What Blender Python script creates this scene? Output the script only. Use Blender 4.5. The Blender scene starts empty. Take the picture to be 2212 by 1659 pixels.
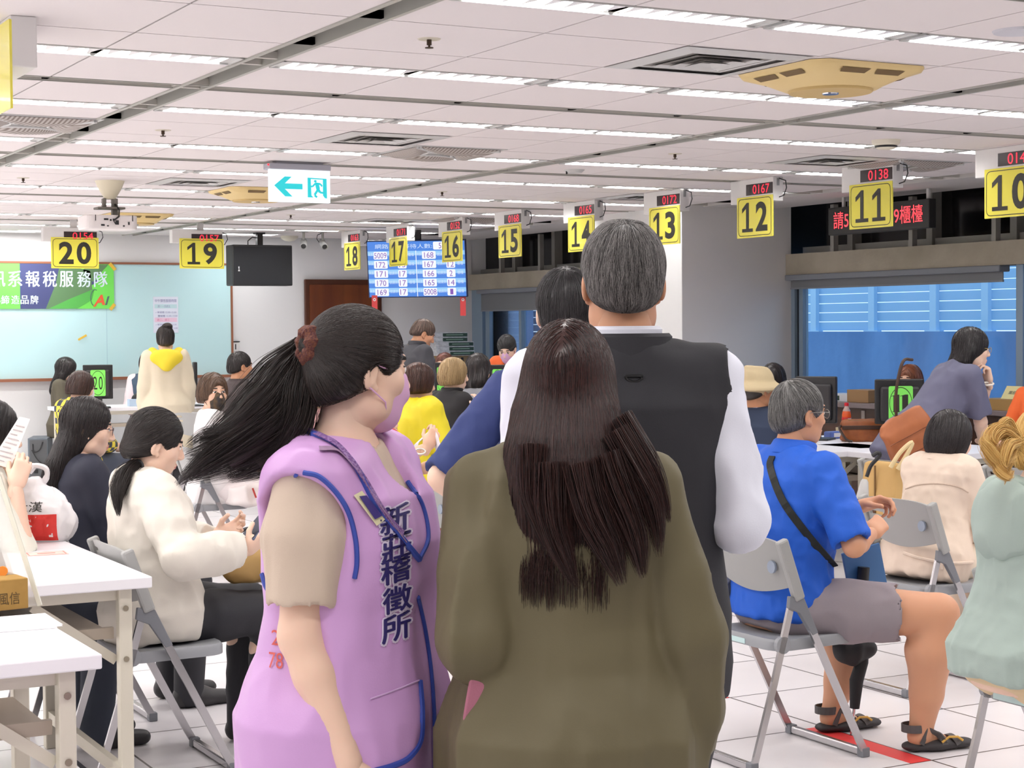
DBG = 0
import bpy, math, random
import numpy as np
from math import sin, cos, pi, radians, sqrt
from mathutils import Matrix, Vector
SC = bpy.context.scene
COL = SC.collection
random.seed(7); RNG = np.random.default_rng(7)
A = lambda *v: np.array(v, float)

# ---------------------------------------------------------------- camera
F, YAW, PIT, ROL, HC = 3792.65, 0.497037, -0.032951, -0.0078637, 1.526
fw = A(sin(YAW)*cos(PIT), cos(YAW)*cos(PIT), sin(PIT)); _r = A(cos(YAW), -sin(YAW), 0); _u = np.cross(_r, fw)
rt = cos(ROL)*_r + sin(ROL)*_u; up = -sin(ROL)*_r + cos(ROL)*_u
cd = bpy.data.cameras.new('camera'); cam = bpy.data.objects.new('camera', cd); COL.objects.link(cam)
cd.sensor_width = 36; cd.lens = F*36/2212; cd.clip_start = 0.05; cd.clip_end = 200
cam.matrix_world = Matrix(((rt[0], up[0], -fw[0], 0), (rt[1], up[1], -fw[1], 0), (rt[2], up[2], -fw[2], HC), (0, 0, 0, 1)))
SC.camera = cam
cd.dof.use_dof = False
def ray(x, y): return fw + rt*(x-1106)/F - up*(y-829.5)/F
def atD(x, y, D): return A(0, 0, HC) + ray(x, y)*D            # a point at a given distance along the view axis
def onZ(x, y, z): d = ray(x, y); return A(0, 0, HC) + d*(z-HC)/d[2]
def onY(x, y, Y): d = ray(x, y); return A(0, 0, HC) + d*Y/d[1]
def onX(x, y, X): d = ray(x, y); return A(0, 0, HC) + d*X/d[0]

# ---------------------------------------------------------------- world, exposure
W = bpy.data.worlds.new('World'); SC.world = W; W.use_nodes = True
W.node_tree.nodes['Background'].inputs[0].default_value = (0.62, 0.80, 1.0, 1)
W.node_tree.nodes['Background'].inputs[1].default_value = 1.8
SC.view_settings.view_transform = 'Standard'; SC.view_settings.look = 'None'
SC.view_settings.exposure = 0.0; SC.view_settings.gamma = 1.0; SC.view_settings.use_curve_mapping = False
SC.cycles.max_bounces = 6; SC.cycles.diffuse_bounces = 4; SC.cycles.glossy_bounces = 3
SC.cycles.transparent_max_bounces = 8; SC.cycles.transmission_bounces = 4; SC.cycles.caustics_reflective = False; SC.cycles.caustics_refractive = False
SC.cycles.sample_clamp_indirect = 6.0

# ceiling module (metres): slots along Y, strips and slots along X
CZ = 2.54
TX, TY = 3.072, 3.072
XR = [2.4285 + TX*k for k in (-2, -1, 0, 1)]          # first tile edge of each bay, slot is 0.13 wide before it
YA = [4.745 + TY*m for m in range(-2, 5)]
XEND, YEND, YBEG, XBEG = 8.66, 18.7, -4.2, -3.9
LAMP_POWER = 36.0
for x0 in XR:                                          # the fluorescent tubes of every strip: one lamp per bay and row
    for ya in YA:
        for y0, w in ((ya, .153), (ya+1.552, .167)):
            if y0 > 18.4: continue
            l = bpy.data.lights.new('strip_lamp', 'AREA'); l.shape = 'RECTANGLE'; l.size = 2.85; l.size_y = .10
            l.energy = LAMP_POWER*(.32 if y0 < 1.0 else .6 if y0 < 3.5 else 1.0 if y0 < 11 else 1.25); l.color = (1.0, .985, .965)
            o = bpy.data.objects.new('strip_lamp', l); o.location = (x0+1.47, y0+w/2, CZ+.030); COL.objects.link(o)

# ---------------------------------------------------------------- helpers
def lin(c):
    return tuple(((v/255)/12.92 if v/255 <= .04045 else ((v/255+.055)/1.055)**2.4) for v in c[:3])
MATS = {}
def mat(name, c=(200, 200, 200), rough=.6, metal=0., spec=.5, bump=None, vary=None, sheen=0, coat=0, trans=0, alpha=1, emit=0, sss=0, ecol=None):
    if name in MATS: return MATS[name]
    m = bpy.data.materials.new(name); m.use_nodes = True; nt = m.node_tree; b = nt.nodes['Principled BSDF']; L = nt.links.new
    col = (*lin(c), 1)
    b.inputs['Base Color'].default_value = col; b.inputs['Roughness'].default_value = rough; b.inputs['Metallic'].default_value = metal
    b.inputs['Specular IOR Level'].default_value = spec; b.inputs['Alpha'].default_value = alpha
    b.inputs['Transmission Weight'].default_value = trans; b.inputs['Coat Weight'].default_value = coat
    b.inputs['Sheen Weight'].default_value = sheen
    if sss: b.inputs['Subsurface Weight'].default_value = sss; b.inputs['Subsurface Radius'].default_value = (.012, .005, .003); b.inputs['Subsurface Scale'].default_value = 1.0
    if emit: b.inputs['Emission Color'].default_value = (*lin(ecol or c), 1); b.inputs['Emission Strength'].default_value = emit
    if bump or vary:
        tc = nt.nodes.new('ShaderNodeTexCoord')
    if bump:
        mp = nt.nodes.new('ShaderNodeMapping'); n = nt.nodes.new('ShaderNodeTexNoise'); bp = nt.nodes.new('ShaderNodeBump')
        s = bump[0]; mp.inputs['Scale'].default_value = s if isinstance(s, tuple) else (s, s, s)
        n.inputs['Scale'].default_value = 1; n.inputs['Detail'].default_value = 3; bp.inputs['Strength'].default_value = bump[1]; bp.inputs['Distance'].default_value = bump[2] if len(bump) > 2 else .01
        L(tc.outputs['Object'], mp.inputs['Vector']); L(mp.outputs[0], n.inputs['Vector']); L(n.outputs['Fac'], bp.inputs['Height']); L(bp.outputs[0], b.inputs['Normal'])
    if vary:                                            # (second colour, scale)
        mp = nt.nodes.new('ShaderNodeMapping'); n = nt.nodes.new('ShaderNodeTexNoise'); r = nt.nodes.new('ShaderNodeValToRGB')
        s = vary[1]; mp.inputs['Scale'].default_value = s if isinstance(s, tuple) else (s, s, s); n.inputs['Scale'].default_value = 1; n.inputs['Detail'].default_value = 4
        r.color_ramp.elements[0].position = .35; r.color_ramp.elements[1].position = .65
        r.color_ramp.elements[0].color = col; r.color_ramp.elements[1].color = (*lin(vary[0]), 1)
        L(tc.outputs['Object'], mp.inputs['Vector']); L(mp.outputs[0], n.inputs['Vector']); L(n.outputs['Fac'], r.inputs[0]); L(r.outputs[0], b.inputs['Base Color'])
    MATS[name] = m; return m
def emat(name, c, s):
    return mat(name, c=(0, 0, 0), rough=.4, emit=s, ecol=c)
def glass_mat(name='window glass', tint=(.93, .97, 1.0)):
    if name in MATS: return MATS[name]
    m = bpy.data.materials.new(name); m.use_nodes = True; nt = m.node_tree; nt.nodes.remove(nt.nodes['Principled BSDF'])
    t = nt.nodes.new('ShaderNodeBsdfTransparent'); t.inputs[0].default_value = (*tint, 1)
    g = nt.nodes.new('ShaderNodeBsdfGlossy'); g.inputs['Roughness'].default_value = .03
    fr = nt.nodes.new('ShaderNodeLayerWeight'); fr.inputs[0].default_value = .12; x = nt.nodes.new('ShaderNodeMixShader')
    nt.links.new(fr.outputs[0], x.inputs[0]); nt.links.new(t.outputs[0], x.inputs[1]); nt.links.new(g.outputs[0], x.inputs[2]); nt.links.new(x.outputs[0], nt.nodes['Material Output'].inputs[0])
    MATS[name] = m; return m

def unit(v): v = np.asarray(v, float); return v/(np.linalg.norm(v)+1e-12)
def link(name, me, m=None, parent=None):
    o = bpy.data.objects.new(name, me); COL.objects.link(o)
    if m is not None:
        for q in (m if isinstance(m, (list, tuple)) else [m]): me.materials.append(q)
    if parent is not None: o.parent = parent
    return o
def mesh_np(name, v, f, smooth=True, mi=None):
    """mesh from numpy arrays: v (n,3), f (m,4) or (m,3)"""
    me = bpy.data.meshes.new(name); n, k = f.shape
    me.vertices.add(len(v)); me.vertices.foreach_set('co', np.ascontiguousarray(v, np.float32).ravel())
    me.loops.add(n*k); me.loops.foreach_set('vertex_index', np.ascontiguousarray(f, np.int32).ravel())
    me.polygons.add(n); me.polygons.foreach_set('loop_start', np.arange(0, n*k, k, dtype=np.int32))
    me.polygons.foreach_set('loop_total', np.full(n, k, np.int32))
    if mi is not None: me.polygons.foreach_set('material_index', np.ascontiguousarray(mi, np.int32))
    me.update(calc_edges=True)
    if smooth: me.polygons.foreach_set('use_smooth', np.ones(n, bool))
    return me
_TXT = {}
def glyphs(s, bold=0.):
    key = (s, bold)
    if key not in _TXT:
        c = bpy.data.curves.new('lettering', 'FONT'); c.body = s; c.size = 1; c.offset = bold; c.resolution_u = 5
        o = bpy.data.objects.new('lettering', c); COL.objects.link(o)
        dg = bpy.context.evaluated_depsgraph_get(); me = bpy.data.meshes.new_from_object(o.evaluated_get(dg))
        v = np.array([tuple(q.co) for q in me.vertices]).reshape(-1, 3); f = [tuple(p.vertices) for p in me.polygons]
        bpy.data.objects.remove(o); bpy.data.meshes.remove(me); bpy.data.curves.remove(c)
        _TXT[key] = (v, f)
    return _TXT[key]

class MB:
    """collects boxes, tubes, prisms and lettering; build() links them as ONE mesh object"""
    def __init__(s): s.v = []; s.f = []
    def add(s, v, f):
        o = len(s.v); s.v += [tuple(map(float, p)) for p in v]; s.f += [tuple(i+o for i in q) for q in f]; return s
    def bx(s, lo, hi):
        x0, y0, z0 = lo; x1, y1, z1 = hi
        return s.add([(x0, y0, z0), (x1, y0, z0), (x1, y1, z0), (x0, y1, z0), (x0, y0, z1), (x1, y0, z1), (x1, y1, z1), (x0, y1, z1)],
                     [(0, 3, 2, 1), (4, 5, 6, 7), (0, 1, 5, 4), (1, 2, 6, 5), (2, 3, 7, 6), (3, 0, 4, 7)])
    def box(s, c, sz, R=None):
        h = np.array(sz)/2; P = np.array([(sx*h[0], sy*h[1], sz_*h[2]) for sz_ in (-1, 1) for sx, sy in ((-1, -1), (1, -1), (1, 1), (-1, 1))])
        if R is not None: P = P @ np.array(R).T
        return s.add(P + np.array(c), [(0, 3, 2, 1), (4, 5, 6, 7), (0, 1, 5, 4), (1, 2, 6, 5), (2, 3, 7, 6), (3, 0, 4, 7)])
    def tube(s, path, r, n=8, closed=False, sec=None, cap=True, ref=None):
        """sweep a circle (radius r, number or list) or a rectangle sec=(w,h) along path"""
        P = [np.array(p, float) for p in path]; m = len(P)
        rr = list(r) if hasattr(r, '__len__') else [r]*m
        T = []
        for i in range(m):
            a = P[i-1] if (i > 0 or closed) else P[i]; b = P[(i+1) % m] if (i < m-1 or closed) else P[i]; T.append(unit(b-a))
        N = np.array(ref if ref is not None else ((0, 0, 1) if abs(T[0][2]) < .9 else (1, 0, 0)), float); N = unit(N - T[0]*np.dot(N, T[0]))
        V = []; k = n if sec is None else 4
        for i in range(m):
            if ref is None or i: N = unit(N - T[i]*np.dot(N, T[i]))
            B = np.cross(T[i], N)
            if sec is None: V += [P[i] + rr[i]*(cos(2*pi*j/n)*N + sin(2*pi*j/n)*B) for j in range(n)]
            else: V += [P[i] + a*sec[0]/2*B + b*sec[1]/2*N for a, b in ((-1, -1), (1, -1), (1, 1), (-1, 1))]
        Fq = []
        for i in range(m if closed else m-1):
            a, b = i*k, ((i+1) % m)*k
            Fq += [(a+j, a+(j+1) % k, b+(j+1) % k, b+j) for j in range(k)]
        if cap and not closed: Fq += [tuple(range(k))[::-1], tuple(range((m-1)*k, m*k))]
        return s.add(V, Fq)
    def cyl(s, a, b, r0, r1=None, n=16): return s.tube([a, b], [r0, r0 if r1 is None else r1], n)
    def lathe(s, prof, c=(0, 0, 0), n=24):
        V = []; m = len(prof)
        for r, z in prof: V += [(c[0]+r*cos(2*pi*j/n), c[1]+r*sin(2*pi*j/n), c[2]+z) for j in range(n)]
        Fq = [(i*n+j, i*n+(j+1) % n, (i+1)*n+(j+1) % n, (i+1)*n+j) for i in range(m-1) for j in range(n)]
        return s.add(V, Fq + [tuple(range(n))[::-1], tuple(range((m-1)*n, m*n))])
    def prism(s, poly, O, ux, uy, d):
        """polygon (2-D points) in the plane O+ux,uy, extruded by vector d"""
        O, ux, uy, d = (np.array(q, float) for q in (O, ux, uy, d)); n = len(poly)
        V = [O + ux*x + uy*y for x, y in poly]; V += [p + d for p in V]
        return s.add(V, [tuple(range(n))[::-1], tuple(range(n, 2*n))] + [(i, (i+1) % n, n+(i+1) % n, n+i) for i in range(n)])
    def quad(s, a, b, c, d): return s.add([a, b, c, d], [(0, 1, 2, 3)])
    def text(s, t, O, ux, uy, h, w=None, bold=0., align='c', vfit=True):
        """flat lettering: O = centre (or left/bottom) of the box, h = height, w = width or None"""
        v, f = glyphs(t, bold)
        if not len(v): return s
        lo, hi = v.min(0), v.max(0); k = h/(hi[1]-lo[1]) if vfit else h; kx = (w/(hi[0]-lo[0])) if w else k
        q = v.copy(); q[:, 0] = (q[:, 0]-lo[0])*kx; q[:, 1] = (q[:, 1]-lo[1])*k
        if align == 'c': q[:, 0] -= (hi[0]-lo[0])*kx/2; q[:, 1] -= (hi[1]-lo[1])*k/2
        O, ux, uy = (np.array(z, float) for z in (O, ux, uy))
        return s.add(O + q[:, :1]*ux + q[:, 1:2]*uy, f)
    def build(s, name, m=None, parent=None, smooth=False, bevel=0, seg=2):
        me = bpy.data.meshes.new(name); me.from_pydata(s.v, [], s.f); me.update()
        o = link(name, me, m, parent)
        if smooth:
            me.polygons.foreach_set('use_smooth', np.ones(len(me.polygons), bool)); me.set_sharp_from_angle(angle=radians(40))
        if bevel:
            b = o.modifiers.new('edge', 'BEVEL'); b.width = bevel; b.segments = seg; b.limit_method = 'ANGLE'; b.angle_limit = radians(40); b.harden_normals = False
        return o
def rrect(w, h, r, n=5, cx=0, cy=0):
    P = []
    for qx, qy, a0 in ((1, 1, 0), (-1, 1, 90), (-1, -1, 180), (1, -1, 270)):
        for i in range(n+1):
            a = radians(a0 + 90*i/n); P.append((cx+qx*(w/2-r)+r*cos(a), cy+qy*(h/2-r)+r*sin(a)))
    return P
def frame_poly(mb, outer, inner, O, ux, uy):
    """flat ring between two same-length outlines"""
    O, ux, uy = (np.array(q, float) for q in (O, ux, uy)); n = len(outer)
    mb.add([O+ux*x+uy*y for x, y in outer] + [O+ux*x+uy*y for x, y in inner], [(i, (i+1) % n, n+(i+1) % n, n+i) for i in range(n)])
def tag(o, label, cat, group=None):
    o['label'] = label; o['category'] = cat
    if group: o['group'] = group
    return o
def thing(name, label, cat, loc=(0, 0, 0), rz=0., group=None):
    o = bpy.data.objects.new(name, None); COL.objects.link(o); o.location = loc; o.rotation_euler = (0, 0, rz); o.empty_display_size = .1
    return tag(o, label, cat, group)
def struct(o): o['kind'] = 'structure'; return o
def stuff(o): o['kind'] = 'stuff'; return o
KIDS = {}
def dup(root, loc, rz=None, label=None, group=None):
    """copy of a thing with copies of its parts and sub-parts"""
    r = root.copy(); COL.objects.link(r); r.location = loc
    if rz is not None: r.rotation_euler = (0, 0, rz)
    if label: r['label'] = label
    if group: r['group'] = group
    for ch in list(root.children):
        c = ch.copy(); COL.objects.link(c); c.parent = r
        for g in list(ch.children):
            d = g.copy(); COL.objects.link(d); d.parent = c
    return r
def head_rz(deg): return -radians(deg)                  # heading in degrees clockwise from +Y -> rotation about Z
# ---------------------------------------------------------------- room shell
M_tile = mat('ceiling tile', (226, 219, 218), .9, bump=(160, .15, .002))
M_bar = mat('ceiling bar', (196, 192, 184), .6)
M_alu = mat('grey aluminium', (176, 175, 168), .45, metal=.2)
M_wall = mat('white wall paint', (240, 240, 240), .75, bump=(60, .05))
M_grey = mat('grey wall tone', (236, 234, 233), .75, bump=(60, .05))
M_conc = mat('concrete', (172, 164, 148), .85, bump=(30, .3), vary=((158, 150, 134), 3))
M_black = mat('black plastic', (26, 26, 28), .45)
M_dark = mat('dark glazing', (12, 13, 16), .12)
M_wframe = mat('window frame metal', (150, 148, 142), .5, metal=.3)
def floor_material():
    m = bpy.data.materials.new('floor tile'); m.use_nodes = True; nt = m.node_tree; b = nt.nodes['Principled BSDF']; L = nt.links.new
    geo = nt.nodes.new('ShaderNodeNewGeometry'); sp = nt.nodes.new('ShaderNodeSeparateXYZ'); L(geo.outputs['Position'], sp.inputs[0])
    def mth(op, a, b_=None, c=None):
        n = nt.nodes.new('ShaderNodeMath'); n.operation = op
        for i, q in enumerate((a, b_, c)):
            if q is None: continue
            if isinstance(q, (int, float)): n.inputs[i].default_value = q
            else: L(q, n.inputs[i])
        return n.outputs[0]
    ln = []; cells = []
    for ax, off in (('X', 4.178), ('Y', 4.652)):
        t = mth('DIVIDE', mth('SUBTRACT', sp.outputs[ax], off - 60), .6); cells.append(mth('FLOOR', t))
        ln.append(mth('GREATER_THAN', mth('ABSOLUTE', mth('SUBTRACT', mth('FRACT', t), .5)), .5 - .0045/.6))
    joint = mth('MAXIMUM', ln[0], ln[1])
    cb = nt.nodes.new('ShaderNodeCombineXYZ'); L(cells[0], cb.inputs[0]); L(cells[1], cb.inputs[1])
    wn = nt.nodes.new('ShaderNodeTexWhiteNoise'); wn.noise_dimensions = '2D'; L(cb.outputs[0], wn.inputs['Vector'])
    nz = nt.nodes.new('ShaderNodeTexNoise'); nz.inputs['Scale'].default_value = 2.5; nz.inputs['Detail'].default_value = 5; L(geo.outputs['Position'], nz.inputs['Vector'])
    r = nt.nodes.new('ShaderNodeValToRGB'); r.color_ramp.elements[0].color = (*lin((214, 209, 212)), 1); r.color_ramp.elements[1].color = (*lin((233, 229, 231)), 1)
    L(mth('ADD', mth('MULTIPLY', wn.outputs['Value'], .35), mth('MULTIPLY', nz.outputs['Fac'], .7)), r.inputs[0])
    mx = nt.nodes.new('ShaderNodeMixRGB'); L(joint, mx.inputs[0]); L(r.outputs[0], mx.inputs[1]); mx.inputs[2].default_value = (*lin((74, 64, 62)), 1)
    L(mx.outputs[0], b.inputs['Base Color']); b.inputs['Roughness'].default_value = .28; b.inputs['Specular IOR Level'].default_value = .35
    return m
fl = MB().bx((-4, -4.4, -.1), (9.7, 18.8, 0)).build('floor', floor_material()); struct(fl)
# ceiling tiles: panels between the bars, strips and slots
ys = []                                                 # (y0, y1) tile rows
for ya in YA + [YA[-1]+TY]:
    a, b, c, d = ya+.153, ya+1.552, ya+1.719, ya+2.348
    ys += [(a, ya+.579), (ya+.579, ya+1.177), (ya+1.177, b), (c, d), (ya+2.465, ya+TY)]
ys = [(YBEG, YA[0])] + [(a, min(b, YEND)) for a, b in ys if a < YEND-.05]
xs = []
for x0 in XR:
    e = [x0 + .6*j for j in range(5)] + [x0 + TX - .13]
    xs += list(zip(e[:-1], e[1:]))
mb = MB(); g = .004
for x0, x1 in xs:
    for y0, y1 in ys: mb.bx((x0+g, y0+g, CZ), (x1-g, y1-g, CZ+.018))
struct(mb.build('ceiling', M_tile))
mb = MB()                                               # suspended bars behind the joints
for x0, x1 in xs:
    for xx in (x0, x1): mb.bx((xx-.012, YBEG, CZ+.004), (xx+.012, YEND, CZ+.03))
for y0, y1 in ys:
    for yy in (y0, y1): mb.bx((XR[0], yy-.012, CZ+.0035), (XEND, yy+.012, CZ+.0295))
struct(mb.build('trim_1', M_bar))
mb = MB()                                               # recessed linear slots
for x0 in XR:
    a, b = x0-.13, x0
    if a < XR[0]-.2: a = a
    mb.bx((a, YBEG, CZ+.05), (b, YEND, CZ+.06)); mb.bx((a-.003, YBEG, CZ-.005), (a+.016, YEND, CZ+.05)); mb.bx((b-.016, YBEG, CZ-.005), (b+.003, YEND, CZ+.05))
    y = YA[0]
    while y < YEND: mb.bx((a, y+2.34, CZ-.002), (b, y+2.352, CZ+.05)); y += TY
for ya in YA:
    if ya+2.46 > YEND: continue
    for x0 in XR:
        a, b = ya+2.348, ya+2.465
        mb.bx((x0, a, CZ+.04), (x0+TX-.13, b, CZ+.05)); mb.bx((x0, a, CZ-.003), (x0+TX-.13, a+.008, CZ+.04)); mb.bx((x0, b-.008, CZ-.003), (x0+TX-.13, b, CZ+.04))
struct(mb.build('trim_2', M_alu))
mb = MB()                                               # dark slot lines inside the linear diffusers
for x0 in XR:
    for i in range(3): mb.bx((x0-.105+i*.022, YBEG, CZ+.046), (x0-.098+i*.022, YEND, CZ+.0505))
struct(mb.build('trim_3', M_black))
struct(MB().bx((XEND, YBEG, CZ-.002), (9.42, YEND, CZ+.06)).build('trim_4', mat('plaster soffit', (205, 201, 199), .85)))
struct(MB().bx((-4, -4.4, CZ+.12), (10.0, 18.8, CZ+.2)).build('roof', M_wall))

YB = 18.7; XW_ = 9.6
struct(MB().bx((-4, YB, 0), (XW_+.22, YB+.1, CZ+.12)).build('wall_back', M_wall))
xg = onY(822, 600, YB)[0]
struct(MB().bx((xg, YB-.012, 0), (9.6, YB, CZ)).build('wall_back_right', M_grey))  # less lit part of the back wall, its shade put into the colour
struct(MB().bx((-4.1, -4.4, 0), (-4, YB, CZ+.12)).build('wall_left', M_wall))
struct(MB().bx((-4, -4.5, 0), (10.4, -4.4, CZ+.12)).build('wall_front', M_wall))
struct(MB().bx((-4, YB-.02, 0), (xg, YB-.001, .11)).build('baseboard_back', mat('dark skirting', (70, 62, 58), .5)))
# column on the window side: white side face, grey front face
CX0, CY0, CY1 = onY(1473, 600, 12.5)[0], 12.5, 13.95
XW = 9.6
col = MB(); col.bx((CX0, CY0+.004, 0), (XW, CY1, CZ+.1)); struct(col.build('wall_column', M_wall))
struct(MB().bx((CX0+.002, CY0, 0), (XW, CY0+.004, CZ+.1)).build('wall_column_face', M_grey))
# window side: low wall, concrete beam, upper glazing, blind case
mb = MB(); mb.bx((XW, 5.0, 0), (XW+.12, YB, .88)); struct(mb.build('wall_right', M_grey))
struct(MB().bx((XW-.1, -4.4, 0), (XW+.12, 5.0, CZ+.1)).build('wall_right_front', M_wall))
struct(MB().bx((XW-.06, 5.0, 1.957), (XW+.2, CY0, 2.14)).bx((XW-.06, CY1, 1.957), (XW+.2, YB, 2.14)).build('wall_right_beam', M_conc))
mb = MB()
for y0, y1 in ((5.0, CY0), (CY1, YB)): mb.bx((XW+.13, y0, 2.14), (XW+.24, y1, 2.205))
for Y in [onX(q, 480, XW+.05)[1] for q in (2165, 1985, 1815)] + [onX(q, 560, XW+.05)[1] for q in (1180, 1095)] + [8.2, 6.6]:
    mb.bx((XW-.05, Y-.035, 2.10), (XW, Y+.01, CZ)); mb.bx((XW+.1, Y-.10, 2.14), (XW+.2, Y-.03, CZ+.1))
struct(mb.build('window_3', M_wframe))
struct(MB().bx((XW+.2, 5.0, 2.14), (XW+.215, YB, CZ+.12)).build('window_4', M_dark))
YJ = onX(1716, 700, XW+.05)[1]; YP = onX(2199, 700, XW+.05)[1]
mb = MB()
M_wf2 = mat('pale window frame', (140, 160, 178), .5, metal=.2); M_blk = mat('rubber seal', (22, 28, 36), .6)
mb.bx((XW, CY0-.05, .88), (XW+.1, CY0, 1.957)); mb.bx((XW+.01, YP-.09, .88), (XW+.11, YP-.02, 1.957)); mb.bx((XW, 5.0, .88), (XW+.1, CY0, .90)); mb.bx((XW+.02, CY0-.14, .9), (XW+.08, CY0-.085, 1.957))
w1 = struct(mb.build('window_1', M_wf2))
o = MB().bx((XW+.03, CY0-.086, .9), (XW+.09, CY0-.05, 1.957)).build('window_seal', M_blk, w1)
o = MB().bx((XW+.05, YP-.05, .9), (XW+.056, CY0-.1, 1.957)).build('window_pane', glass_mat(), w1)
o = MB().bx((XW+.05, 5.0, .9), (XW+.056, YP-.06, 1.957)).build('window_pane', glass_mat(), w1)
mb = MB(); mb.bx((XW, YB-.28, .88), (XW+.1, YB, 1.957)); mb.bx((XW+.02, YB-1.2, .88), (XW+.08, YB-1.14, 1.957)); mb.bx((XW, CY1, .88), (XW+.1, YB, .90)); mb.bx((XW+.02, YB-.42, .88), (XW+.1, YB-.32, 1.957))
w2 = struct(mb.build('window_2', M_wf2))
MB().bx((XW+.05, CY1, .9), (XW+.056, YB-.28, 1.957)).build('window_pane', glass_mat(), w2)
# roller blinds
M_bl = mat('grey roller blind', (128, 132, 140), .7)
for y0, y1, zb, lab in ((9.86, CY0-.01, 1.845, 'long grey roller blind case above the right window'), (CY1+.02, YB-.28, 1.715, 'grey roller blind lowered over the far window beside the stacked boxes')):
    t = thing('roller_blind', lab, 'blind', (XW-.02, (y0+y1)/2, 1.957)); h = (y1-y0)/2
    MB().bx((-.06, -h, -.05), (.05, h, 0)).build('case', M_bl, t, bevel=.008)
    MB().bx((-.005, -h+.02, zb-1.957), (.003, h-.02, -.05)).build('fabric', mat('blind fabric', (120, 122, 126), .8), t)
    MB().bx((-.01, -h+.02, zb-1.957-.015), (.008, h-.02, zb-1.957)).build('bottom_rail', M_bl, t)
# outside: boundary wall, slatted metal fence on top; daylight's blue put into the colours
XO = 13.0
M_owall = mat('daylight blue outside wall', (86, 128, 178), .8, bump=(12, .3), vary=((110, 154, 205), (2.0, 2.0, .7)))
M_opan = mat('fence panel metal', (150, 196, 232), .5)
zt = onX(1960, 716, XO)[2]
struct(MB().bx((XO, 2, -.2), (XO+.2, 26.5, zt)).build('exterior_wall', M_owall))
fe = thing('metal_fence', 'pale blue slatted metal fence on the wall outside the windows', 'fence', (XO+.06, 17, zt))
mb = MB()
for i in range(14): mb.bx((.0, -14, .01+i*.107), (.03, 9.5, .01+i*.107+.100))
mb.build('panel', M_opan, fe)
for q in (1755, 1880, 2013, 2125, 1640, 1500):
    Y = onX(q, 660, XO)[1]; MB().bx((-.05, Y-17-.05, 0), (.0, Y-17+.05, 1.5)).bx((-.06, Y-17-.12, 0), (.0, Y-17+.12, .012)).build('post', mat('fence post', (172, 212, 240), .5), fe)
bk = onX(1120, 690, XO-.6); M_brk = mat('outside brick', (88, 122, 164), .8)
mb = MB(); mb.bx((XO-.5, bk[1], 0), (XO-.35, 27, 3)); struct(mb.build('exterior_brick_wall', M_brk))
mb = MB()
for i in range(14): mb.bx((XO-.503, bk[1], .95+i*.11), (XO-.499, 27, .958+i*.11))
struct(mb.build('exterior_brick_joint_line', mat('mortar', (150, 178, 205), .8)))
struct(MB().bx((XW+.2, 0, -.3), (16, 30, -.2)).build('exterior_ground', mat('outside paving', (120, 125, 130), .9)))

# red floor tape, one dash on every other tile
M_tape = mat('red floor tape', (224, 62, 62), .45)
for i, (x0, y0, y1, lab) in enumerate(((4.085, 4.652, 5.252, 'red tape dash on the floor under the blue shirt man'), (4.085, 5.852, 6.452, 'red tape dash on the floor behind the dark trousers'),
        (4.085, 7.052, 7.652, 'red tape dash on the floor hidden behind the olive shirt'), (4.085, 8.252, 8.852, 'red tape dash on the floor beyond the empty folding chair'),
        (5.285, 5.252, 5.852, 'red tape dash on the floor under the beige jacket woman'))):
    if i == 2: continue
    tag(MB().bx((x0, y0, 0), (x0+.088, y1, .0012)).build('floor_tape', M_tape), lab, 'tape', 'red floor tape dashes')
# ---------------------------------------------------------------- strip lights with white louvres
M_house = mat('light housing', (214, 214, 212), .35, metal=.3); M_louv = mat('white louvre', (246, 246, 248), .3)
M_chrome = mat('chrome', (205, 206, 208), .18, metal=1.)
def in_view(p, pad=60):
    d = np.array(p) - A(0, 0, HC); z = d @ fw
    if z < .5: return False
    x, y = 1106 + F*(d@rt)/z, 829.5 - F*(d@up)/z
    return -pad < x < 2212+pad and -pad < y < 1659+pad
_fx = {}
def make_fixture(Lx, w, loc, label):
    t = thing('strip_light', label, 'ceiling light', loc, 0, 'louvred strip lights in the ceiling')
    h = Lx/2
    mb = MB(); mb.bx((-h, 0, .085), (h, w, .09)); mb.bx((-h, 0, -.004), (h, .006, .085)); mb.bx((-h, w-.006, -.006), (h, w, .085)); mb.bx((-h, 0, -.004), (-h+.012, w, .085)); mb.bx((h-.012, 0, -.004), (h, w, .085))
    mb.bx((-h+.012, .012, .0), (-h+.05, w-.012, .03)); mb.bx((h-.05, .012, 0), (h-.012, w-.012, .03)); mb.build('housing', M_house, t)
    mb = MB(); n = int((Lx-.12)/.075)
    for i in range(n):
        c = -h+.06+.0375+i*(Lx-.12)/n
        mb.prism([(c-.027, .004), (c-.014, w*.4), (c, w-.012), (c+.014, w*.4), (c+.027, .004)], (0, 0, .0), (1, 0, 0), (0, 1, 0), (0, 0, .022))
    mb.build('louvre', M_louv, t)
    mb = MB(); mb.cyl((-h+.03, w/2, .045), (h-.03, w/2, .045), .013, n=8); mb.build('tube', M_louv, t)
    return t
cnt = 0
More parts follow.
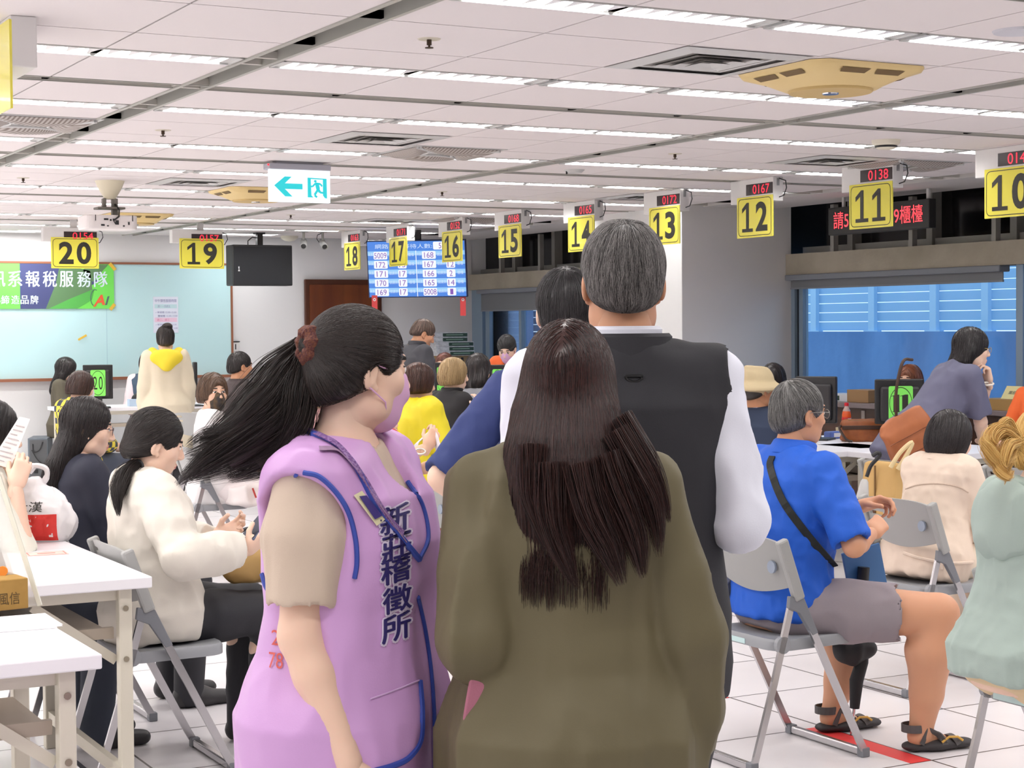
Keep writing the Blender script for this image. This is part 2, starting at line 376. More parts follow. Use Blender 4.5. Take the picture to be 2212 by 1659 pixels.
for r, ya in enumerate(YA):
    for s, (y0, w) in enumerate(((ya+.003, .147), (ya+1.555, .161))):
        if y0 > 18.3: continue
        for b, x0 in enumerate(XR):
            for k, (a, c) in enumerate(((.015, 1.185), (1.215, 1.785), (1.815, 2.93))):
                loc = (x0+(a+c)/2, y0, CZ)
                if not (in_view((x0+a, y0, CZ)) or in_view((x0+c, y0, CZ)) or in_view(loc)): continue
                d = math.hypot(loc[0], loc[1]); row = int(round((y0-1.6)/1.54))
                lab = '%s louvred strip light in the ceiling, %s' % (('long', 'short', 'middling')[k], 'in the farthest rows' if y0 > 16 else 'among the middle rows' if y0 > 9 else 'among the nearest rows')
                key = (round(c-a, 3), w)
                if key not in _fx: _fx[key] = make_fixture(c-a, w, loc, lab)
                else: dup(_fx[key], loc, label=lab)
                cnt += 1

# ---------------------------------------------------------------- diffusers, vents, cassettes, sprinklers, detectors
M_vent = mat('vent metal', (196, 196, 194), .45); M_vdark = mat('vent gap', (128, 124, 120), .7)
M_yel = mat('yellowed plastic', (222, 196, 136), .5); M_yeld = mat('yellowed slot', (104, 80, 38), .6); M_yel2 = mat('yellowed disc', (200, 172, 112), .55)
def make_diffuser(c, label):
    t = thing('air_diffuser', label, 'air vent', (c[0], c[1], CZ), 0, 'square ceiling diffusers')
    mb = MB()
    for i, (s, z) in enumerate(((.29, -.012), (.2, -.004), (.155, -.008), (.11, -.012), (.065, -.016))):
        wd = .075 if i == 0 else .034
        for q in range(4):
            a = q*pi/2; ux = A(cos(a), sin(a), 0); uy = A(-sin(a), cos(a), 0)
            mb.add([ux*s-uy*s+A(0, 0, z if i else -.003), ux*s+uy*s+A(0, 0, z if i else -.003), ux*(s-wd)+uy*(s-wd)+A(0, 0, z+(.0 if i == 0 else .014)), ux*(s-wd)-uy*(s-wd)+A(0, 0, z+(.0 if i == 0 else .014))], [(0, 1, 2, 3)])
    mb.build('grille', M_vent, t); MB().bx((-.215, -.215, -.001), (.215, .215, .0035)).build('backing', M_vdark, t)
    return t
def make_cassette(c, label):
    t = thing('ceiling_fan_cassette', label, 'ceiling fan', (c[0], c[1], CZ), 0, 'yellowed square ceiling fans')
    mb = MB()
    P = [[(.29*x, .29*y, -.004) for x, y in ((1, 1), (-1, 1), (-1, -1), (1, -1))]]
    v = []; n = 32
    for k, (s, z, rd) in enumerate(((.285, -.002, 0), (.275, -.02, 0), (.22, -.045, .35), (.185, -.075, 1), (.15, -.08, 1))):
        for i in range(n):
            a = 2*pi*(i+.5)/n; q = s/max(abs(cos(a)), abs(sin(a))); q = q*(1-rd)+s*rd*1.02; v.append((q*cos(a), q*sin(a), z))
    f = [(k*n+i, k*n+(i+1) % n, (k+1)*n+(i+1) % n, (k+1)*n+i) for k in range(4) for i in range(n)] + [tuple(range(4*n, 5*n))]
    mb.add(v, [q[::-1] for q in f]); mb.build('housing', M_yel, t, smooth=True)
    mb = MB(); mb.lathe([(.0, -.088), (.165, -.088), (.17, -.082), (.17, -.07)], n=32); mb.build('disc', M_yel2, t, smooth=True)
    mb = MB(); mb.lathe([(.0, -.094), (.032, -.093), (.034, -.087)], n=20); mb.build('hub_cap', M_chrome, t)
    mb = MB()
    for q in range(4):
        a = q*pi/2; ux = A(cos(a), sin(a), 0); uy = A(-sin(a), cos(a), 0)
        for s in (-.085, .085): mb.add([ux*.268+uy*(s-.07)+A(0, 0, -.026), ux*.268+uy*(s+.07)+A(0, 0, -.026), ux*.238+uy*(s+.06)+A(0, 0, -.0405), ux*.238+uy*(s-.06)+A(0, 0, -.0405)], [(3, 2, 1, 0)])
    mb.build('slot', M_yeld, t); return t
def make_petal(c, label):
    t = thing('petal_vent', label, 'air vent', (c[0], c[1], CZ), 0, 'square ceiling vents with four curved grilles')
    mb = MB(); mb.bx((-.29, -.29, -.004), (.29, .29, .004)); mb.build('panel', M_vent, t)
    for q in range(4):
        a = q*pi/2; ux = A(cos(a), sin(a), 0); uy = A(-sin(a), cos(a), 0); mb = MB(); n = 14; v = []; f = []
        for i in range(n+1):
            s = -1+2*i/n; wdt = .17*(1-s*s)
            for j in range(5):
                w = j/4; v.append(ux*(.27-wdt*w)+uy*s*.25+A(0, 0, -.006-.035*sin(pi*w)*(1-s*s)))
        for i in range(n):
            for j in range(4): f.append((i*5+j, i*5+j+1, (i+1)*5+j+1, (i+1)*5+j))
        mb.add(v, f); mb.build('grille', M_vent2, t, smooth=True)
        mb = MB(); pth = [ux*(.27-.17*(1-s*s)-.006)+uy*s*.25+A(0, 0, -.01) for s in np.linspace(-1, 1, 15)]; mb.tube(pth, .009, 6); mb.build('rim', M_vent, t)
    return t
def grille_mat():
    m = mat('perforated grille', (150, 142, 134), .6); nt = m.node_tree; b = nt.nodes['Principled BSDF']
    tc = nt.nodes.new('ShaderNodeTexCoord'); w = nt.nodes.new('ShaderNodeTexWave'); w.inputs['Scale'].default_value = 28; w.bands_direction = 'DIAGONAL'; r = nt.nodes.new('ShaderNodeValToRGB')
    r.color_ramp.elements[0].color = (*lin((120, 108, 100)), 1); r.color_ramp.elements[1].color = (*lin((188, 182, 176)), 1)
    nt.links.new(tc.outputs['Object'], w.inputs[0]); nt.links.new(w.outputs['Fac'], r.inputs[0]); nt.links.new(r.outputs[0], b.inputs['Base Color']); return m
M_vent2 = grille_mat()
def tile_c(px, py):                                     # centre of the ceiling tile a pixel falls in
    p = onZ(px, py, CZ); x0 = max(q for q in XR if q-.13 <= p[0]); j = min(4, int((p[0]-x0)/.6)); ya = max(q for q in YA if q <= p[1])
    rows = [ya+.366, ya+.878, ya+1.365, ya+2.03, ya+2.77]; return (x0+.6*j+.29, min(rows, key=lambda q: abs(q-p[1])))
d0 = None
for px, py, lab in ((1500, 130, 'grey square air diffuser beside the yellowed ceiling fan near the top right'), (810, 307, 'grey square air diffuser above the exit sign'), (440, 399, 'grey square air diffuser to the right of the projector mount'),
                    (1780, 352, 'grey square air diffuser just above counter signs 11 and 12'), (1330, 427, 'grey square air diffuser above counter sign 14'), (905, 478, 'grey square air diffuser above counter sign 17')):
    c = tile_c(px, py)
    if d0 is None: d0 = make_diffuser(c, lab)
    else: dup(d0, (c[0], c[1], CZ), label=lab)
c = (4.518, 5.623); d1 = make_cassette(c, 'yellowed square ceiling fan with a round disc near the top right')
for px, py, lab in ((560, 405, 'yellowed ceiling fan half hidden behind the exit sign'), (335, 464, 'yellowed ceiling fan behind the white projector')):
    c = tile_c(px, py); dup(d1, (c[0], c[1], CZ), label=lab)
d2 = None
for px, py, lab in ((1035, 325, 'petal grille vent right of the diffuser above the exit sign'), (60, 275, 'petal grille vent at the left edge beyond the yellow sign'), (2010, 356, 'petal grille vent between counter signs 11 and 10'), (980, 470, 'small far petal grille vent above counter sign 16')):
    c = tile_c(px, py)
    if d2 is None: d2 = make_petal(c, lab)
    else: dup(d2, (c[0], c[1], CZ), label=lab)
s0 = None
for px, py, lab in ((927, 84, 'nearest ceiling sprinkler head, beside the long slot'), (352, 281, 'ceiling sprinkler head left of the exit sign'), (1458, 332, 'ceiling sprinkler head above counter sign 13'), (955, 414, 'ceiling sprinkler head right of the exit sign above counter sign 16'), (50, 384, 'ceiling sprinkler head left of the projector mount'), (628, 464, 'ceiling sprinkler head under the exit sign')):
    p = onZ(px, py, CZ)
    if s0 is None:
        s0 = thing('sprinkler', lab, 'sprinkler', p, 0, 'ceiling sprinkler heads'); MB().lathe([(0, -.003), (.038, -.003), (.042, .0)], n=20).build('escutcheon', mat('sprinkler plate', (205, 198, 180), .5), s0)
        MB().cyl((0, 0, 0), (0, 0, -.022), .009, n=10).cyl((0, 0, -.022), (0, 0, -.03), .004, n=8).lathe([(0, -.034), (.015, -.033), (.015, -.030), (0, -.030)], n=12).build('head', mat('sprinkler bronze', (70, 56, 44), .4, metal=.6), s0)
    else: dup(s0, p, label=lab)
M_iv = mat('ivory plastic', (224, 218, 200), .5)
p = onZ(1914, 303, CZ); t = thing('smoke_detector', 'round ivory smoke detector in front of a strip light above counter sign 11', 'smoke detector', p)
MB().lathe([(.0, -.05), (.04, -.05), (.055, -.042), (.06, -.03), (.075, -.022), (.08, 0)], n=28).build('housing', M_iv, t, smooth=True); MB().lathe([(.056, -.041), (.062, -.038), (.0625, -.032), (.06, -.03)], n=28).build('slot', M_black, t)
p = onZ(1240, 367, CZ); t = thing('smoke_detector', 'flat round smoke detector above counter sign 14 and 15', 'smoke detector', p); MB().lathe([(0, -.022), (.05, -.02), (.07, 0)], n=24).build('housing', M_vent, t, smooth=True); MB().bx((-.06, -.004, -.03), (-.052, .004, 0)).build('stub', M_black, t)
p = onZ(625, 510, CZ); t = thing('dome_camera', 'small white dome by the two ceiling cameras', 'camera', p); MB().lathe([(0, -.06), (.05, -.052), (.09, -.03), (.1, 0)], n=24).build('dome', M_iv, t, smooth=True)
p = onZ(2200, 66, CZ); t = thing('speaker_grille', 'round white ceiling loudspeaker at the right edge above the strip lights', 'speaker', p); MB().lathe([(0, -.004), (.07, -.004), (.085, -.008), (.09, 0)], n=28).build('ring', mat('pale speaker', (205, 205, 212), .6), t, smooth=True)
# recessed downlights by the back wall
for px, x2, lab in ((18, 60, 'recessed lamp at the far left by the back wall'), (100, 60, 'recessed lamp left of the white box over sign 20'), (540, 75, 'long recessed lamp right of the white box over sign 19')):
    p = onZ(px, 499 if px < 200 else 506, CZ); t = thing('recessed_lamp', lab, 'ceiling light', (p[0], p[1], CZ), 0, 'lit panels beside the back wall')
    MB().bx((-.30, -.13, -.004), (.30, .13, .0)).build('frame', M_louv, t); MB().bx((-.28, -.11, -.006), (.28, .11, -.003)).build('diffuser', emat('lit panel', (255, 252, 250), 4.0), t)
    l = bpy.data.lights.new('wall_wash', 'AREA'); l.shape = 'RECTANGLE'; l.size = .5; l.size_y = .2; l.energy = 7; o = bpy.data.objects.new('wall_wash', l); o.location = (p[0], p[1], CZ-.02); COL.objects.link(o)

# ---------------------------------------------------------------- projector, exit sign, black speaker screen, cameras
p = onZ(237, 391, CZ); t = thing('projector', 'white projector hanging from a cone mount under the ceiling', 'projector', p)
PX = lambda x, y: atD(x, y, 12.0) - p
MB().lathe([(.035, -.125), (.06, -.085), (.085, -.04), (.1, 0)], n=28).build('cone_mount', mat('cream plastic', (222, 214, 188), .5), t, smooth=True)
mb = MB(); mb.bx((-.055, -.02, -.19), (-.03, .02, -.12)); mb.bx((.01, -.02, -.25), (.05, .02, -.12)); mb.bx((-.1, -.06, -.195), (.09, .06, -.18)); mb.build('bracket', mat('mount grey', (120, 116, 108), .5, metal=.4), t, bevel=.004)
MB().prism(rrect(.36, .26, .05, 5), (-.02, 0, -.335), (1, 0, 0), (0, 1, 0), (0, 0, .095)).build('body', mat('projector white', (226, 220, 218), .5), t, bevel=.008)
mb = MB()
for x, z, w_, h_ in ((-.08, -.275, .03, .012), (-.04, -.28, .012, .012), (-.02, -.275, .014, .01), (-.1, -.315, .024, .012), (-.06, -.318, .012, .008), (.0, -.305, .022, .03), (.05, -.318, .012, .01), (.085, -.305, .012, .02), (-.14, -.28, .005, .04), (.115, -.28, .005, .04)): mb.bx((x, -.1325, z), (x+w_, -.1295, z+h_))
mb.build('ports', M_black, t)
mb = MB(); mb.tube([(.03, -.02, -.16), (.04, -.08, -.2), (.02, -.14, -.25), (-.02, -.15, -.28), (.0, -.135, -.3)], .006, 6); mb.build('cable', M_black, t)

pc = onZ(650, 349, CZ); e0, e1 = onY(581, 360, pc[1]), onY(714, 360, pc[1]); zt_, zm, zb_ = onY(648, 354, pc[1])[2], onY(648, 367, pc[1])[2], onY(648, 437, pc[1])[2]
t = thing('exit_sign', 'lit exit sign with turquoise arrow and running figure', 'exit sign', ((e0[0]+e1[0])/2, pc[1], CZ)); w = e1[0]-e0[0]
MB().bx((-w/2+.05, .0, zt_-CZ), (w/2-.05, .07, 0)).build('mount', mat('sign grey', (130, 130, 136), .5), t)
MB().bx((-w/2, -.01, zm-CZ), (w/2, .1, zt_-CZ)).build('housing', mat('sign housing', (172, 172, 182), .5), t, bevel=.006)
z0, z1 = zb_-CZ, zm-CZ; hh = z1-z0; M_cy = emat('turquoise light', (40, 214, 224), 1.0)
fc = MB().bx((-w/2+.004, .0, z0), (w/2-.004, .03, z1)).build('lit_panel', emat('lit sign white', (246, 250, 255), 1.15), t)
U = lambda x, y: (x*w-w/2, (1-y)*hh+z0)                 # unit square to panel
mb = MB(); mb.prism([U(.08, .5), U(.25, .22), U(.36, .22), U(.25, .43), U(.535, .43), U(.535, .6), U(.25, .6), U(.37, .83), U(.255, .83)], (0, -.002, 0), (1, 0, 0), (0, 0, 1), (0, .002, 0)); mb.build('arrow', M_cy, t)
mb = MB()
def stroke(a, b, r): mb.tube([(U(*a)[0], -.002, U(*a)[1]), (U(*b)[0], -.002, U(*b)[1])], r, sec=(r*2, .003), ref=(0, 1, 0))
mb.prism([U(.62, .23), U(.93, .25), U(.93, .28), U(.67, .27), U(.68, .78), U(.71, .84), U(.62, .84)], (0, -.002, 0), (1, 0, 0), (0, 0, 1), (0, .002, 0)); mb.prism([U(.87, .27), U(.93, .27), U(.935, .86), U(.9, .85), U(.87, .77)], (0, -.002, 0), (1, 0, 0), (0, 0, 1), (0, .002, 0))
mb.prism([U(.745+.022*cos(a), .335+.04*sin(a)) for a in np.linspace(0, 2*pi, 14)[:-1]], (0, -.002, 0), (1, 0, 0), (0, 0, 1), (0, .002, 0))
for a, b, r in (((.745, .40), (.83, .42), .006), ((.83, .42), (.855, .49), .005), ((.745, .40), (.7, .5), .005), ((.7, .5), (.67, .5), .005), ((.77, .41), (.79, .58), .012), ((.79, .58), (.73, .76), .007), ((.79, .58), (.82, .68), .008), ((.82, .68), (.885, .69), .006), ((.73, .77), (.77, .83), .006)): stroke(a, b, r)
mb.build('running_figure', M_cy, t)
MB().lathe([(0, -.012), (.006, -.008), (.006, 0)], c=(-w/2-.004, 0, z1+.03), n=8).build('indicator_lamp', emat('red lamp', (255, 40, 50), 3), t)

Yt = 17.6; a, b = onY(503, 575, Yt), onY(633, 575, Yt); z1, z0 = onY(568, 533, Yt)[2], onY(568, 617, Yt)[2]
t = thing('loudspeaker', 'large black box loudspeaker hanging beside the whiteboard', 'loudspeaker', ((a[0]+b[0])/2, Yt, CZ)); w = b[0]-a[0]
MB().bx((-w/2, .01, z0-CZ), (w/2, .22, z1-CZ+.02)).build('cabinet', mat('speaker cabinet', (52, 52, 54), .5), t, bevel=.012)
MB().bx((-w/2+.012, 0, z0-CZ+.012), (w/2-.012, .012, z1-CZ)).build('front_grille', mat('speaker cloth', (22, 24, 30), .7), t)
mb = MB(); mb.bx((-w/2+.06, -.003, z0-CZ+.18), (-w/2+.072, 0, z0-CZ+.2)); mb.bx((-w/2+.058, -.003, z0-CZ+.15), (-w/2+.076, 0, z0-CZ+.163)); mb.bx((-w/2+.064, -.003, z0-CZ+.16), (-w/2+.07, 0, z0-CZ+.185)); mb.build('badge', M_louv, t)
mb = MB(); mb.bx((-.03, .08, z1-CZ+.02), (.03, .14, -.02)); mb.bx((-.05, .06, -.02), (.05, .16, 0)); mb.build('mount', M_black, t); mb = MB(); mb.tube([(-.0, .1, -.06), (-.08, .1, -.05), (-.13, .1, -.09), (-.13, .1, z1-CZ+.02)], .006, 6); mb.build('cable', M_black, t)
M_cam = mat('camera grey', (150, 150, 150), .4, metal=.3)
for px, q, lab in ((656, -1, 'ceiling camera on a stem nearer the black loudspeaker'), (697, 1, 'ceiling camera with a looped cable nearer the counter signs')):
    p = onZ(px, 512, CZ); p = A(p[0], 17.4, CZ); p[0] = onY(px, 520, 17.4)[0]
    t = thing('security_camera', lab, 'camera', p, 0, 'grey ceiling cameras'); MB().lathe([(0, -.004), (.05, -.004), (.05, 0)], n=16).cyl((0, 0, 0), (0, 0, -.10), .014).build('stem', M_cam, t)
    d = unit(A(-.35 if q < 0 else -.1, -.8, -.45)); c = A(0, 0, -.115); MB().cyl(c-d*.04, c+d*.09, .034, .038).build('body', M_cam, t, smooth=True); MB().cyl(c+d*.089, c+d*.093, .028, .026).build('lens', M_black, t)
    if q > 0: MB().tube([(0, .02, -.01), (-.05, .02, -.03), (-.06, .02, -.07), (-.03, .02, -.11), (0, .02, -.12)], .004, 6).build('cable', M_black, t)
# ---------------------------------------------------------------- counter number signs
M_sy = mat('yellow sign', (236, 226, 84), .22, coat=.3); M_ink = mat('black print', (36, 34, 24), .5); M_box = mat('display box white', (226, 224, 222), .45)
M_scr = mat('dark display', (40, 26, 30), .3); M_red = emat('red LED', (255, 44, 66), 1.7)
def digit_shape(mb, ch, O, ux, uy, h, w):
    O, ux, uy = (np.array(q, float) for q in (O, ux, uy))
    if ch == '1':
        P = [(-.5, -.5), (.5, -.5), (.5, -.385), (.13, -.385), (.13, .5), (-.06, .5), (-.5, .3), (-.5, .155), (-.13, .31), (-.13, -.385), (-.5, -.385)]
        mb.prism([(x*w*.92, y*h) for x, y in P], O, ux, uy, np.cross(ux, uy)*.001)
    else: mb.text(ch, O, ux, uy, h, w, bold=.032)
def counter_sign(num, led, C, n, label, bw=.5, yw=.415, yh=.286, boxh=.165, yoff=0., drop=0.):
    """C = middle of the yellow panel's face; n = facing direction (horizontal unit vector)"""
    ux = unit(np.cross((0, 0, 1), n)); th = math.atan2(n[1], n[0])+pi/2
    t = thing('counter_sign', label, 'counter sign', (C[0], C[1], CZ-drop), th, 'yellow numbered counter signs under the ceiling'); zc = C[2]-CZ+drop
    if drop: MB().bx((-.03, .03, 0), (.03, .05, drop)).build('hanger', M_box, t)
    # local frame: x = reading direction, -y = towards the reader
    o = MB().bx((-bw/2-.04+yoff, 0, -boxh), (bw/2-.04+yoff, .085, 0)).build('display_box', M_box, t, bevel=.004)
    if num: MB().bx((-.1, -.003, -.112), (.205, .0, -.036)).build('display', M_scr, t)
    if num: mb = MB(); mb.text(led, (.075, -.0045, -.074), (1, 0, 0), (0, 0, 1), .062, .19); mb.build('red_digits', M_red, t)
    pn = MB().prism(rrect(yw, yh, .004, 2), (0, .004, zc), (1, 0, 0), (0, 0, 1), (0, -.008, 0)).build('number_panel', M_sy, t)
    if not num: return t
    mb = MB(); frame_poly(mb, rrect(yw-.028, yh-.024, .035, 5), rrect(yw-.037, yh-.033, .031, 5), (0, -.0050, zc), (1, 0, 0), (0, 0, 1))
    for i, ch in enumerate(str(num)): digit_shape(mb, ch, (-.082+.164*i, -.0050, zc), (1, 0, 0), (0, 0, 1), .205, .135)
    mb.build('number', M_ink, t)
    mb = MB(); mb.bx((bw/2-.04+yoff, .03, -.06), (bw/2-.035+yoff, .05, -.01)); mb.build('clip', M_cam, t)
    mb = MB(); mb.tube([(bw/2-.04+yoff, .05, -.01), (bw/2+.02+yoff, .06, -.03), (bw/2+.03+yoff, .06, -.08), (bw/2+.0+yoff, .06, -.13), (bw/2-.045+yoff, .05, -.14)], .004, 6); mb.build('cable', M_black, t)
    return t
SX = 7.36
where = {10: 'at the right edge', 11: 'in front of the red scrolling display', 12: 'in front of the grey column', 13: 'right of the grey haired man', 14: 'partly hidden by the grey haired man', 15: 'in front of the dark far window', 16: 'over the right side of the blue screen', 17: 'over the middle of the blue screen', 18: 'left of the blue screen'}
for num, led, xl, xr, yt, yb in ((10, '0140', 2124, 2245, 360, 466), (11, '0138', 1836, 1928, 391, 490), (12, '0167', 1593, 1670, 419, 510), (13, '0172', 1402, 1470, 444, 520), (14, '0165', 1227, 1285, 466, 542), (15, '0168', 1077, 1127, 486, 555), (16, '0152', 954, 1000, 499, 562), (17, '0171', 841, 880, 511, 573), (18, '0163', 745, 777, 526, 579)):
    a, b = onX(xl, (yt+yb)/2, SX), onX(xr, (yt+yb)/2, SX); C = (a+b)/2; zz = (onX((xl+xr)/2, yt, SX)[2]+onX((xl+xr)/2, yb, SX)[2])/2
    counter_sign(num, led, A(SX, C[1], min(zz, CZ-.265)), A(-1, 0, 0), 'yellow counter sign %d with red digits %s, %s' % (num, led if num > 10 else '014', where[num]), )
for num, led, xc, yt, yb, lab in ((20, '0154', 162, 515, 578, 'yellow counter sign numbered 20 hanging over the green banner'), (19, '0157', 436, 518, 578, 'yellow counter sign numbered 19 hanging left of the black loudspeaker')):
    C = onY(xc, (yt+yb)/2, 16.2); counter_sign(num, led, C, A(0, -1, 0), lab, yw=.44, boxh=.125, drop=.075)
C = (onX(-45, 138, 1.30)+onX(24, 138, 1.30))/2; C = onX(24, 138, 1.30); zy = (onX(24, 34, 1.30)[2]+onX(24, 239, 1.30)[2])/2
counter_sign(0, '', A(1.30, C[1]+.208, zy), A(-1, 0, 0), 'blank edge of a yellow sign hanging at the top left corner', bw=.41, yoff=.042)

# ---------------------------------------------------------------- red scrolling LED board
XL = 9.05; a, b = onX(1797, 470, XL), onX(1993, 465, XL); zt_ = onX(1900, 447, XL)[2]; zb_ = onX(1900, 489, XL)[2]
t = thing('led_board', 'red scrolling text display hanging behind counter sign 11', 'LED display', (XL, (a[1]+b[1])/2, CZ), -pi/2); w = abs(a[1]-b[1])
MB().bx((-w/2-.06, .01, zb_-CZ-.04), (w/2+.06, .08, zt_-CZ+.03)).build('case', M_black, t, bevel=.006)
mb = MB(); mb.text('請5008號到19櫃檯', (0, .0085, (zt_+zb_)/2-CZ), (1, 0, 0), (0, 0, 1), (zt_-zb_)*.9, w*.98); mb.build('red_text', emat('red LED text', (255, 60, 70), 2.2), t)
mb = MB()
for x in (-w/2+.1, w/2+.02): mb.bx((x-.012, .03, zb_-CZ), (x+.012, .05, 0))
mb.build('hanger', M_vent, t)

# ---------------------------------------------------------------- blue queue screen
c = atD(900, 581, 18.3); w, h = 1.03, .58
t = thing('queue_screen', 'large blue queue display screen hanging under the ceiling by the brown door', 'screen', (c[0], c[1], c[2]), -radians(37))
Rt = Matrix.Rotation(radians(10), 4, 'X'); 
def tilt(o): o.matrix_local = Rt; return o
tilt(MB().bx((-w/2-.012, .004, -h/2-.012), (w/2+.012, .05, h/2+.012)).build('case', mat('screen case', (18, 36, 84), .3), t, bevel=.004))
tilt(MB().bx((-w/2, 0, -h/2), (w/2, .006, h/2)).build('screen', emat('screen blue', (76, 138, 232), .95), t))
mb = MB(); mw = MB(); md = MB(); ms = MB()
rows = [('5009', '12', '168', '13'), ('172', '13', '167', '12'), ('171', '17', '166', '2'), ('170', '17', '165', '14'), ('169', '17', '5008', '1')]
ux, uz = (1, 0, 0), (0, 0, 1); rh = h/6
k = w/.95
ms.text('網路申報等待人數:', (-.12*k, -.0015, h/2-rh*.52), ux, uz, rh*.5, .56*k); mw.prism(rrect(.17*k, rh*.85, .012, 3), (.255*k, -.001, h/2-rh*.5), ux, uz, (0, .0008, 0)); md.text('57', (.255*k, -.003, h/2-rh*.5), ux, uz, rh*.6, .06*k)
for i, r in enumerate(rows):
    z = h/2-rh*(i+1.5)
    mb.bx((-w/2, -.0006, z-rh*.0), (w/2, 0, z+rh*.46))
    for j, x0 in enumerate((-w/2, .0)):
        mw.prism(rrect(.135*k, rh*.84, .012, 3), (x0+.125*k, -.001, z), ux, uz, (0, .0008, 0)); mw.prism(rrect(.085*k, rh*.84, .012, 3), (x0+.335*k, -.001, z), ux, uz, (0, .0008, 0))
        md.text(r[j*2], (x0+.125*k, -.003, z), ux, uz, rh*.6, .03*k*len(r[j*2])); md.text(r[j*2+1], (x0+.335*k, -.003, z), ux, uz, rh*.6, .03*k*len(r[j*2+1]))
        ms.text('來賓', (x0+.03*k, -.0015, z+.012), ux, uz, .034, .045*k); ms.text('號請到', (x0+.243*k, -.0015, z+.008), ux, uz, .036, .082*k); ms.text('櫃檯', (x0+.425*k, -.0015, z+.008), ux, uz, .036, .06*k)
    mw.bx((-.005, -.0012, -h/2), (.003, -.0004, h/2-rh))
tilt(mb.build('row_band', emat('screen light blue', (150, 205, 255), 1.0), t)); tilt(mw.build('number_field', emat('screen white', (246, 248, 255), 1.0), t)); tilt(md.build('number_text', emat('screen purple', (140, 90, 190), .9), t)); tilt(ms.build('caption_text', emat('screen caption', (215, 232, 255), 1.0), t))
MB().bx((-.03, .05, .1), (.03, .11, CZ-c[2])).build('pole', M_black, t)
for px, lab in ((809, 'red paper strip hanging under the left end of the blue screen'), (1000, 'red paper strip hanging under the right end of the blue screen')):
    a = atD(px, 640, 18.33); b_ = atD(px, 682, 18.33); s = thing('paper_strip', lab, 'paper strip', a, -radians(37), 'red paper strips'); k = a[2]-b_[2]
    MB().bx((-.03, 0, -k), (.03, .002, .01)).build('strip', mat('red paper', (214, 70, 72), .6), s); mb = MB(); frame_poly(mb, [(.016*cos(q), .016*sin(q)) for q in np.linspace(0, 2*pi, 17)[:-1]], [(.008*cos(q), .008*sin(q)) for q in np.linspace(0, 2*pi, 17)[:-1]], (0, -.001, -.035), (1, 0, 0), (0, 0, 1)); mb.build('mark', M_louv, s)

# ---------------------------------------------------------------- back wall: whiteboard, banner, poster, door, switch
P = lambda x, y, d=0: onY(x, y, YB-d)
tl, br = P(-60, 568), P(495, 573); z1, z0 = P(240, 571)[2], P(240, 814)[2]
def board_mat():
    m = mat('pale glass board', (196, 236, 240), .16, vary=((206, 240, 244), (.6, .6, .6)), coat=.4); return m
t = thing('whiteboard', 'long pale turquoise writing board across the back wall', 'whiteboard', ((tl[0]+br[0])/2, YB, 0)); w = (br[0]-tl[0])/2
MB().bx((-w, -.03, z0), (w, -.002, z1)).build('board', board_mat(), t)
mb = MB(); mb.bx((-w-.02, -.045, z1), (w+.02, -.001, z1+.022)); mb.bx((-w-.02, -.09, z0-.03), (w+.02, -.001, z0)); mb.bx((w, -.045, z0), (w+.022, -.001, z1)); mb.build('frame', mat('brown board frame', (150, 96, 70), .5), t)
mb = MB(); mb.bx((-.005, -.0315, z0), (.001, -.03, z1)); mb.build('seam', mat('board seam', (170, 210, 220), .4), t)
x0, x1 = P(-120, 620, .04)[0], P(246, 620, .04)[0]; zb1, zb0 = P(120, 570, .04)[2], P(120, 667, .04)[2]; xm = P(43, 620, .04)[0]
t = thing('banner', 'green and navy cloth banner taped on the writing board', 'banner', (x1, YB-.04, zb0)); H_ = zb1-zb0; q = lambda x: P(x, 620, .04)[0]-x1
MB().bx((x0-x1, -.004, 0), (0, .004, H_)).build('cloth', mat('banner green', (118, 226, 92), .6), t)
mb = MB(); mb.prism([(q(43), 0), (q(98), 0), (q(215), H_*.62), (q(130), H_), (q(43), H_)], (0, -.0042, 0), (1, 0, 0), (0, 0, 1), (0, -.0008, 0)); mb.build('navy_panel', mat('banner navy', (70, 76, 122), .6), t)
mb = MB(); mb.prism([(q(98), 0), (q(112), 0), (q(200), H_*.35), (q(195), H_*.85), (q(130), H_), (q(120), H_*.55)], (0, -.0051, 0), (1, 0, 0), (0, 0, 1), (0, -.0004, 0)); mb.prism([(q(180), H_*.85), (q(185), H_*.99), (q(234), H_*.99), (q(200), H_*.6)], (0, -.0051, 0), (1, 0, 0), (0, 0, 1), (0, -.0004, 0)); mb.build('olive_panel', mat('banner olive', (96, 134, 92), .6), t)
mb = MB(); mb.prism([(q(104), 0), (q(166), 0), (q(198), H_*.2), (q(204), H_*.45), (q(150), H_*.22)], (0, -.0057, 0), (1, 0, 0), (0, 0, 1), (0, -.0004, 0)); mb.build('mid_green_panel', mat('banner mid green', (88, 178, 82), .6), t)
mb = MB()
for ch, cx in zip('訊系報稅服務隊', (-5, 32, 70, 107, 143, 181, 217)): mb.text(ch, (q(cx), -.0066, H_*.66), (1, 0, 0), (0, 0, 1), H_*.35, P(30, 620)[0]-P(0, 620)[0]); mb.text(ch, (q(cx)+.006, -.0068, H_*.66+.003), (1, 0, 0), (0, 0, 1), H_*.35, P(30, 620)[0]-P(0, 620)[0])
for ch, cx in zip('心締造品牌', (-9, 10, 32, 52, 73)): mb.text(ch, (q(cx), -.0066, H_*.2), (1, 0, 0), (0, 0, 1), H_*.19, P(17, 620)[0]-P(0, 620)[0]); mb.text(ch, (q(cx)+.004, -.0068, H_*.2), (1, 0, 0), (0, 0, 1), H_*.19, P(17, 620)[0]-P(0, 620)[0])
mb.build('lettering', mat('banner lettering', (224, 240, 250), .6), t)
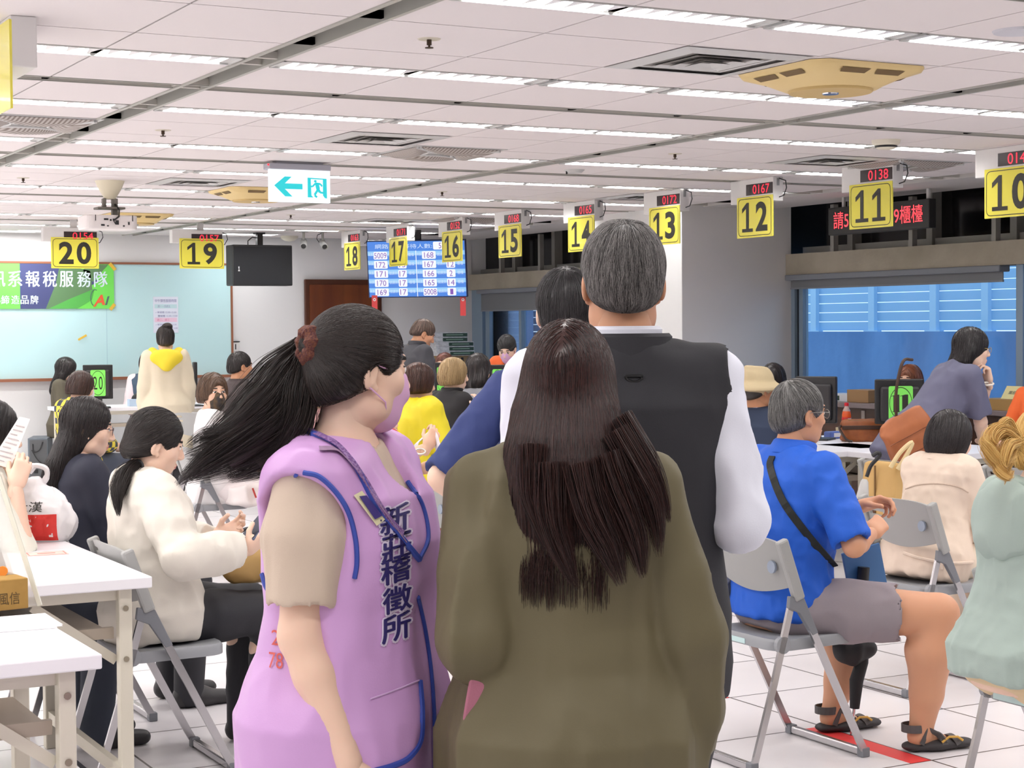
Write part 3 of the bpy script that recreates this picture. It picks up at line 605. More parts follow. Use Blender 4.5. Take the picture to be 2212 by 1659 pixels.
mb = MB(); mb.text('A', (q(216), -.0066, H_*.19), (1, 0, .18), (.25, 0, 1), H_*.25, .13, bold=.03); mb.build('red_letter', mat('banner red', (232, 96, 60), .6), t)
mb = MB(); mb.text('I', (q(231), -.0066, H_*.18), (1, 0, .1), (.3, 0, 1), H_*.2, .022, bold=.03); mb.tube([(q(205)+.05*cos(a), -.0064, H_*.24+.09*sin(a)) for a in np.linspace(1.2, 4.2, 10)], .004, 5); mb.build('grey_letter', mat('banner grey', (86, 110, 110), .6), t)
for (px, py, dx, dz), lab in (((243, 576, .06, -.07), 'yellow tape at the upper right corner of the green banner'), ((243, 663, .05, .06), 'yellow tape at the lower right corner of the green banner'), ((178, 729, .09, .05), 'yellow tape stuck alone on the writing board below the banner')):
    p = P(px, py, .047); o = MB().tube([(-dx/2, 0, -dz/2), (dx/2, 0, dz/2)], 0, sec=(.035 if py < 700 else .022, .001), ref=(0, 1, 0)).build('tape_strip', mat('yellow tape', (232, 190, 70), .5)); o.location = p; tag(o, lab, 'tape', 'yellow tape strips on the board')
x0, x1 = P(331, 680, .033)[0], P(385, 680, .033)[0]; z1, z0 = P(358, 641, .033)[2], P(358, 719, .033)[2]
t = thing('notice', 'white paper notice with a service timetable on the writing board', 'notice', ((x0+x1)/2, YB-.033, z0)); w, H_ = x1-x0, z1-z0
MB().bx((-w/2, -.002, 0), (w/2, .001, H_)).build('sheet', mat('notice paper', (228, 234, 248), .7), t)
mb = MB(); mb.bx((-w/2+.015, -.003, H_*.68), (w/2-.015, -.0021, H_*.79)); mb.build('pale_band', mat('notice band', (196, 226, 232), .7), t); mb = MB(); mb.bx((-w/2+.015, -.003, H_*.3), (w/2-.015, -.0021, H_*.42)); mb.build('pink_band', mat('notice pink', (238, 206, 226), .7), t)
mb = MB(); mb.text('中午彈性服務時間', (0, -.0035, H_*.89), (1, 0, 0), (0, 0, 1), H_*.085, w*.86); mb.text('週一 ~ 四週五', (-.02, -.0035, H_*.735), (1, 0, 0), (0, 0, 1), H_*.06, w*.5); mb.text('✓單號櫃 12:00-12:30', (0, -.0035, H_*.57), (1, 0, 0), (0, 0, 1), H_*.055, w*.84); mb.text('雙號櫃 12:30-13:00', (.02, -.0035, H_*.47), (1, 0, 0), (0, 0, 1), H_*.055, w*.78); mb.text('✓單號櫃 12:00-12:30', (0, -.0035, H_*.23), (1, 0, 0), (0, 0, 1), H_*.055, w*.84); mb.text('雙號櫃 12:30-13:00', (.02, -.0035, H_*.13), (1, 0, 0), (0, 0, 1), H_*.055, w*.78); mb.build('lettering', mat('notice ink', (150, 150, 190), .7), t)
mb = MB(); mb.text('週二、週三', (-.03, -.0035, H_*.36), (1, 0, 0), (0, 0, 1), H_*.06, w*.5); mb.build('pink_lettering', mat('notice red', (214, 110, 160), .7), t)
x0, x1 = P(656, 700)[0], P(821, 700)[0]; z1 = P(735, 604)[2]
def wood_mat():
    m = mat('brown door wood', (98, 46, 22), .35, coat=.3, vary=((120, 62, 26), (9, 9, .8))); return m
d = struct(MB().bx((x0, YB-.06, 0), (x1, YB-.013, z1)).build('door_1', mat('door frame wood', (84, 44, 24), .4), bevel=.01))
fw_ = (x1-x0)
MB().bx((x0+.05, YB-.075, 0), (x1-.05, YB-.055, z1-.06)).build('door_leaf', wood_mat(), d); MB().bx((x0+.14, YB-.09, 1.0), (x0+.16, YB-.075, 1.16)).build('door_handle', M_chrome, d)
p = P(507, 749); t = thing('wall_switch', 'small white switch box on the wall right of the writing board', 'switch', p); MB().bx((-.045, -.03, -.05), (.045, 0, .05)).build('box', M_box, t, bevel=.004); MB().bx((-.05, -.034, .052), (.05, 0, .062)).build('lid', M_black, t); MB().bx((-.006, -.032, -.03), (.006, -.03, .03)).build('rocker', M_black, t)
p = onY(1535, 763, CY0); t = thing('wall_switch', 'small white thermostat box on the grey column', 'switch', p); MB().bx((-.035, -.03, -.05), (.035, 0, .06)).build('box', M_box, t, bevel=.004); MB().bx((-.006, -.032, -.01), (.022, -.03, .02)).build('dial', M_black, t)
p = onY(1556, 770, CY0); t = thing('wall_socket', 'flat white socket plate beside the thermostat on the grey column', 'socket', p); MB().bx((-.035, -.008, -.03), (.035, 0, .03)).build('plate', mat('pale plate', (205, 202, 200), .5), t, bevel=.002)
# ---------------------------------------------------------------- folding chairs (local +y = the way the sitter faces)
M_cp = mat('grey chair plastic', (158, 158, 156), .5, bump=(220, .06, .001)); M_cs = mat('grey chair seat', (146, 148, 152), .5, bump=(220, .08, .001)); M_ct = mat('chair steel', (188, 186, 188), .22, metal=.95); M_cb = mat('grey bracket', (118, 120, 126), .45)
def make_chair(label):
    t = thing('folding_chair', label, 'chair', (0, 0, 0), 0, 'grey folding chairs')
    W2 = .215; a_top, a_ft = A(0, -.325, .78), A(0, .2, .015)
    fr = lambda z: .215-.305*z/.6 if z < .6 else -.09-.33*(z-.6)           # y of the front frame at height z
    # seat: rounded slab, slightly dished
    n = 12; pts = rrect(.39, .37, .07, 5); v = []; f = []; m = len(pts)
    for k, (sc, z) in enumerate(((1, .402), (1.0, .432), (.97, .44), (.8, .436), (.4, .431), (.02, .43))):
        for x, y in pts: v.append((x*sc*(1-.06*(y > 0)), y*sc+.02, z-.012*(y < -.1)*0))
    for k in range(5):
        for i in range(m): f.append((k*m+i, k*m+(i+1) % m, (k+1)*m+(i+1) % m, (k+1)*m+i))
    f.append(tuple(range(m))[::-1]); f.append(tuple(range(5*m, 6*m)))
    MB().add(v, f).build('seat', M_cs, t, smooth=True)
    # backrest: curved panel with two slots, wavy lower edge
    nx, nz = 25, 13; v = []; f = []
    slot = lambda x, z: abs(x+.13) < .052 and (abs(z-.755) < .009 or abs(z-.715) < .009)
    xs_ = sorted(set(list(np.linspace(-.225, .225, 19)) + [-.182, -.078])); zt = lambda x: .795-.03*(abs(x)/.225)**4; zb = lambda x: .588+.042*math.cos(abs(x)/.225*pi*.5)*-1+.042
    zrel = sorted(set([0, .25, .5, .75, 1.] + [(.706-.59)/.2, (.724-.59)/.2, (.746-.59)/.2, (.764-.59)/.2]))
    P = []
    for th in (0, 1):
        for x in xs_:
            for q in zrel:
                z = zb(x)+(zt(x)-zb(x))*q; y = fr(z)-.03*(1-(x/.225)**2) + .012 - th*.012; P.append((x, y, z))
    nX, nZ = len(xs_), len(zrel); hole = set()
    for i in range(nX-1):
        for j in range(nZ-1):
            if -.183 <= xs_[i] and xs_[i+1] <= -.077 and j in (zrel.index((.706-.59)/.2), zrel.index((.746-.59)/.2)): hole.add((i, j))
    idx = lambda th, i, j: th*nX*nZ+i*nZ+j; Fq = []
    for i in range(nX-1):
        for j in range(nZ-1):
            if (i, j) in hole:
                continue
            Fq.append((idx(0, i, j), idx(0, i, j+1), idx(0, i+1, j+1), idx(0, i+1, j))); Fq.append((idx(1, i, j), idx(1, i+1, j), idx(1, i+1, j+1), idx(1, i, j+1)))
            for di, dj, e in ((-1, 0, ((i, j), (i, j+1))), (1, 0, ((i+1, j+1), (i+1, j))), (0, -1, ((i+1, j), (i, j))), (0, 1, ((i, j+1), (i+1, j+1)))):
                q = (i+di, j+dj)
                if q in hole or not (0 <= q[0] < nX-1 and 0 <= q[1] < nZ-1): Fq.append((idx(0, *e[0]), idx(1, *e[0]), idx(1, *e[1]), idx(0, *e[1])))
    b = MB().add(P, Fq).build('backrest', M_cp, t, smooth=True)
    MB().cyl((.15, fr(.69)-.03, .69), (.15, fr(.69)-.0335+.012, .69), .022, n=20).build('emblem', mat('emblem blue grey', (140, 150, 166), .5), b)
    for s in (-1, 1):
        x = s*W2
        MB().tube([(x, fr(.77), .77), (x, fr(.56), .56), (x, fr(.3), .3), (x, fr(.06), .06), (x, fr(.02)+.004, .018)], 0, sec=(.012, .026), ref=(0, .83, .56)).build('front_leg', M_ct, t)
        MB().tube([(x*1.0, fr(.79)-.002, .79), (x, fr(.58), .58)], 0, sec=(.03, .042), ref=(0, .83, .56)).build('side_sleeve', M_cp, t, bevel=.008)
        xr = s*(W2-.018); yb = fr(.56)-.002
        MB().tube([(xr, yb-.025, .575), (xr, -.172, .3), (xr, -.25, .05), (xr, -.26, .016)], 0, sec=(.012, .024), ref=(0, .95, .3)).build('rear_leg', M_ct, t)
        MB().prism([(yb-.05, .595), (yb+.01, .585), (yb+.07, .46), (yb+.045, .452), (yb-.01, .535), (yb-.055, .555)], (s*(W2-.012), 0, 0), (0, 1, 0), (0, 0, 1), (s*.02, 0, 0)).build('bracket', M_cb, t, bevel=.003)
        MB().cyl((s*(W2-.03), -.135, .425), (s*(W2-.012), -.135, .425), .03, n=16).build('pivot', M_cs, t)
    for y, w_ in ((fr(.02)+.004, W2), (-.26, W2-.018)):
        MB().bx((-w_+.02, y-.013, .004), (w_-.02, y+.013, .03)).build('crossbar', M_ct, t, bevel=.004)
        mb = MB()
        for s in (-1, 1): mb.bx((s*w_-.025 if s > 0 else -w_-.008, y-.017, 0), (w_+.008 if s > 0 else -w_+.025, y+.017, .034))
        mb.build('foot_cap', M_cb, t, bevel=.004)
    return t
chair0 = make_chair('x'); _used = []
def chair(x, y, label, heading=90):
    o = chair0 if not _used else dup(chair0, (x, y, 0)); _used.append(1)
    o.location = (x, y, 0); o.rotation_euler = (0, 0, head_rz(heading)); o['label'] = label; return o
chair(3.80, 5.02, 'grey folding chair holding the man in the blue polo shirt')
MB().bx((-.14, -.1672, .406), (.02, -.1655, .424)).build('seat_label', mat('pale blue sticker', (196, 222, 222), .5), chair0)
for x, y, lab in ((1.80, 5.95, 'grey folding chair of the woman in the cream sweater'), (1.79, 6.85, 'grey folding chair of the woman with long black hair and glasses'), (5.06, 5.68, 'grey folding chair holding the woman in the beige jacket'),
        (3.90, 3.75, 'grey folding chair of the blonde woman in the mint hoodie'), (3.68, 7.36, 'empty grey folding chair between the lavender vest and the olive shirt'), (6.38, 7.28, 'empty grey folding chair with a tan bag and umbrella hung behind it'),
        (6.58, 6.55, 'empty grey folding chair right of the beige jacket woman'), (3.50, 8.27, 'folding chair of the woman in the striped top, mostly hidden'), (3.87, 9.62, 'folding chair of the person in pink lace behind the flying ponytail'),
        (3.56, 10.56, 'folding chair of the woman in the black patterned mask'), (4.76, 10.12, 'folding chair with the yellow raincoat over its back'), (6.0, 11.3, 'folding chair of the blonde woman in black, hidden'), (5.15, 15.6, 'far folding chair left of the black mask woman'),
        (7.6, 12.2, 'folding chair of the dark haired person in the grey shirt, hidden')):
    if 'hidden' in lab and x in (6.0, 7.6): continue
    if x == 5.15: continue
    chair(x, y, lab)
chair(4.95, 14.85, 'far folding chair seen between the beige coat and the black mask', 60)

# ---------------------------------------------------------------- tables
M_top = mat('white laminate', (238, 236, 240), .35); M_tl = mat('cream steel', (214, 208, 192), .45, metal=.1); M_bolt = mat('steel bolt', (170, 160, 140), .35, metal=.8)
def make_table(x0, x1, y0, y1, h, label, shelf=True, name='folding_table'):
    t = thing(name, label, 'table', ((x0+x1)/2, (y0+y1)/2, 0), 0, 'white folding tables'); w, d = (x1-x0)/2, (y1-y0)/2
    MB().bx((-w, -d, h-.036), (w, d, h)).build('tabletop', M_top, t, bevel=.004)
    lx, ly = w-.075, d-.06
    MB().bx((-lx-.02, -ly, h-.075), (lx+.02, -ly+.022, h-.036)).bx((-lx-.02, ly-.022, h-.075), (lx+.02, ly, h-.036)).build('apron', M_tl, t)
    for sx in (-1, 1):
        for sy in (-1, 1):
            lg = MB().bx((sx*lx-.021, sy*ly-.021, 0), (sx*lx+.021, sy*ly+.021, h-.036)).build('leg', M_tl, t, bevel=.004)
            mb = MB()
            for z in (h-.1, h-.26): mb.cyl((sx*lx, sy*ly-.024, z), (sx*lx, sy*ly-.02, z), .009, n=10)
            if sy < 0: mb.build('bolt', M_bolt, lg)
        MB().bx((sx*lx-.012, -ly+.022, .1), (sx*lx+.012, ly-.022, .14)).build('leg_rail', M_tl, t)
        MB().tube([(sx*(lx-.02), -ly+.03, h-.27), (sx*(lx-.28), -ly+.03, h-.08)], 0, sec=(.012, .03)).build('brace', M_tl, t)
    MB().bx((-lx+.03, -ly, .1), (lx-.03, -ly+.03, .14)).build('front_rail', M_tl, t)
    if shelf: MB().bx((-lx+.025, -ly+.05, h-.2), (lx-.025, ly-.03, h-.185)).bx((-lx+.025, -ly+.03, h-.2), (lx-.025, -ly+.05, h-.165)).build('under_shelf', mat('shelf board', (176, 164, 148), .5), t)
    return t
c1, c2 = onZ(221, 1413, .75), onZ(329, 1245, .75)
make_table(c1[0]-1.8, c1[0], c1[1], c1[1]+.6, .75, 'white folding table at the lower left corner, nearest the viewer')
make_table(c2[0]-1.8, c2[0], c2[1], c2[1]+1.1, .75, 'white folding table holding the red and white plastic bag')
make_table(4.33, 6.1, 17.2, 17.85, .75, 'white desk of counter 20 in front of the writing board', shelf=True)
r1a, r1b = onZ(1790, 976, .72), onZ(1936, 966, .72)
make_table(r1a[0]-.08, r1b[0]+.02, r1a[1]-.02, r1a[1]+.58, .72, 'white table carrying the brown handbag and orange drink bottle')
r2 = onZ(1968, 987, .72); make_table(r2[0], r2[0]+1.05, r2[1], r2[1]+.6, .72, 'white table behind the beige jacket woman')
# long dark counter under the windows
t = thing('service_counter', 'long dark wood counter below the right window', 'counter', (9.2, 9.7, 0)); M_cw = mat('dark counter wood', (72, 46, 34), .4, vary=((58, 36, 28), (3, 3, 20))); M_ctp = mat('counter top', (120, 108, 110), .3)
MB().bx((-.25, -4.2, .86), (.38, 2.7, .9)).build('top', M_ctp, t, bevel=.006); MB().bx((-.2, -4.15, 0), (.36, 2.65, .86)).build('body', M_cw, t)
mb = MB()
for y in (-3.4, -1.9, -.4, 1.1, 2.4): mb.bx((-.206, y-.02, .1), (-.2, y+.02, .84))
mb.build('panel_strip', mat('pale strip', (150, 140, 134), .5), t)
t = thing('service_counter', 'dark counter under the far window behind the staff', 'counter', (9.2, 16.2, 0)); MB().bx((-.25, -2.1, .86), (.38, 2.2, .9)).build('top', M_ctp, t, bevel=.006); MB().bx((-.2, -2.05, 0), (.36, 2.15, .86)).build('body', M_cw, t)
# staff tables in front of counter 15-18 seats
p16 = atD(1075, 820, 14.6); p17 = atD(953, 820, 15.8)
make_table(p16[0]-.22, p16[0]+.35, p16[1]-.4, p16[1]+.55, .72, 'white desk carrying the monitor in front of the orange vest')
make_table(p17[0]-.2, p17[0]+.35, p17[1]-.3, p17[1]+.9, .72, 'white desk carrying the monitor behind the blonde haired woman')
p11 = atD(1943, 860, 11.8); p12 = atD(1762, 860, 12.2)
make_table(p12[0]-.3, p11[0]+.35, p11[1]-.25, p12[1]+.35, .72, 'white staff desk carrying the monitor with card 11')

# ---------------------------------------------------------------- monitors with green number cards
M_card = mat('green card', (132, 236, 98), .6); M_bez = mat('monitor black', (30, 30, 32), .4)
def monitor(p, rz, num, label, w=.42, h=.34, stand=.14, emboss=''):
    """p = bottom centre on the table, back of the monitor faces local -y"""
    t = thing('monitor', label, 'monitor', p, rz, 'black monitors with green number cards')
    MB().bx((-w/2, 0, stand), (w/2, .035, stand+h)).build('case', M_bez, t, bevel=.008)
    MB().prism([(-w/2+.03, stand+.02), (w/2-.03, stand+.02), (w/2-.03, stand+h-.05), (-w/2+.03, stand+h-.05)], (0, 0, 0), (1, 0, 0), (0, 0, 1), (0, -.03, 0)).build('back_cover', mat('monitor back', (42, 40, 42), .45), t, bevel=.015)
    MB().bx((-.04, -.02, .015), (.04, .0, stand+.1)).build('neck', M_bez, t); MB().bx((-.12, -.1, 0), (.12, .08, .015)).build('base', M_bez, t, bevel=.006)
    if num:
        cw, ch = w*.5, h*.76
        cdd = MB().prism(rrect(cw, ch, .012, 3), (0, -.0315, stand+h*.47), (1, 0, 0), (0, 0, 1), (0, -.001, 0)).build('number_card', M_card, t)
        mb = MB(); el = lambda k: [(cw*.47*k*cos(a), ch*.47*k*sin(a)) for a in np.linspace(0, 2*pi, 41)[:-1]]
        frame_poly(mb, el(1), el(.95), (0, -.0332, stand+h*.47), (1, 0, 0), (0, 0, 1))
        for i, chh in enumerate(num):
            x = (i-(len(num)-1)/2)*cw*.36
            if chh == '1': mb.prism([(-.02, -.5), (.02, -.5), (.02, .5), (.0, .5), (-.035, .42), (-.035, .4), (-.02, .42)], (x, -.0332, stand+h*.47), (1, 0, 0), (0, 0, ch*.5), (0, -.0002, 0)); mb.bx((x-.028, -.0334, stand+h*.47-ch*.26), (x+.028, -.0332, stand+h*.47-ch*.245))
            else: mb.text(chh, (x, -.0332, stand+h*.47), (1, 0, 0), (0, 0, 1), ch*.5, cw*.26)
        mb.build('printed_number', M_ink, cdd)
    if emboss: mb = MB(); mb.text(emboss, (0, -.0318, stand+h-.027), (1, 0, 0), (0, 0, 1), .018, .07); mb.build('embossed_mark', mat('embossed black', (58, 56, 58), .35), t)
    return t
def place_monitor(px0, px1, pyt, pyb, D, num, label, rz, zt_=.72, emboss=''):
    a, b = atD(px0, (pyt+pyb)/2, D), atD(px1, (pyt+pyb)/2, D); top = atD((px0+px1)/2, pyt, D)[2]; bot = atD((px0+px1)/2, pyb, D)[2]
    c = (a+b)/2; return monitor((c[0], c[1], zt_), rz, num, label, np.linalg.norm(b-a), top-bot, bot-zt_, emboss)
place_monitor(1891, 1996, 819, 916, 11.8, '11', 'black monitor with a green card numbered 11', -YAW, .72, 'acer')
place_monitor(1716, 1808, 813, 914, 12.2, '', 'black monitor behind the head of the blue polo man, without a card', -YAW-.5, .72)
place_monitor(180, 243, 788, 862, 17.3, '20', 'black monitor with a green card numbered 20', -YAW+.25, .75)
place_monitor(1053, 1097, 788, 850, 14.6, '16', 'grey topped monitor with a green card, in front of the orange vest', -YAW, .72)
place_monitor(938, 968, 783, 850, 15.8, '17', 'monitor with a green card behind the blonde haired woman', -YAW-.2, .72)
place_monitor(408, 427, 782, 858, 17.6, '', 'thin dark monitor edge right of the beige coat', -YAW-1.2, .75)
# ---------------------------------------------------------------- organic shapes: signed distance volumes meshed with surface nets
def smin(a, b, k):
    if k <= 0: return np.minimum(a, b)
    h = np.maximum(k-np.abs(a-b), 0)/k; return np.minimum(a, b)-h*h*k*.25
def smax(a, b, k): return -smin(-a, -b, k)
class Vol:
    def __init__(s, lo, hi, h):
        s.h = h; s.lo = np.floor(np.array(lo)/h)*h-2*h; s.n = (np.ceil((np.array(hi)-s.lo)/h)+3).astype(int)
        s.D = np.full(s.n, .25, np.float32); s.ax = [(s.lo[i]+h*np.arange(s.n[i])).astype(np.float32) for i in range(3)]
    def put(s, fn, lo, hi, k=.01, op='u'):
        m = k+4*s.h; i0 = np.clip(np.floor((np.array(lo)-m-s.lo)/s.h).astype(int), 0, s.n-1); i1 = np.clip(np.ceil((np.array(hi)+m-s.lo)/s.h).astype(int)+1, 1, s.n)
        if (i1 <= i0).any(): return s
        sl = tuple(slice(a, b) for a, b in zip(i0, i1)); X, Y, Z = s.ax[0][sl[0]][:, None, None], s.ax[1][sl[1]][None, :, None], s.ax[2][sl[2]][None, None, :]
        d = fn(X, Y, Z).astype(np.float32); q = s.D[sl]
        s.D[sl] = smin(q, d, k) if op == 'u' else smax(q, -d, k) if op == 's' else smax(q, d, k); return s
    def cap(s, a, b, ra, rb=None, k=.02, op='u', flat=None):
        a, b = np.array(a, float), np.array(b, float); rb = ra if rb is None else rb; ab = b-a; L2 = max(ab@ab, 1e-9); r = max(ra, rb)
        def fn(X, Y, Z):
            q = [X-a[0], Y-a[1], Z-a[2]]
            if flat is not None:
                ax, f = unit(flat[0]), 1/flat[1]-1; c = q[0]*ax[0]+q[1]*ax[1]+q[2]*ax[2]; q = [q[i]+ax[i]*c*f for i in range(3)]
            t = np.clip((q[0]*ab[0]+q[1]*ab[1]+q[2]*ab[2])/L2, 0, 1); d = np.sqrt(sum((q[i]-t*ab[i])**2 for i in range(3)))-(ra+(rb-ra)*t)
            return d*(flat[1] if flat is not None and flat[1] < 1 else 1)
        R = r*(max(1, flat[1]) if flat is not None else 1)
        return s.put(fn, np.minimum(a, b)-R, np.maximum(a, b)+R, k, op)
    def chain(s, P, r, k=.02, **kw):
        for i in range(len(P)-1): s.cap(P[i], P[i+1], r[i], r[i+1], k, **kw)
        return s
    def ell(s, c, r, k=.02, op='u', R=None):
        c, r = np.array(c, float), np.array(r, float); M = np.eye(3) if R is None else np.array(R)
        def fn(X, Y, Z):
            q = [X-c[0], Y-c[1], Z-c[2]]; p = [q[0]*M[0, i]+q[1]*M[1, i]+q[2]*M[2, i] for i in range(3)]
            k0 = np.sqrt(sum((p[i]/r[i])**2 for i in range(3))); k1 = np.sqrt(sum((p[i]/r[i]**2)**2 for i in range(3)))
            return k0*(k0-1)/np.maximum(k1, 1e-4)
        m = r.max(); return s.put(fn, c-m, c+m, k, op)
    def loft(s, a, b, right, tab, k=.02, sup=2.3, op='u', end=.03):
        """elliptic sections along a->b; tab rows: (s, rx, ry, forward offset)"""
        a, b = np.array(a, float), np.array(b, float); L = np.linalg.norm(b-a); w = (b-a)/L; rgt = unit(np.array(right)-w*np.dot(right, w)); fwd = np.cross(w, rgt); T = np.array([list(q)+[0]*(4-len(q)) for q in tab], float)
        def fn(X, Y, Z):
            q = [X-a[0], Y-a[1], Z-a[2]]; t = (q[0]*w[0]+q[1]*w[1]+q[2]*w[2])/L
            rx, ry, of = (np.interp(t, T[:, 0], T[:, i]) for i in (1, 2, 3))
            u = q[0]*rgt[0]+q[1]*rgt[1]+q[2]*rgt[2]; v = q[0]*fwd[0]+q[1]*fwd[1]+q[2]*fwd[2]-of
            rr = ((np.abs(u)/rx)**sup+(np.abs(v)/ry)**sup)**(1/sup); d = (rr-1)*np.minimum(rx, ry)
            return smax(d, np.maximum(T[0, 0]-t, t-T[-1, 0])*L, end)
        R = T[:, 1:3].max()+abs(T[:, 3]).max(); return s.put(fn, np.minimum(a, b)-R, np.maximum(a, b)+R, k, op)
    def half(s, p, n, k=.004):
        """keep only the side of the plane that n points away from"""
        n = unit(n); c = float(np.dot(n, p)); X, Y, Z = s.ax[0][:, None, None], s.ax[1][None, :, None], s.ax[2][None, None, :]
        s.D = smax(s.D, (X*n[0]+Y*n[1]+Z*n[2]-c).astype(np.float32), k); return s
    def fold(s, amp, fx, seed=0, ridge=True):
        """soft cloth folds: displace the surface by smooth noise of frequency fx (per metre on each axis)"""
        r = np.random.default_rng(seed); N = 24; g = r.random((N, N, N)).astype(np.float32); f = np.array(fx)
        X, Y, Z = (((s.ax[i]-s.ax[i][0]+.37*(seed % 7))*f[i]) for i in range(3))
        def ip(A0):
            i = np.floor(A0).astype(int); t = A0-i; t = t*t*(3-2*t); return i % N, (i+1) % N, t.astype(np.float32)
        x0, x1, tx = ip(X); y0, y1, ty = ip(Y); z0, z1, tz = ip(Z); tx, ty, tz = tx[:, None, None], ty[None, :, None], tz[None, None, :]
        G = lambda a, b, c: g[np.ix_(a, b, c)]
        v = ((G(x0, y0, z0)*(1-tx)+G(x1, y0, z0)*tx)*(1-ty)+(G(x0, y1, z0)*(1-tx)+G(x1, y1, z0)*tx)*ty)*(1-tz)+((G(x0, y0, z1)*(1-tx)+G(x1, y0, z1)*tx)*(1-ty)+(G(x0, y1, z1)*(1-tx)+G(x1, y1, z1)*tx)*ty)*tz
        if ridge: v = 1-np.abs(2*v-1)
        s.D = s.D-amp*(v-.5); return s
    def mesh(s):
        """surface nets: (verts, quads)"""
        D = s.D; D[0] = D[-1] = .1; D[:, 0] = D[:, -1] = .1; D[:, :, 0] = D[:, :, -1] = .1
        S = D < 0; c = np.zeros(np.array(D.shape)-1, np.int8)
        O = [(i, j, k) for i in (0, 1) for j in (0, 1) for k in (0, 1)]; n = D.shape
        for i, j, k in O: c += S[i:n[0]-1+i, j:n[1]-1+j, k:n[2]-1+k]
        I = np.argwhere((c > 0) & (c < 8)); V = np.stack([D[I[:, 0]+i, I[:, 1]+j, I[:, 2]+k] for i, j, k in O], 1)
        acc = np.zeros((len(I), 3), np.float32); cnt = np.zeros(len(I), np.float32)
        for a in range(8):
            for b in range(a+1, 8):
                da = np.array(O[b])-np.array(O[a])
                if np.abs(da).sum() != 1: continue
                m = (V[:, a] < 0) != (V[:, b] < 0); t = V[m, a]/(V[m, a]-V[m, b]); acc[m] += np.array(O[a])+t[:, None]*da; cnt[m] += 1
        P = (I+acc/cnt[:, None])*s.h+s.lo; vid = np.full(c.shape, -1, np.int32); vid[I[:, 0], I[:, 1], I[:, 2]] = np.arange(len(I)); Q = []
        for ax in range(3):
            sl0 = [slice(1, n[i]-1) for i in range(3)]; sl1 = list(sl0); sl0[ax] = slice(0, n[ax]-1); sl1[ax] = slice(1, n[ax])
            A0, B0 = S[tuple(sl0)], S[tuple(sl1)]; E = np.argwhere(A0 != B0); fl = A0[tuple(E.T)]
            for i in range(3):
                if i != ax: E[:, i] += 1
            u, v = [(1, 2), (2, 0), (0, 1)][ax]; e = np.eye(3, dtype=int); q = np.stack([vid[tuple((E-du*e[u]-dv*e[v]).T)] for du, dv in ((1, 1), (0, 1), (0, 0), (1, 0))], 1)
            q[~fl] = q[~fl][:, ::-1]; Q.append(q)
        Q = np.concatenate(Q); return P, Q[(Q >= 0).all(1)]
    def samp(s, P):
        q = (P-s.lo)/s.h; q = np.clip(q, 0, np.array(s.n)-1.001); i = q.astype(int); t = q-i; r = 0
        for a in (0, 1):
            for b in (0, 1):
                for c in (0, 1): r = r+s.D[i[:, 0]+a, i[:, 1]+b, i[:, 2]+c]*(t[:, 0] if a else 1-t[:, 0])*(t[:, 1] if b else 1-t[:, 1])*(t[:, 2] if c else 1-t[:, 2])
        return r
    def grad(s, P):
        e = s.h*.8; g = np.stack([s.samp(P+e*d)-s.samp(P-e*d) for d in np.eye(3)], 1); return g/(np.linalg.norm(g, axis=1, keepdims=True)+1e-9)
    def snap(s, P, off=.0, it=6):
        P = np.array(P, float)
        for _ in range(it): P = P-s.grad(P)*(s.samp(P)-off)[:, None]
        return P
def relax(P, Q, it=1):
    """light smoothing of a quad mesh"""
    for _ in range(it):
        acc = np.zeros_like(P); c = np.zeros(len(P))
        for a, b in ((0, 1), (1, 2), (2, 3), (3, 0)):
            np.add.at(acc, Q[:, a], P[Q[:, b]]); np.add.at(c, Q[:, a], 1); np.add.at(acc, Q[:, b], P[Q[:, a]]); np.add.at(c, Q[:, b], 1)
        P = P*.5+.5*acc/np.maximum(c, 1)[:, None]
    return P
def vobj(vol, name, m, parent, sm=1):
    P, Q = vol.mesh()
    if sm: P = relax(P, Q, sm)
    return link(name, mesh_np(name, P, Q), m, parent)
def strands(paths, r0, r1=.3):
    """paths (N,S,3) -> thin three-sided tapering tubes"""
    N, S_, _ = paths.shape; T = np.gradient(paths, axis=1); T /= np.linalg.norm(T, axis=2, keepdims=True)+1e-9
    a = RNG.normal(size=(N, 1, 3)); n1 = np.cross(T, a); n1 /= np.linalg.norm(n1, axis=2, keepdims=True)+1e-9; n2 = np.cross(T, n1)
    rad = (r0*(np.linspace(1, r1, S_)))[None, :, None]*(np.ones((N, 1, 1)) if np.isscalar(r0) else 1)
    V = np.stack([paths+rad*(cos(q)*n1+sin(q)*n2) for q in (0, 2*pi/3, 4*pi/3)], 2).reshape(-1, 3)
    b = (np.arange(N)*S_*3)[:, None, None]+(np.arange(S_-1)*3)[None, :, None]; j = np.arange(3)[None, None, :]; j2 = (j+1) % 3
    Fq = np.stack([b+j, b+j2, b+3+j2, b+3+j], -1).reshape(-1, 4); return V, Fq
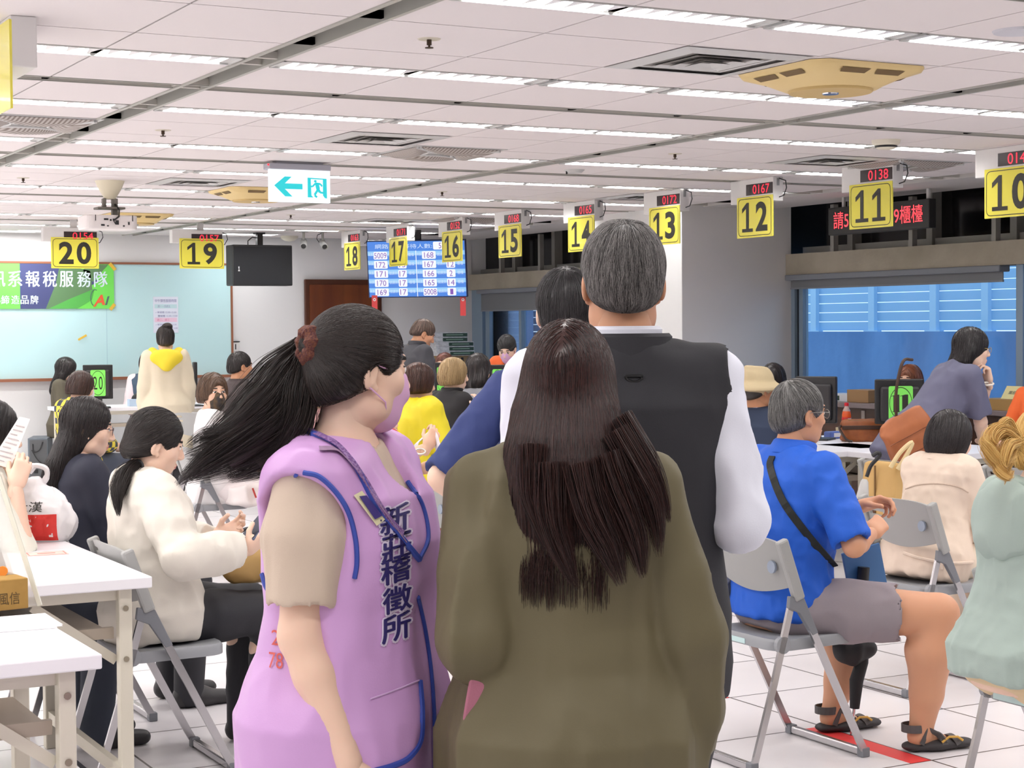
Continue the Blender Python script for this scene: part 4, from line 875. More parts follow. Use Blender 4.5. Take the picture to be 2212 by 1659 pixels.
def comb(vol, roots, flow, n, step, lift=.001, jit=.0, free=None, zend=None):
    """grow strands along a volume's surface following flow(p)->direction"""
    P = vol.snap(roots, lift*RNG.random(len(roots))); out = [P]
    for i in range(n-1):
        d = flow(P); g = vol.grad(P); d = d-g*(d*g).sum(1, keepdims=True); d += RNG.normal(size=d.shape)*jit; d /= np.linalg.norm(d, axis=1, keepdims=True)+1e-9
        st_ = np.full(len(P), step)
        if zend is not None: st_ = np.where(P[:, 2] < zend, step*.02, step)
        if free is not None: fr = P[:, 2] < free; d[fr] = d[fr]*.15+A(0, -.03, -1)+RNG.normal(size=(fr.sum(), 3))*jit*.7; d /= np.linalg.norm(d, axis=1, keepdims=True)
        P = P+d*st_[:, None]; s_ = vol.samp(P); g = vol.grad(P); cr = np.clip(s_-lift, -.02, .02)
        if free is not None: cr = np.where(P[:, 2] < free, np.clip(s_-lift, -.02, 0), cr)
        P = P-g*cr[:, None]; out.append(P)
    return np.stack(out, 1)
def hair_mat(name, c0, c1, rough=.38, spec=.5):
    if name in MATS: return MATS[name]
    m = bpy.data.materials.new(name); m.use_nodes = True; nt = m.node_tree; b = nt.nodes['Principled BSDF']; L = nt.links.new
    g = nt.nodes.new('ShaderNodeNewGeometry'); r = nt.nodes.new('ShaderNodeValToRGB'); r.color_ramp.elements[0].color = (*lin(c0), 1); r.color_ramp.elements[1].color = (*lin(c1), 1); r.color_ramp.elements[1].position = .95
    L(g.outputs['Random Per Island'], r.inputs[0]); L(r.outputs[0], b.inputs['Base Color']); b.inputs['Roughness'].default_value = rough; b.inputs['Specular IOR Level'].default_value = spec
    MATS[name] = m; return m

# ---------------------------------------------------------------- heads and hands
def rot(yaw=0, pitch=0, roll=0):
    """yaw: to the right (clockwise seen from above), pitch: nose up, roll: right ear down; degrees"""
    y, p, r = -radians(yaw), radians(pitch), radians(roll)
    Rz = np.array([[cos(y), -sin(y), 0], [sin(y), cos(y), 0], [0, 0, 1]]); Rx = np.array([[1, 0, 0], [0, cos(p), -sin(p)], [0, sin(p), cos(p)]]); Ry = np.array([[cos(r), 0, sin(r)], [0, 1, 0], [-sin(r), 0, cos(r)]])
    return Rz @ Rx @ Ry
_HEAD = {}
def head_mesh(sex, h):
    key = (sex, h)
    if key in _HEAD: return _HEAD[key]
    v = Vol((-.1, -.12, -.2), (.1, .14, .14), h); m = sex == 'm'
    v.ell((0, -.012, .033), (.074, .093, .086), .01).ell((0, .028, -.03), (.060 if m else .057, .066, .082), .03).ell((0, .045, -.082), (.042 if m else .036, .040, .032), .03)
    for s in (-1, 1):
        v.ell((s*.04, .055, -.02), (.024, .024, .022), .03).ell((s*.048, .015, -.07), (.02, .03, .028), .03)
    v.cap((-.034, .084, .031), (.034, .084, .031), .010 if m else .007, k=.02)
    for s in (-1, 1): v.ell((s*.031, .105, .008), (.020, .018, .013), .012, 's')
    for s in (-1, 1): v.ell((s*.031, .0795, .008), (.0140, .0135, .0125), .003)
    v.cap((0, .090, .018), (0, .110, -.026), .006, .0105, .014)
    for s in (-1, 1): v.ell((s*.0105, .102, -.032), (.008, .010, .0065), .008)
    v.ell((0, .0905, -.0605), (.023, .010, .0055), .006).ell((0, .089, -.070), (.019, .010, .0065), .006).cap((-.019, .101, -.0652), (.019, .101, -.0652), .003, k=.003, op='s')
    for s in (-1, 1):
        v.ell((s*.0765, -.010, -.006), (.0095, .019, .032), .008, R=rot(-s*18, -8, 0)); v.ell((s*.0875, -.003, -.004), (.010, .010, .019), .006, 's', R=rot(-s*18, -8, 0)); v.ell((s*.073, .004, -.034), (.006, .008, .010), .006)
    nr = .052 if m else .046
    v.cap((0, -.018, -.05), (0, -.036, -.19), nr, nr+.006, .03)
    P, Q = v.mesh(); P = relax(P, Q, 1); C = P[Q].mean(1); x, y, z = np.abs(C[:, 0]), C[:, 1], C[:, 2]; mi = np.zeros(len(Q), int)
    mi[(x < .022-.5*np.abs(z+.065)) & (y > .084) & (z > -.0775) & (z < -.0545)] = 1
    mi[(x > .014) & (x < .048) & (np.abs(z-(.034-.25*np.maximum(x-.03, 0))) < .0042) & (y > .065)] = 2
    e = ((x-.031)/.0135)**2+((z-.0075)/(.0058))**2 < 1; e &= y > .084; mi[e] = 3; mi[e & ((x-.031)**2+(z-.0075)**2 < .0058**2)] = 4
    lid = ((x-.031)/.0155)**2+((z-.0105)/.0062)**2 < 1; mi[lid & (z > .0115) & (y > .08) & (mi == 0)] = 4
    _HEAD[key] = (P, Q, mi); return _HEAD[key]
M_lip = {}; M_white = mat('eye white', (236, 232, 228), .25); M_iris = mat('dark iris', (34, 24, 20), .25)
def skin(name, c): return mat('skin '+name, c, .5, sss=.12, bump=(260, .06, .001), spec=.35)
SKINS = {'f': ((226, 184, 158), (200, 120, 112)), 'm': ((206, 152, 120), (176, 108, 96)), 't': ((196, 142, 108), (170, 100, 88)), 'p': ((234, 198, 176), (206, 124, 118))}
def hand_vol(wrist, d, n, side, curl=.35, spread=.12, thumb=.5, scale=1., h=.0045, curls=None):
    """d finger direction, n palm normal (out of the palm), side +1 if the thumb lies along cross(d,n)"""
    d = unit(d); n = unit(np.array(n)-d*np.dot(n, d)); t = unit(np.cross(d, n))*side; W0 = np.array(wrist, float); k = scale
    v = Vol(W0-.2*k, W0+.2*k, h)
    v.cap(W0-d*.03*k, W0+d*.02*k, .024*k, .026*k, .01, flat=(n, .75))
    base = []
    for i, (o, l) in enumerate(((.026, .088), (.009, .092), (-.009, .088), (-.025, .080))):
        b = W0+d*l*k+t*o*k; base.append(b); v.cap(W0+d*.018*k+t*o*.7*k, b, .0135*k, .0105*k, .016)
    v.cap(W0+d*.02*k+t*.018*k+n*.006*k, W0+d*.05*k+t*.024*k+n*.008*k, .016*k, .012*k, .014)
    for i, (b, ls, r) in enumerate(zip(base, ((.040, .026, .020), (.044, .029, .021), (.041, .027, .020), (.032, .021, .018)), (.0088, .0090, .0086, .0076))):
        c = (curls[i] if curls else curl*(1+.12*i)); a = 0; p = b; sp = (1.5-i)*spread*.35
        for j, l in enumerate(ls):
            a += c*(.9, 1.1, .8)[j]; q = p+(unit(d+t*sp)*cos(a)+n*sin(a))*l*k; v.cap(p, q, r*(1-.08*j)*k, r*(.93-.08*j)*k, .003); p = q
    p = W0+d*.028*k+t*.026*k+n*.006*k; d1 = unit(t*.8*(1-thumb)+d*.65+n*(.25+.8*thumb)); q = p+d1*.042*k; v.cap(p, q, .0135*k, .0105*k, .006); d2 = unit(d1*.7+d*.5+n*.15*thumb-t*.35*thumb); v.cap(q, q+d2*.032*k, .0103*k, .0088*k, .003)
    return v
# ---------------------------------------------------------------- people
TORSO = {'f': [(-.12, .150, .112, -.012), (0, .166, .122, -.012), (.12, .143, .103, 0), (.20, .131, .096, .004), (.32, .142, .106, .010), (.41, .150, .094, .002), (.465, .125, .072, -.006), (.505, .062, .056, -.010)],
         'm': [(-.12, .150, .115, -.008), (0, .163, .120, -.006), (.14, .156, .117, .004), (.28, .166, .120, .006), (.40, .178, .106, 0), (.455, .150, .082, -.006), (.505, .068, .060, -.010)]}
class Per: pass
def person(label, heading, headpx=None, at=None, H=1.62, sit=False, sex='f', tone=None, lean=0, side=0, twist=0, head=(0, 0, 0), arms=None, legs=None, fat=1., det=1, tops=(), bottom=None, shoes=(40, 38, 40), hair=None, seat=.44, barelegs=False, mask=None, glasses=None, lower=True, sandals=False, sw=None, neckx=0., doff=0., hs=.95, lk=1., group=None):
    p = Per(); k = H/1.65; tone = tone or sex; arms = arms or {}; legs = legs or {}
    T = rot(twist, -lean, side); rgt, fwd_, up_ = T[:, 0], T[:, 1], T[:, 2]
    Rh = rot(head[0], head[1], head[2])
    def spine(k):
        pel = A(0, 0, (.53*H if not sit else seat+.105)); nb = pel+T@A(0, -.012, .505*k)
        hc = nb+T@A(0, .012, .045*k+neckx)+Rh@A(0, .018, .082*k*hs); return pel, nb, hc, hc+Rh@A(0, -.012, .122*hs)
    if headpx is not None:
        tgt = atD(*headpx)
        for _ in range(6):
            pel, nb, hc, ht = spine(k); z0 = pel[2]
            if sit: k *= (tgt[2]-z0)/(ht[2]-z0)
            else: H *= tgt[2]/ht[2]; k = H/1.65
        pel, nb, hc, ht = spine(k); a = radians(heading); xy = ht[:2]; at = tgt[:2]-A(xy[0]*cos(a)+xy[1]*sin(a), -xy[0]*sin(a)+xy[1]*cos(a))
    pel, nb, hc, ht = spine(k); p.k, p.T, p.Rh, p.pel, p.nb, p.hc, p.H = k, T, Rh, pel, nb, hc, H
    root = thing('person', label, 'person', (at[0], at[1], 0), head_rz(heading), group); p.root = root; p.at = at; p.heading = heading
    def tl(px):                                          # pixel and distance -> this person's own frame
        d = (atD(px[0], px[1], px[2]+doff) if len(px) == 3 else onZ(px[0], px[1], .02))-A(at[0], at[1], 0); a = radians(heading); return A(d[0]*cos(a)-d[1]*sin(a), d[0]*sin(a)+d[1]*cos(a), d[2])
    p.tl = tl; p.doff = doff
    sw = (sw or (.148 if sex == 'f' else .172))*k; kl = max(.92, min(1.06, k)); p.sh, p.el, p.wr = {}, {}, {}; p.armdir = {}
    for s, nm in ((1, 'R'), (-1, 'L')):
        q = arms.get(nm, {}); sh = pel+T@A(s*sw, -.008, .448*k)+np.array(q.get('sh', (0, 0, 0)))
        if 'elt' in q: q['el'] = tl(q['elt'])-sh
        if 'wrt' in q: q['wr'] = tl(q['wrt'])-(sh+unit(q['el'])*.285*kl)
        ud = unit(q.get('el', (s*.16, -.04, -1) if not sit else (s*.16, .22, -1))); fd = unit(q.get('wr', (s*.03, .22, -1) if not sit else (-s*.25, 1, -.22)))
        p.sh[nm] = sh; p.el[nm] = sh+ud*.285*kl; p.wr[nm] = p.el[nm]+fd*.245*kl; p.armdir[nm] = fd
    p.hip, p.kn, p.an = {}, {}, {}
    for s, nm in ((1, 'R'), (-1, 'L')):
        hp = pel+A(s*.088, .0, -.04); q = legs.get(nm)
        if isinstance(q, dict): q = (tl(q['kn']), tl(q['an']))
        if sit: kn, an = (A(s*.11, .43*kl, seat+.065), A(s*.11, .40*kl, .085)) if q is None else (np.array(q[0], float), np.array(q[1], float))
        else: kn, an = (A(s*.095, .015, .275*H), A(s*.1, -.03, .085)) if q is None else (np.array(q[0], float), np.array(q[1], float))
        p.hip[nm], p.kn[nm], p.an[nm] = hp, kn, an
    p.hs = hs; W_ = lambda q: hc+Rh@(np.array(q, float)*hs); p.hd = W_
    # ---- body: one continuous skin mesh (torso, limbs, head, hands)
    h = (.015, .011, .009)[det]; pts = np.array([pel, ht, *p.sh.values(), *p.el.values(), *p.wr.values(), *p.hip.values(), *p.kn.values(), *p.an.values()])
    lo = pts.min(0)-.16; hi = pts.max(0)+.16
    if not lower: lo[2] = max(lo[2], pel[2]-.3)
    v = Vol(lo, hi, h); tab = TORSO[sex]; a, b = pel-up_*.12, pel+T@A(0, 0, .505*k); L = np.linalg.norm(b-a)
    v.loft(a, b, rgt, [((z*k if z > 0 else z)/L+.12/L, rx*.93*fat, ry*.93*fat, of) for z, rx, ry, of in tab], end=.04)
    nr = .052 if sex == 'm' else .044
    v.cap(nb-up_*.03, hc+Rh@A(0, -.02, -.05), nr+.012, nr, .03)
    for nm in 'RL':
        q = arms.get(nm, {}); v.cap(nb-up_*.035, p.sh[nm], .045, .042, .05)
        if q.get('hide'): continue
        v.chain([p.sh[nm], p.sh[nm]*.5+p.el[nm]*.5, p.el[nm]], [.047, .042, .037], .02); m_ = p.el[nm]*.7+p.wr[nm]*.3; v.chain([p.el[nm], m_, p.wr[nm]], [.038, .037, .025], .015)
    if lower:
        for nm in 'RL':
            tk = (.072 if sex == 'f' else .078)*(1+(lk-1)*.5); v.chain([p.hip[nm], p.hip[nm]*.45+p.kn[nm]*.55, p.kn[nm]], [tk+.008, tk-.008, .054*(1+(lk-1)*.6)], .03); c_ = p.kn[nm]*.68+p.an[nm]*.32; bk = unit(np.cross(p.kn[nm]-p.an[nm], A(1, 0, 0)))*A(1, 1, 1)
            v.chain([p.kn[nm], c_-A(0, .016, 0), p.kn[nm]*.3+p.an[nm]*.7, p.an[nm]], [.052*(1+(lk-1)*.6), .056*lk, .039*lk, .034*(1+(lk-1)*.5)], .02); v.cap(p.an[nm]+A(0, -.02, -.035), p.an[nm]+A(0, .06, -.05), .034, .03, .03).cap(p.an[nm]+A(0, .06, -.05), p.an[nm]+A(0, .15, -.066), .032, .018, .02, flat=((0, 0, 1), .8))
    P, Q = v.mesh(); P = relax(P, Q, 1); VV, QQ, MM = [P], [Q], [np.zeros(len(Q), int)]; n0 = len(P)
    hp_, hq, hm = head_mesh(sex, (.0062, .0044, .0036)[det]); VV.append(hc+(hp_*hs)@Rh.T); QQ.append(hq+n0); MM.append(hm); n0 += len(hp_)
    p.hands = {}
    for s, nm in ((1, 'R'), (-1, 'L')):
        q = arms.get(nm, {})
        if q.get('hide') or q.get('nohand'): continue
        hd_ = dict(d=p.armdir[nm], n=(-s, .1, 0), curl=.35); hd_.update(q.get('hand', {})); sd = hd_.pop('side', None)
        d_ = unit(hd_['d']); n_ = np.array(hd_['n'], float); n_ = unit(n_-d_*np.dot(n_, d_))
        sd = sd if sd is not None else s                 # right hand: thumb along cross(d,n)
        hv = hand_vol(p.wr[nm]+p.armdir[nm]*.012, d_, n_, side=sd, scale=hd_.pop('scale', .92 if sex == 'f' else 1.0), h=(.006, .0045, .0038)[det], **{k_: v_ for k_, v_ in hd_.items() if k_ not in ('d', 'n')})
        P, Q = hv.mesh(); VV.append(P); QQ.append(Q+n0); MM.append(np.zeros(len(Q), int)); n0 += len(P); p.hands[nm] = (p.wr[nm], d_, n_, unit(np.cross(d_, n_))*sd)
    c_skin, c_lip = SKINS[tone]; hc0 = (hair or {}).get('c', ((30, 24, 22), (52, 40, 36)))
    body = link('body', mesh_np('body', np.concatenate(VV), np.concatenate(QQ), True, np.concatenate(MM)), [skin(tone, c_skin), mat('lips '+tone, c_lip, .4), mat('brow %d' % hc0[0][0], hc0[0], .6), M_white, M_iris], root); p.body = body
    # ---- clothes
    p.vols = {}
    for g in tops: top_garment(p, g, sex, fat, det, arms)
    if bottom and lower: bottom_garment(p, bottom, sex, fat, det, sit)
    if lower and shoes is not None and not sandals:
        for nm in 'RL':
            an = p.an[nm]; hh = .008 if det else .012; fwd2 = A(0, 1, 0); v = Vol(an-A(.07, .1, .1), an+A(.07, .24, .08), hh); z0 = an[2]-.085
            v.cap(an+A(0, -.028, -.045), an+A(0, .05, -.045), .042, .042, .02).cap(an+A(0, .05, -.05), an+A(0, .165, -.06), .044, .036, .03, flat=((0, 0, 1), .8)).cap(an+A(0, -.01, -.01), an+A(0, 0, .03), .042, .044, .02); v.half((0, 0, z0), (0, 0, -1)); vobj(v, 'shoe', mat('shoe %d %d %d' % tuple(shoes), shoes, .5), root)
    if hair: hair_style(p, hair, det)
    if mask: face_mask(p, *mask)
    if glasses:
        mb = MB(); gm = mat('glasses %s' % str(glasses), glasses, .3, metal=.5)
        for s in (-1, 1):
            mb.tube([W_((s*.033+.021*cos(t), .1045-.12*abs(.021*cos(t)+.0)*(1 if s*cos(t) > 0 else 0), .004+.017*sin(t))) for t in np.linspace(0, 2*pi, 21)[:-1]], .0013, 5, closed=True); mb.tube([W_((s*.054, .100, .010)), W_((s*.076, .06, .012)), W_((s*.080, -.002, .010)), W_((s*.080, -.022, -.006))], .0014, 5)
        mb.tube([W_((-.012, .106, .008)), W_((0, .109, .011)), W_((.012, .106, .008))], .0012, 5); go = mb.build('glasses', gm, root, smooth=True)
        for s in (-1, 1): MB().add([W_((s*.033+.0205*cos(t), .1042-.10*(.021*cos(t) if s*cos(t) > 0 else 0)*s, .004+.0165*sin(t))) for t in np.linspace(0, 2*pi, 21)[:-1]], [tuple(range(20))]).build('lens', glass_mat('clear lens', (.97, .98, .98)), go)
    return p
def arm_path(p, nm, frac):
    """points from the shoulder down to a fraction of the whole arm, with the end direction"""
    lu = np.linalg.norm(p.el[nm]-p.sh[nm]); lf = np.linalg.norm(p.wr[nm]-p.el[nm]); L = frac*(lu+lf)
    if L <= lu: q = p.sh[nm]+(p.el[nm]-p.sh[nm])*L/lu; return [p.sh[nm], q], unit(p.el[nm]-p.sh[nm])
    q = p.el[nm]+(p.wr[nm]-p.el[nm])*(L-lu)/lf; return [p.sh[nm], p.el[nm], q], unit(p.wr[nm]-p.el[nm])
def top_garment(p, g, sex, fat, det, arms):
    k, T, pel, nb = p.k, p.T, p.pel, p.nb; rgt, fw2, up_ = T[:, 0], T[:, 1], T[:, 2]
    h = g.get('h', (.013, .0095, .0072)[det]); ease = g.get('ease', .012); hem = g.get('hem', .14); se = g.get('sease', .010); flare = g.get('flare', 0.); fr = g.get('sleeve', .97)
    pts = [pel-up_*hem, nb, p.sh['R'], p.sh['L']]
    for nm in 'RL':
        if fr and not arms.get(nm, {}).get('hide'): pts += arm_path(p, nm, fr)[0]
    pts = np.array(pts); m = .22+flare+ease; v = Vol(pts.min(0)-A(m, m, .08), pts.max(0)+A(m, m, .12), h)
    a, b = pel-up_*hem, pel+T@A(0, 0, .512*k); L = np.linalg.norm(b-a); rows = []
    for z, rx, ry, of in TORSO[sex]:
        zz = z*k if z > 0 else -hem if z < 0 else 0
        hx = .014 if z < .05 else 0
        fl = hx+flare*max(0, (.3*k-zz)/(.3*k+hem)); e = ease*(1 if z < .45 else .6); w = g.get('wmin', 0)
        rows.append(((zz+hem)/L, max(rx*fat, w)+e+fl, ry*fat+e+fl*.9, of))
    if g.get('short_hem'): pass
    v.loft(a, b, rgt, sorted(rows), end=.02)
    for nm in 'RL':
        v.cap(nb-up_*.045, p.sh[nm], .048+ease*.5, .050+se*.6, .05)
        if arms.get(nm, {}).get('hide'): continue
        if fr:
            P, ed = arm_path(p, nm, fr); pf = g.get('puff', 0.)
            r = [.051+se, .044+se*1.2+pf, .035+se*1.1] if len(P) == 3 else [.051+se, .047+se*1.3+pf]
            if len(P) == 2: v.chain([P[0], P[0]*.5+P[1]*.5, P[1]], [r[0]+pf*.4, (r[0]+r[1])/2+pf*.9, r[1]-pf*.35], g.get('sk', .012))
            else: v.chain([P[0], P[0]*.4+P[1]*.6, P[1], P[1]*.35+P[2]*.65, P[2]], [r[0], (r[0]+r[1])/2, r[1], (r[1]+r[2])/2+pf*.3, r[2]], g.get('sk', .012))
            end = P[-1]
            if not g.get('noarmcut'): v.cap(end+ed*.10, end+ed*.16, .10, .10, .006, 's')
    for a_, f_, s_ in g.get('folds', ()): v.fold(a_, f_, s_)
    if fr == 0:
        if g.get('narrow'):
            for nm in 'RL':
                for dz in (0, .09): v.cap(p.sh[nm]+rgt*(1 if nm == 'R' else -1)*g['narrow']-up_*dz, p.sh[nm]+rgt*(1 if nm == 'R' else -1)*.3-up_*dz, .07, .11, .012, 's')
        else:
          for nm in 'RL': v.cap(p.sh[nm]+rgt*(1 if nm == 'R' else -1)*g.get('ahx', .03)-up_*g.get('armhole', .055), p.sh[nm]+rgt*(1 if nm == 'R' else -1)*.25-up_*.07, g.get('ahr', .075), .13, .012, 's', flat=None)
    nr = g.get('neck', .058); v.cap(nb-up_*g.get('ndrop', .012)+fw2*g.get('nfwd', .012), nb+up_*.2+fw2*.05, nr, nr+.015, .008, 's')
    if g.get('vneck'): v.cap(nb+fw2*.10+up_*.02, nb+fw2*.13-up_*g['vneck'], .05, .008, .01, 's')
    o = vobj(v, g.get('name', 'shirt'), g['mat'], p.root, 1 if det else 1); p.vols[g.get('name', 'shirt')] = v; g['obj'] = o
    if g.get('collar'):
        ch, cr = g['collar'][0], g['collar'][1]; mb = MB(); n = 28; V = []; 
        for j, (r_, z_) in enumerate(((cr-.004, -.025), (cr, ch), (cr+.006, ch+.003), (cr+.012, ch-.004), (cr+.02 if len(g['collar']) > 2 else cr+.004, -.012 if len(g['collar']) > 2 else -.02))):
            for i in range(n):
                t = 2*pi*i/n; V.append(nb+rgt*r_*cos(t)*1.02+fw2*(r_*sin(t)*1.05+.008+.012*(z_/max(ch, .01)))+up_*(z_-.012*max(0, sin(t))))
        mb.add(V, [(j*n+i, j*n+(i+1) % n, (j+1)*n+(i+1) % n, (j+1)*n+i) for j in range(4) for i in range(n)]); mb.build('collar', g.get('cmat', g['mat']), o, smooth=True)
    return o
def bottom_garment(p, g, sex, fat, det, sit):
    k, T, pel = p.k, p.T, p.pel; h = (.014, .010, .009)[det]; e = g.get('ease', .012); kind = g.get('kind', 'trousers'); pts = np.array([pel, *p.hip.values(), *p.kn.values(), *p.an.values()]); v = Vol(pts.min(0)-.2, pts.max(0)+A(.2, .2, .25), h)
    up_ = T[:, 2]; v.loft(pel-A(0, 0, .1), pel+T@A(0, 0, .15*k), T[:, 0], [(0, .15*fat+e*.5, .115*fat+e*.5, -.01), (.45, .166*fat+e*.5, .124*fat+e*.5, -.012), (1, .138*fat, .10*fat, 0)], end=.03)
    tk = (.074 if sex == 'f' else .080)*g.get('tk', 1)
    for nm in 'RL':
        H_, K, N = p.hip[nm], p.kn[nm], p.an[nm]
        if kind == 'trousers': v.chain([H_, H_*.5+K*.5, K], [tk+.012+e, tk+e, .058+e], .03); v.chain([K, K*.6+N*.4, N+A(0, 0, -.03)], [.058+e, .056+e, .048+e*g.get('leg', 1.)], .02)
        elif kind == 'shorts':
            q = H_+(K-H_)*g.get('len', .72); v.chain([H_, H_*.5+q*.5, q], [tk+.014+e, tk+.010+e, tk+.006+e], .03); ed = unit(K-H_); v.cap(q+ed*.06, q+ed*.14, .105, .11, .006, 's')
        elif kind == 'skirt':
            v.chain([H_, K], [tk+.02+e, tk+.012+e], .06)
            if g.get('long'): v.chain([K, N+A(0, 0, .06)], [tk+.01+e, tk+.03+e], .08)
    for a_, f_, s_ in g.get('folds', ()): v.fold(a_, f_, s_)
    if sit: v.half((0, 0, .438), (0, 0, -1)) if g.get('flat', False) else None
    p.vols['bottom'] = v; g['obj'] = vobj(v, g.get('name', kind), g['mat'], p.root)
def face_mask(p, c, fold_=True):
    v = Vol((-.09, -.03, -.14), (.09, .15, .03), .0045); v.ell((0, .028, -.036), (.0625, .074, .078), .02).cap((0, .100, -.012), (0, .104, -.045), .010, .014, .03).ell((0, .055, -.09), (.040, .038, .034), .03)
    v.half((0, .02, 0), (0, -1, .1)).half((0, 0, -.002), (0, -.15, 1)); 
    for s in (-1, 1): v.half((s*.066, .02, -.05), (s*1, -.45, 0))
    inn = Vol((-.09, -.03, -.14), (.09, .15, .03), .0045)
    P, Q = v.mesh(); P = relax(P, Q, 2); o = link('face_mask', mesh_np('face_mask', p.hc+(P*p.hs)@p.Rh.T, Q), c, p.root); mb = MB()
    for s in (-1, 1):
        for z0, z1 in ((-.006, .018), (-.085, -.036)): mb.tube([p.hd((s*.058, .055 if z0 > -.05 else .04, z0)), p.hd((s*.072, .03, (z0+z1)/2)), p.hd((s*.080, -.006, z1)), p.hd((s*.082, -.022, (z1-.009)*.6))], .0016, 5)
    mb.build('ear_loop', c, o)
def hair_style(p, H_, det):
    st = H_['style']; th = H_.get('th', .012); c0, c1 = H_.get('c', ((30, 24, 22), (56, 44, 40))); m = hair_mat('hair %d %d %d' % c0+' %d' % c1[0], c0, c1, H_.get('rough', .36)); hv = (.0075, .0055, .0042)[det]; Rh, hc = p.Rh, p.hc
    lo, hi = A(-.16, -.22, -.2), A(.16, .14, .2)
    L = H_.get('len', .3)
    if st == 'long': lo[2] = -L-.1; lo[1] = -.3; lo[0] = -.2; hi[0] = .2
    v = Vol(lo, hi, hv); v.ell((0, -.014, .036), (.075+th, .094+th, .087+th), .01)
    crown = A(0, -.055, .12); tie = np.array(H_.get('tie', (0, -.115, .045)))
    hl = H_.get('line', 0.)
    if st == 'short':
        v.ell((0, -.045, -.02), (.062+th*.5, .068+th*.8, .07), .03); v.half((0, -.05, H_.get('nape', -.055)), (0, .35, -1), .03)
        for s in (-1, 1): v.ell((s*.094, .002, -.026), (.034, .046, .052), .008, 's')
        v.ell((0, .135, -.025+hl), (.10, .075, .108), .012, 's')
    elif st == 'bob':
        v.ell((0, -.025, -.02), (.082+th, .09+th, .10), .03); v.half((0, -.05, H_.get('nape', -.085)), (0, .15, -1), .012); v.ell((0, .13, -.045+hl), (.070, .085, .118), .012, 's')
    elif st == 'long':
        rows = [(0, .085+th, .05, -.075), (.35, .10+th, .055, -.07), (.7, .09+th, .07, -.035), (1, .07, .06, -.01)]
        w = H_.get('w', 1.); v.loft((0, 0, -L), (0, 0, .06), (1, 0, 0), [(a*1., b*w, c_, d-H_.get('back', 0)*(1-a)) for a, b, c_, d in rows], k=.03, end=.07); v.ell((0, .14, -.06+hl), (.070, .098, .135), .012, 's'); v.cap((0, .02, -.1), (0, .03, -.4), .06, .08, .02, 's')
    elif st in ('pony', 'bun'):
        v.ell((0, -.04, -.03), (.066+th, .066+th, .07), .03); v.half((0, -.06, -.062), (0, .5, -1), .01)
        for s in (-1, 1): v.ell((s*.088, .012, -.032), (.032, .034, .050), .008, 's')
        v.ell((0, .132, -.028+hl), (.092, .075, .108), .012, 's'); v.cap(tie*.72, tie*.97, .03, .018, .03)
        if st == 'bun': v.ell(tie+unit(tie)*H_.get('bo', .02), H_.get('br', (.042, .036, .042)), .012)
    if H_.get('bald'): v.ell(H_['bald'][:3], (H_['bald'][3],)*3, .02, 's')
    P, Q = v.mesh(); base_m = m if st != 'short' or not H_.get('bald') else m
    o = link('hair', mesh_np('hair', hc+(relax(P, Q, 1)*p.hs)@Rh.T, Q), m, p.root); p.hairvol = v; p.hair = o
    n = H_.get('n', (0, 500, 2200)[det])
    if n:
        g = v.grad(P); ok = np.ones(len(P), bool)
        # roots only on the outside of the cap
        d_ = P-A(0, 0, 0); ok &= (g*(P-A(0, -.01, .0))).sum(1) > 0
        R_ = P[ok]; R_ = R_[RNG.integers(0, len(R_), n)]+RNG.normal(size=(n, 3))*hv*.4
        if H_.get('rootz') is not None: R_ = R_[R_[:, 2] > H_['rootz']]
        if st in ('pony', 'bun'): flow = lambda q: unit_rows(tie-q)
        elif st in ('long', 'bob'): flow = lambda q: unit_rows(np.stack([np.sign(q[:, 0]-H_.get('part', 0))*.9*np.clip((q[:, 2]-.05)/.06, 0, 1), -.25*np.clip((q[:, 2]-.02)/.08, 0, 1), -1+0*q[:, 0]], 1))
        else: flow = lambda q: unit_rows(unit_rows(q-crown)*1.0+A(*H_.get('flow', (0, 0, -.5))))
        S_ = H_.get('S', 9); pth = comb(v, R_, flow, S_, H_.get('step', .010 if st == 'short' else .018), H_.get('lift', .0016), H_.get('jit', .06), **(dict(free=H_['free'], zend=H_['zend'][0]+(H_['zend'][1]-H_['zend'][0])*RNG.random(len(R_))) if 'free' in H_ else {}))
        if st in ('pony', 'bun'):
            dd = np.linalg.norm(pth-tie, axis=2); 
        V, Fq = strands(pth, H_.get('r', (.0009, .0008, .0006)[det])); link('hair_strands', mesh_np('hair_strands', hc+(V*p.hs)@Rh.T, Fq), m, o)
    return o
def unit_rows(a): return a/(np.linalg.norm(a, axis=1, keepdims=True)+1e-9)
def bez(P, n=12):
    """points along a polyline smoothed as Catmull-Rom"""
    P = np.array(P, float); Q = np.concatenate([[2*P[0]-P[1]], P, [2*P[-1]-P[-2]]]); out = []
    for i in range(1, len(Q)-2):
        for t in np.linspace(0, 1, n, endpoint=(i == len(Q)-3)):
            a, b, c, d = Q[i-1:i+3]; out.append(.5*((2*b)+(-a+c)*t+(2*a-5*b+4*c-d)*t*t+(-a+3*b-3*c+d)*t**3))
    return np.array(out)
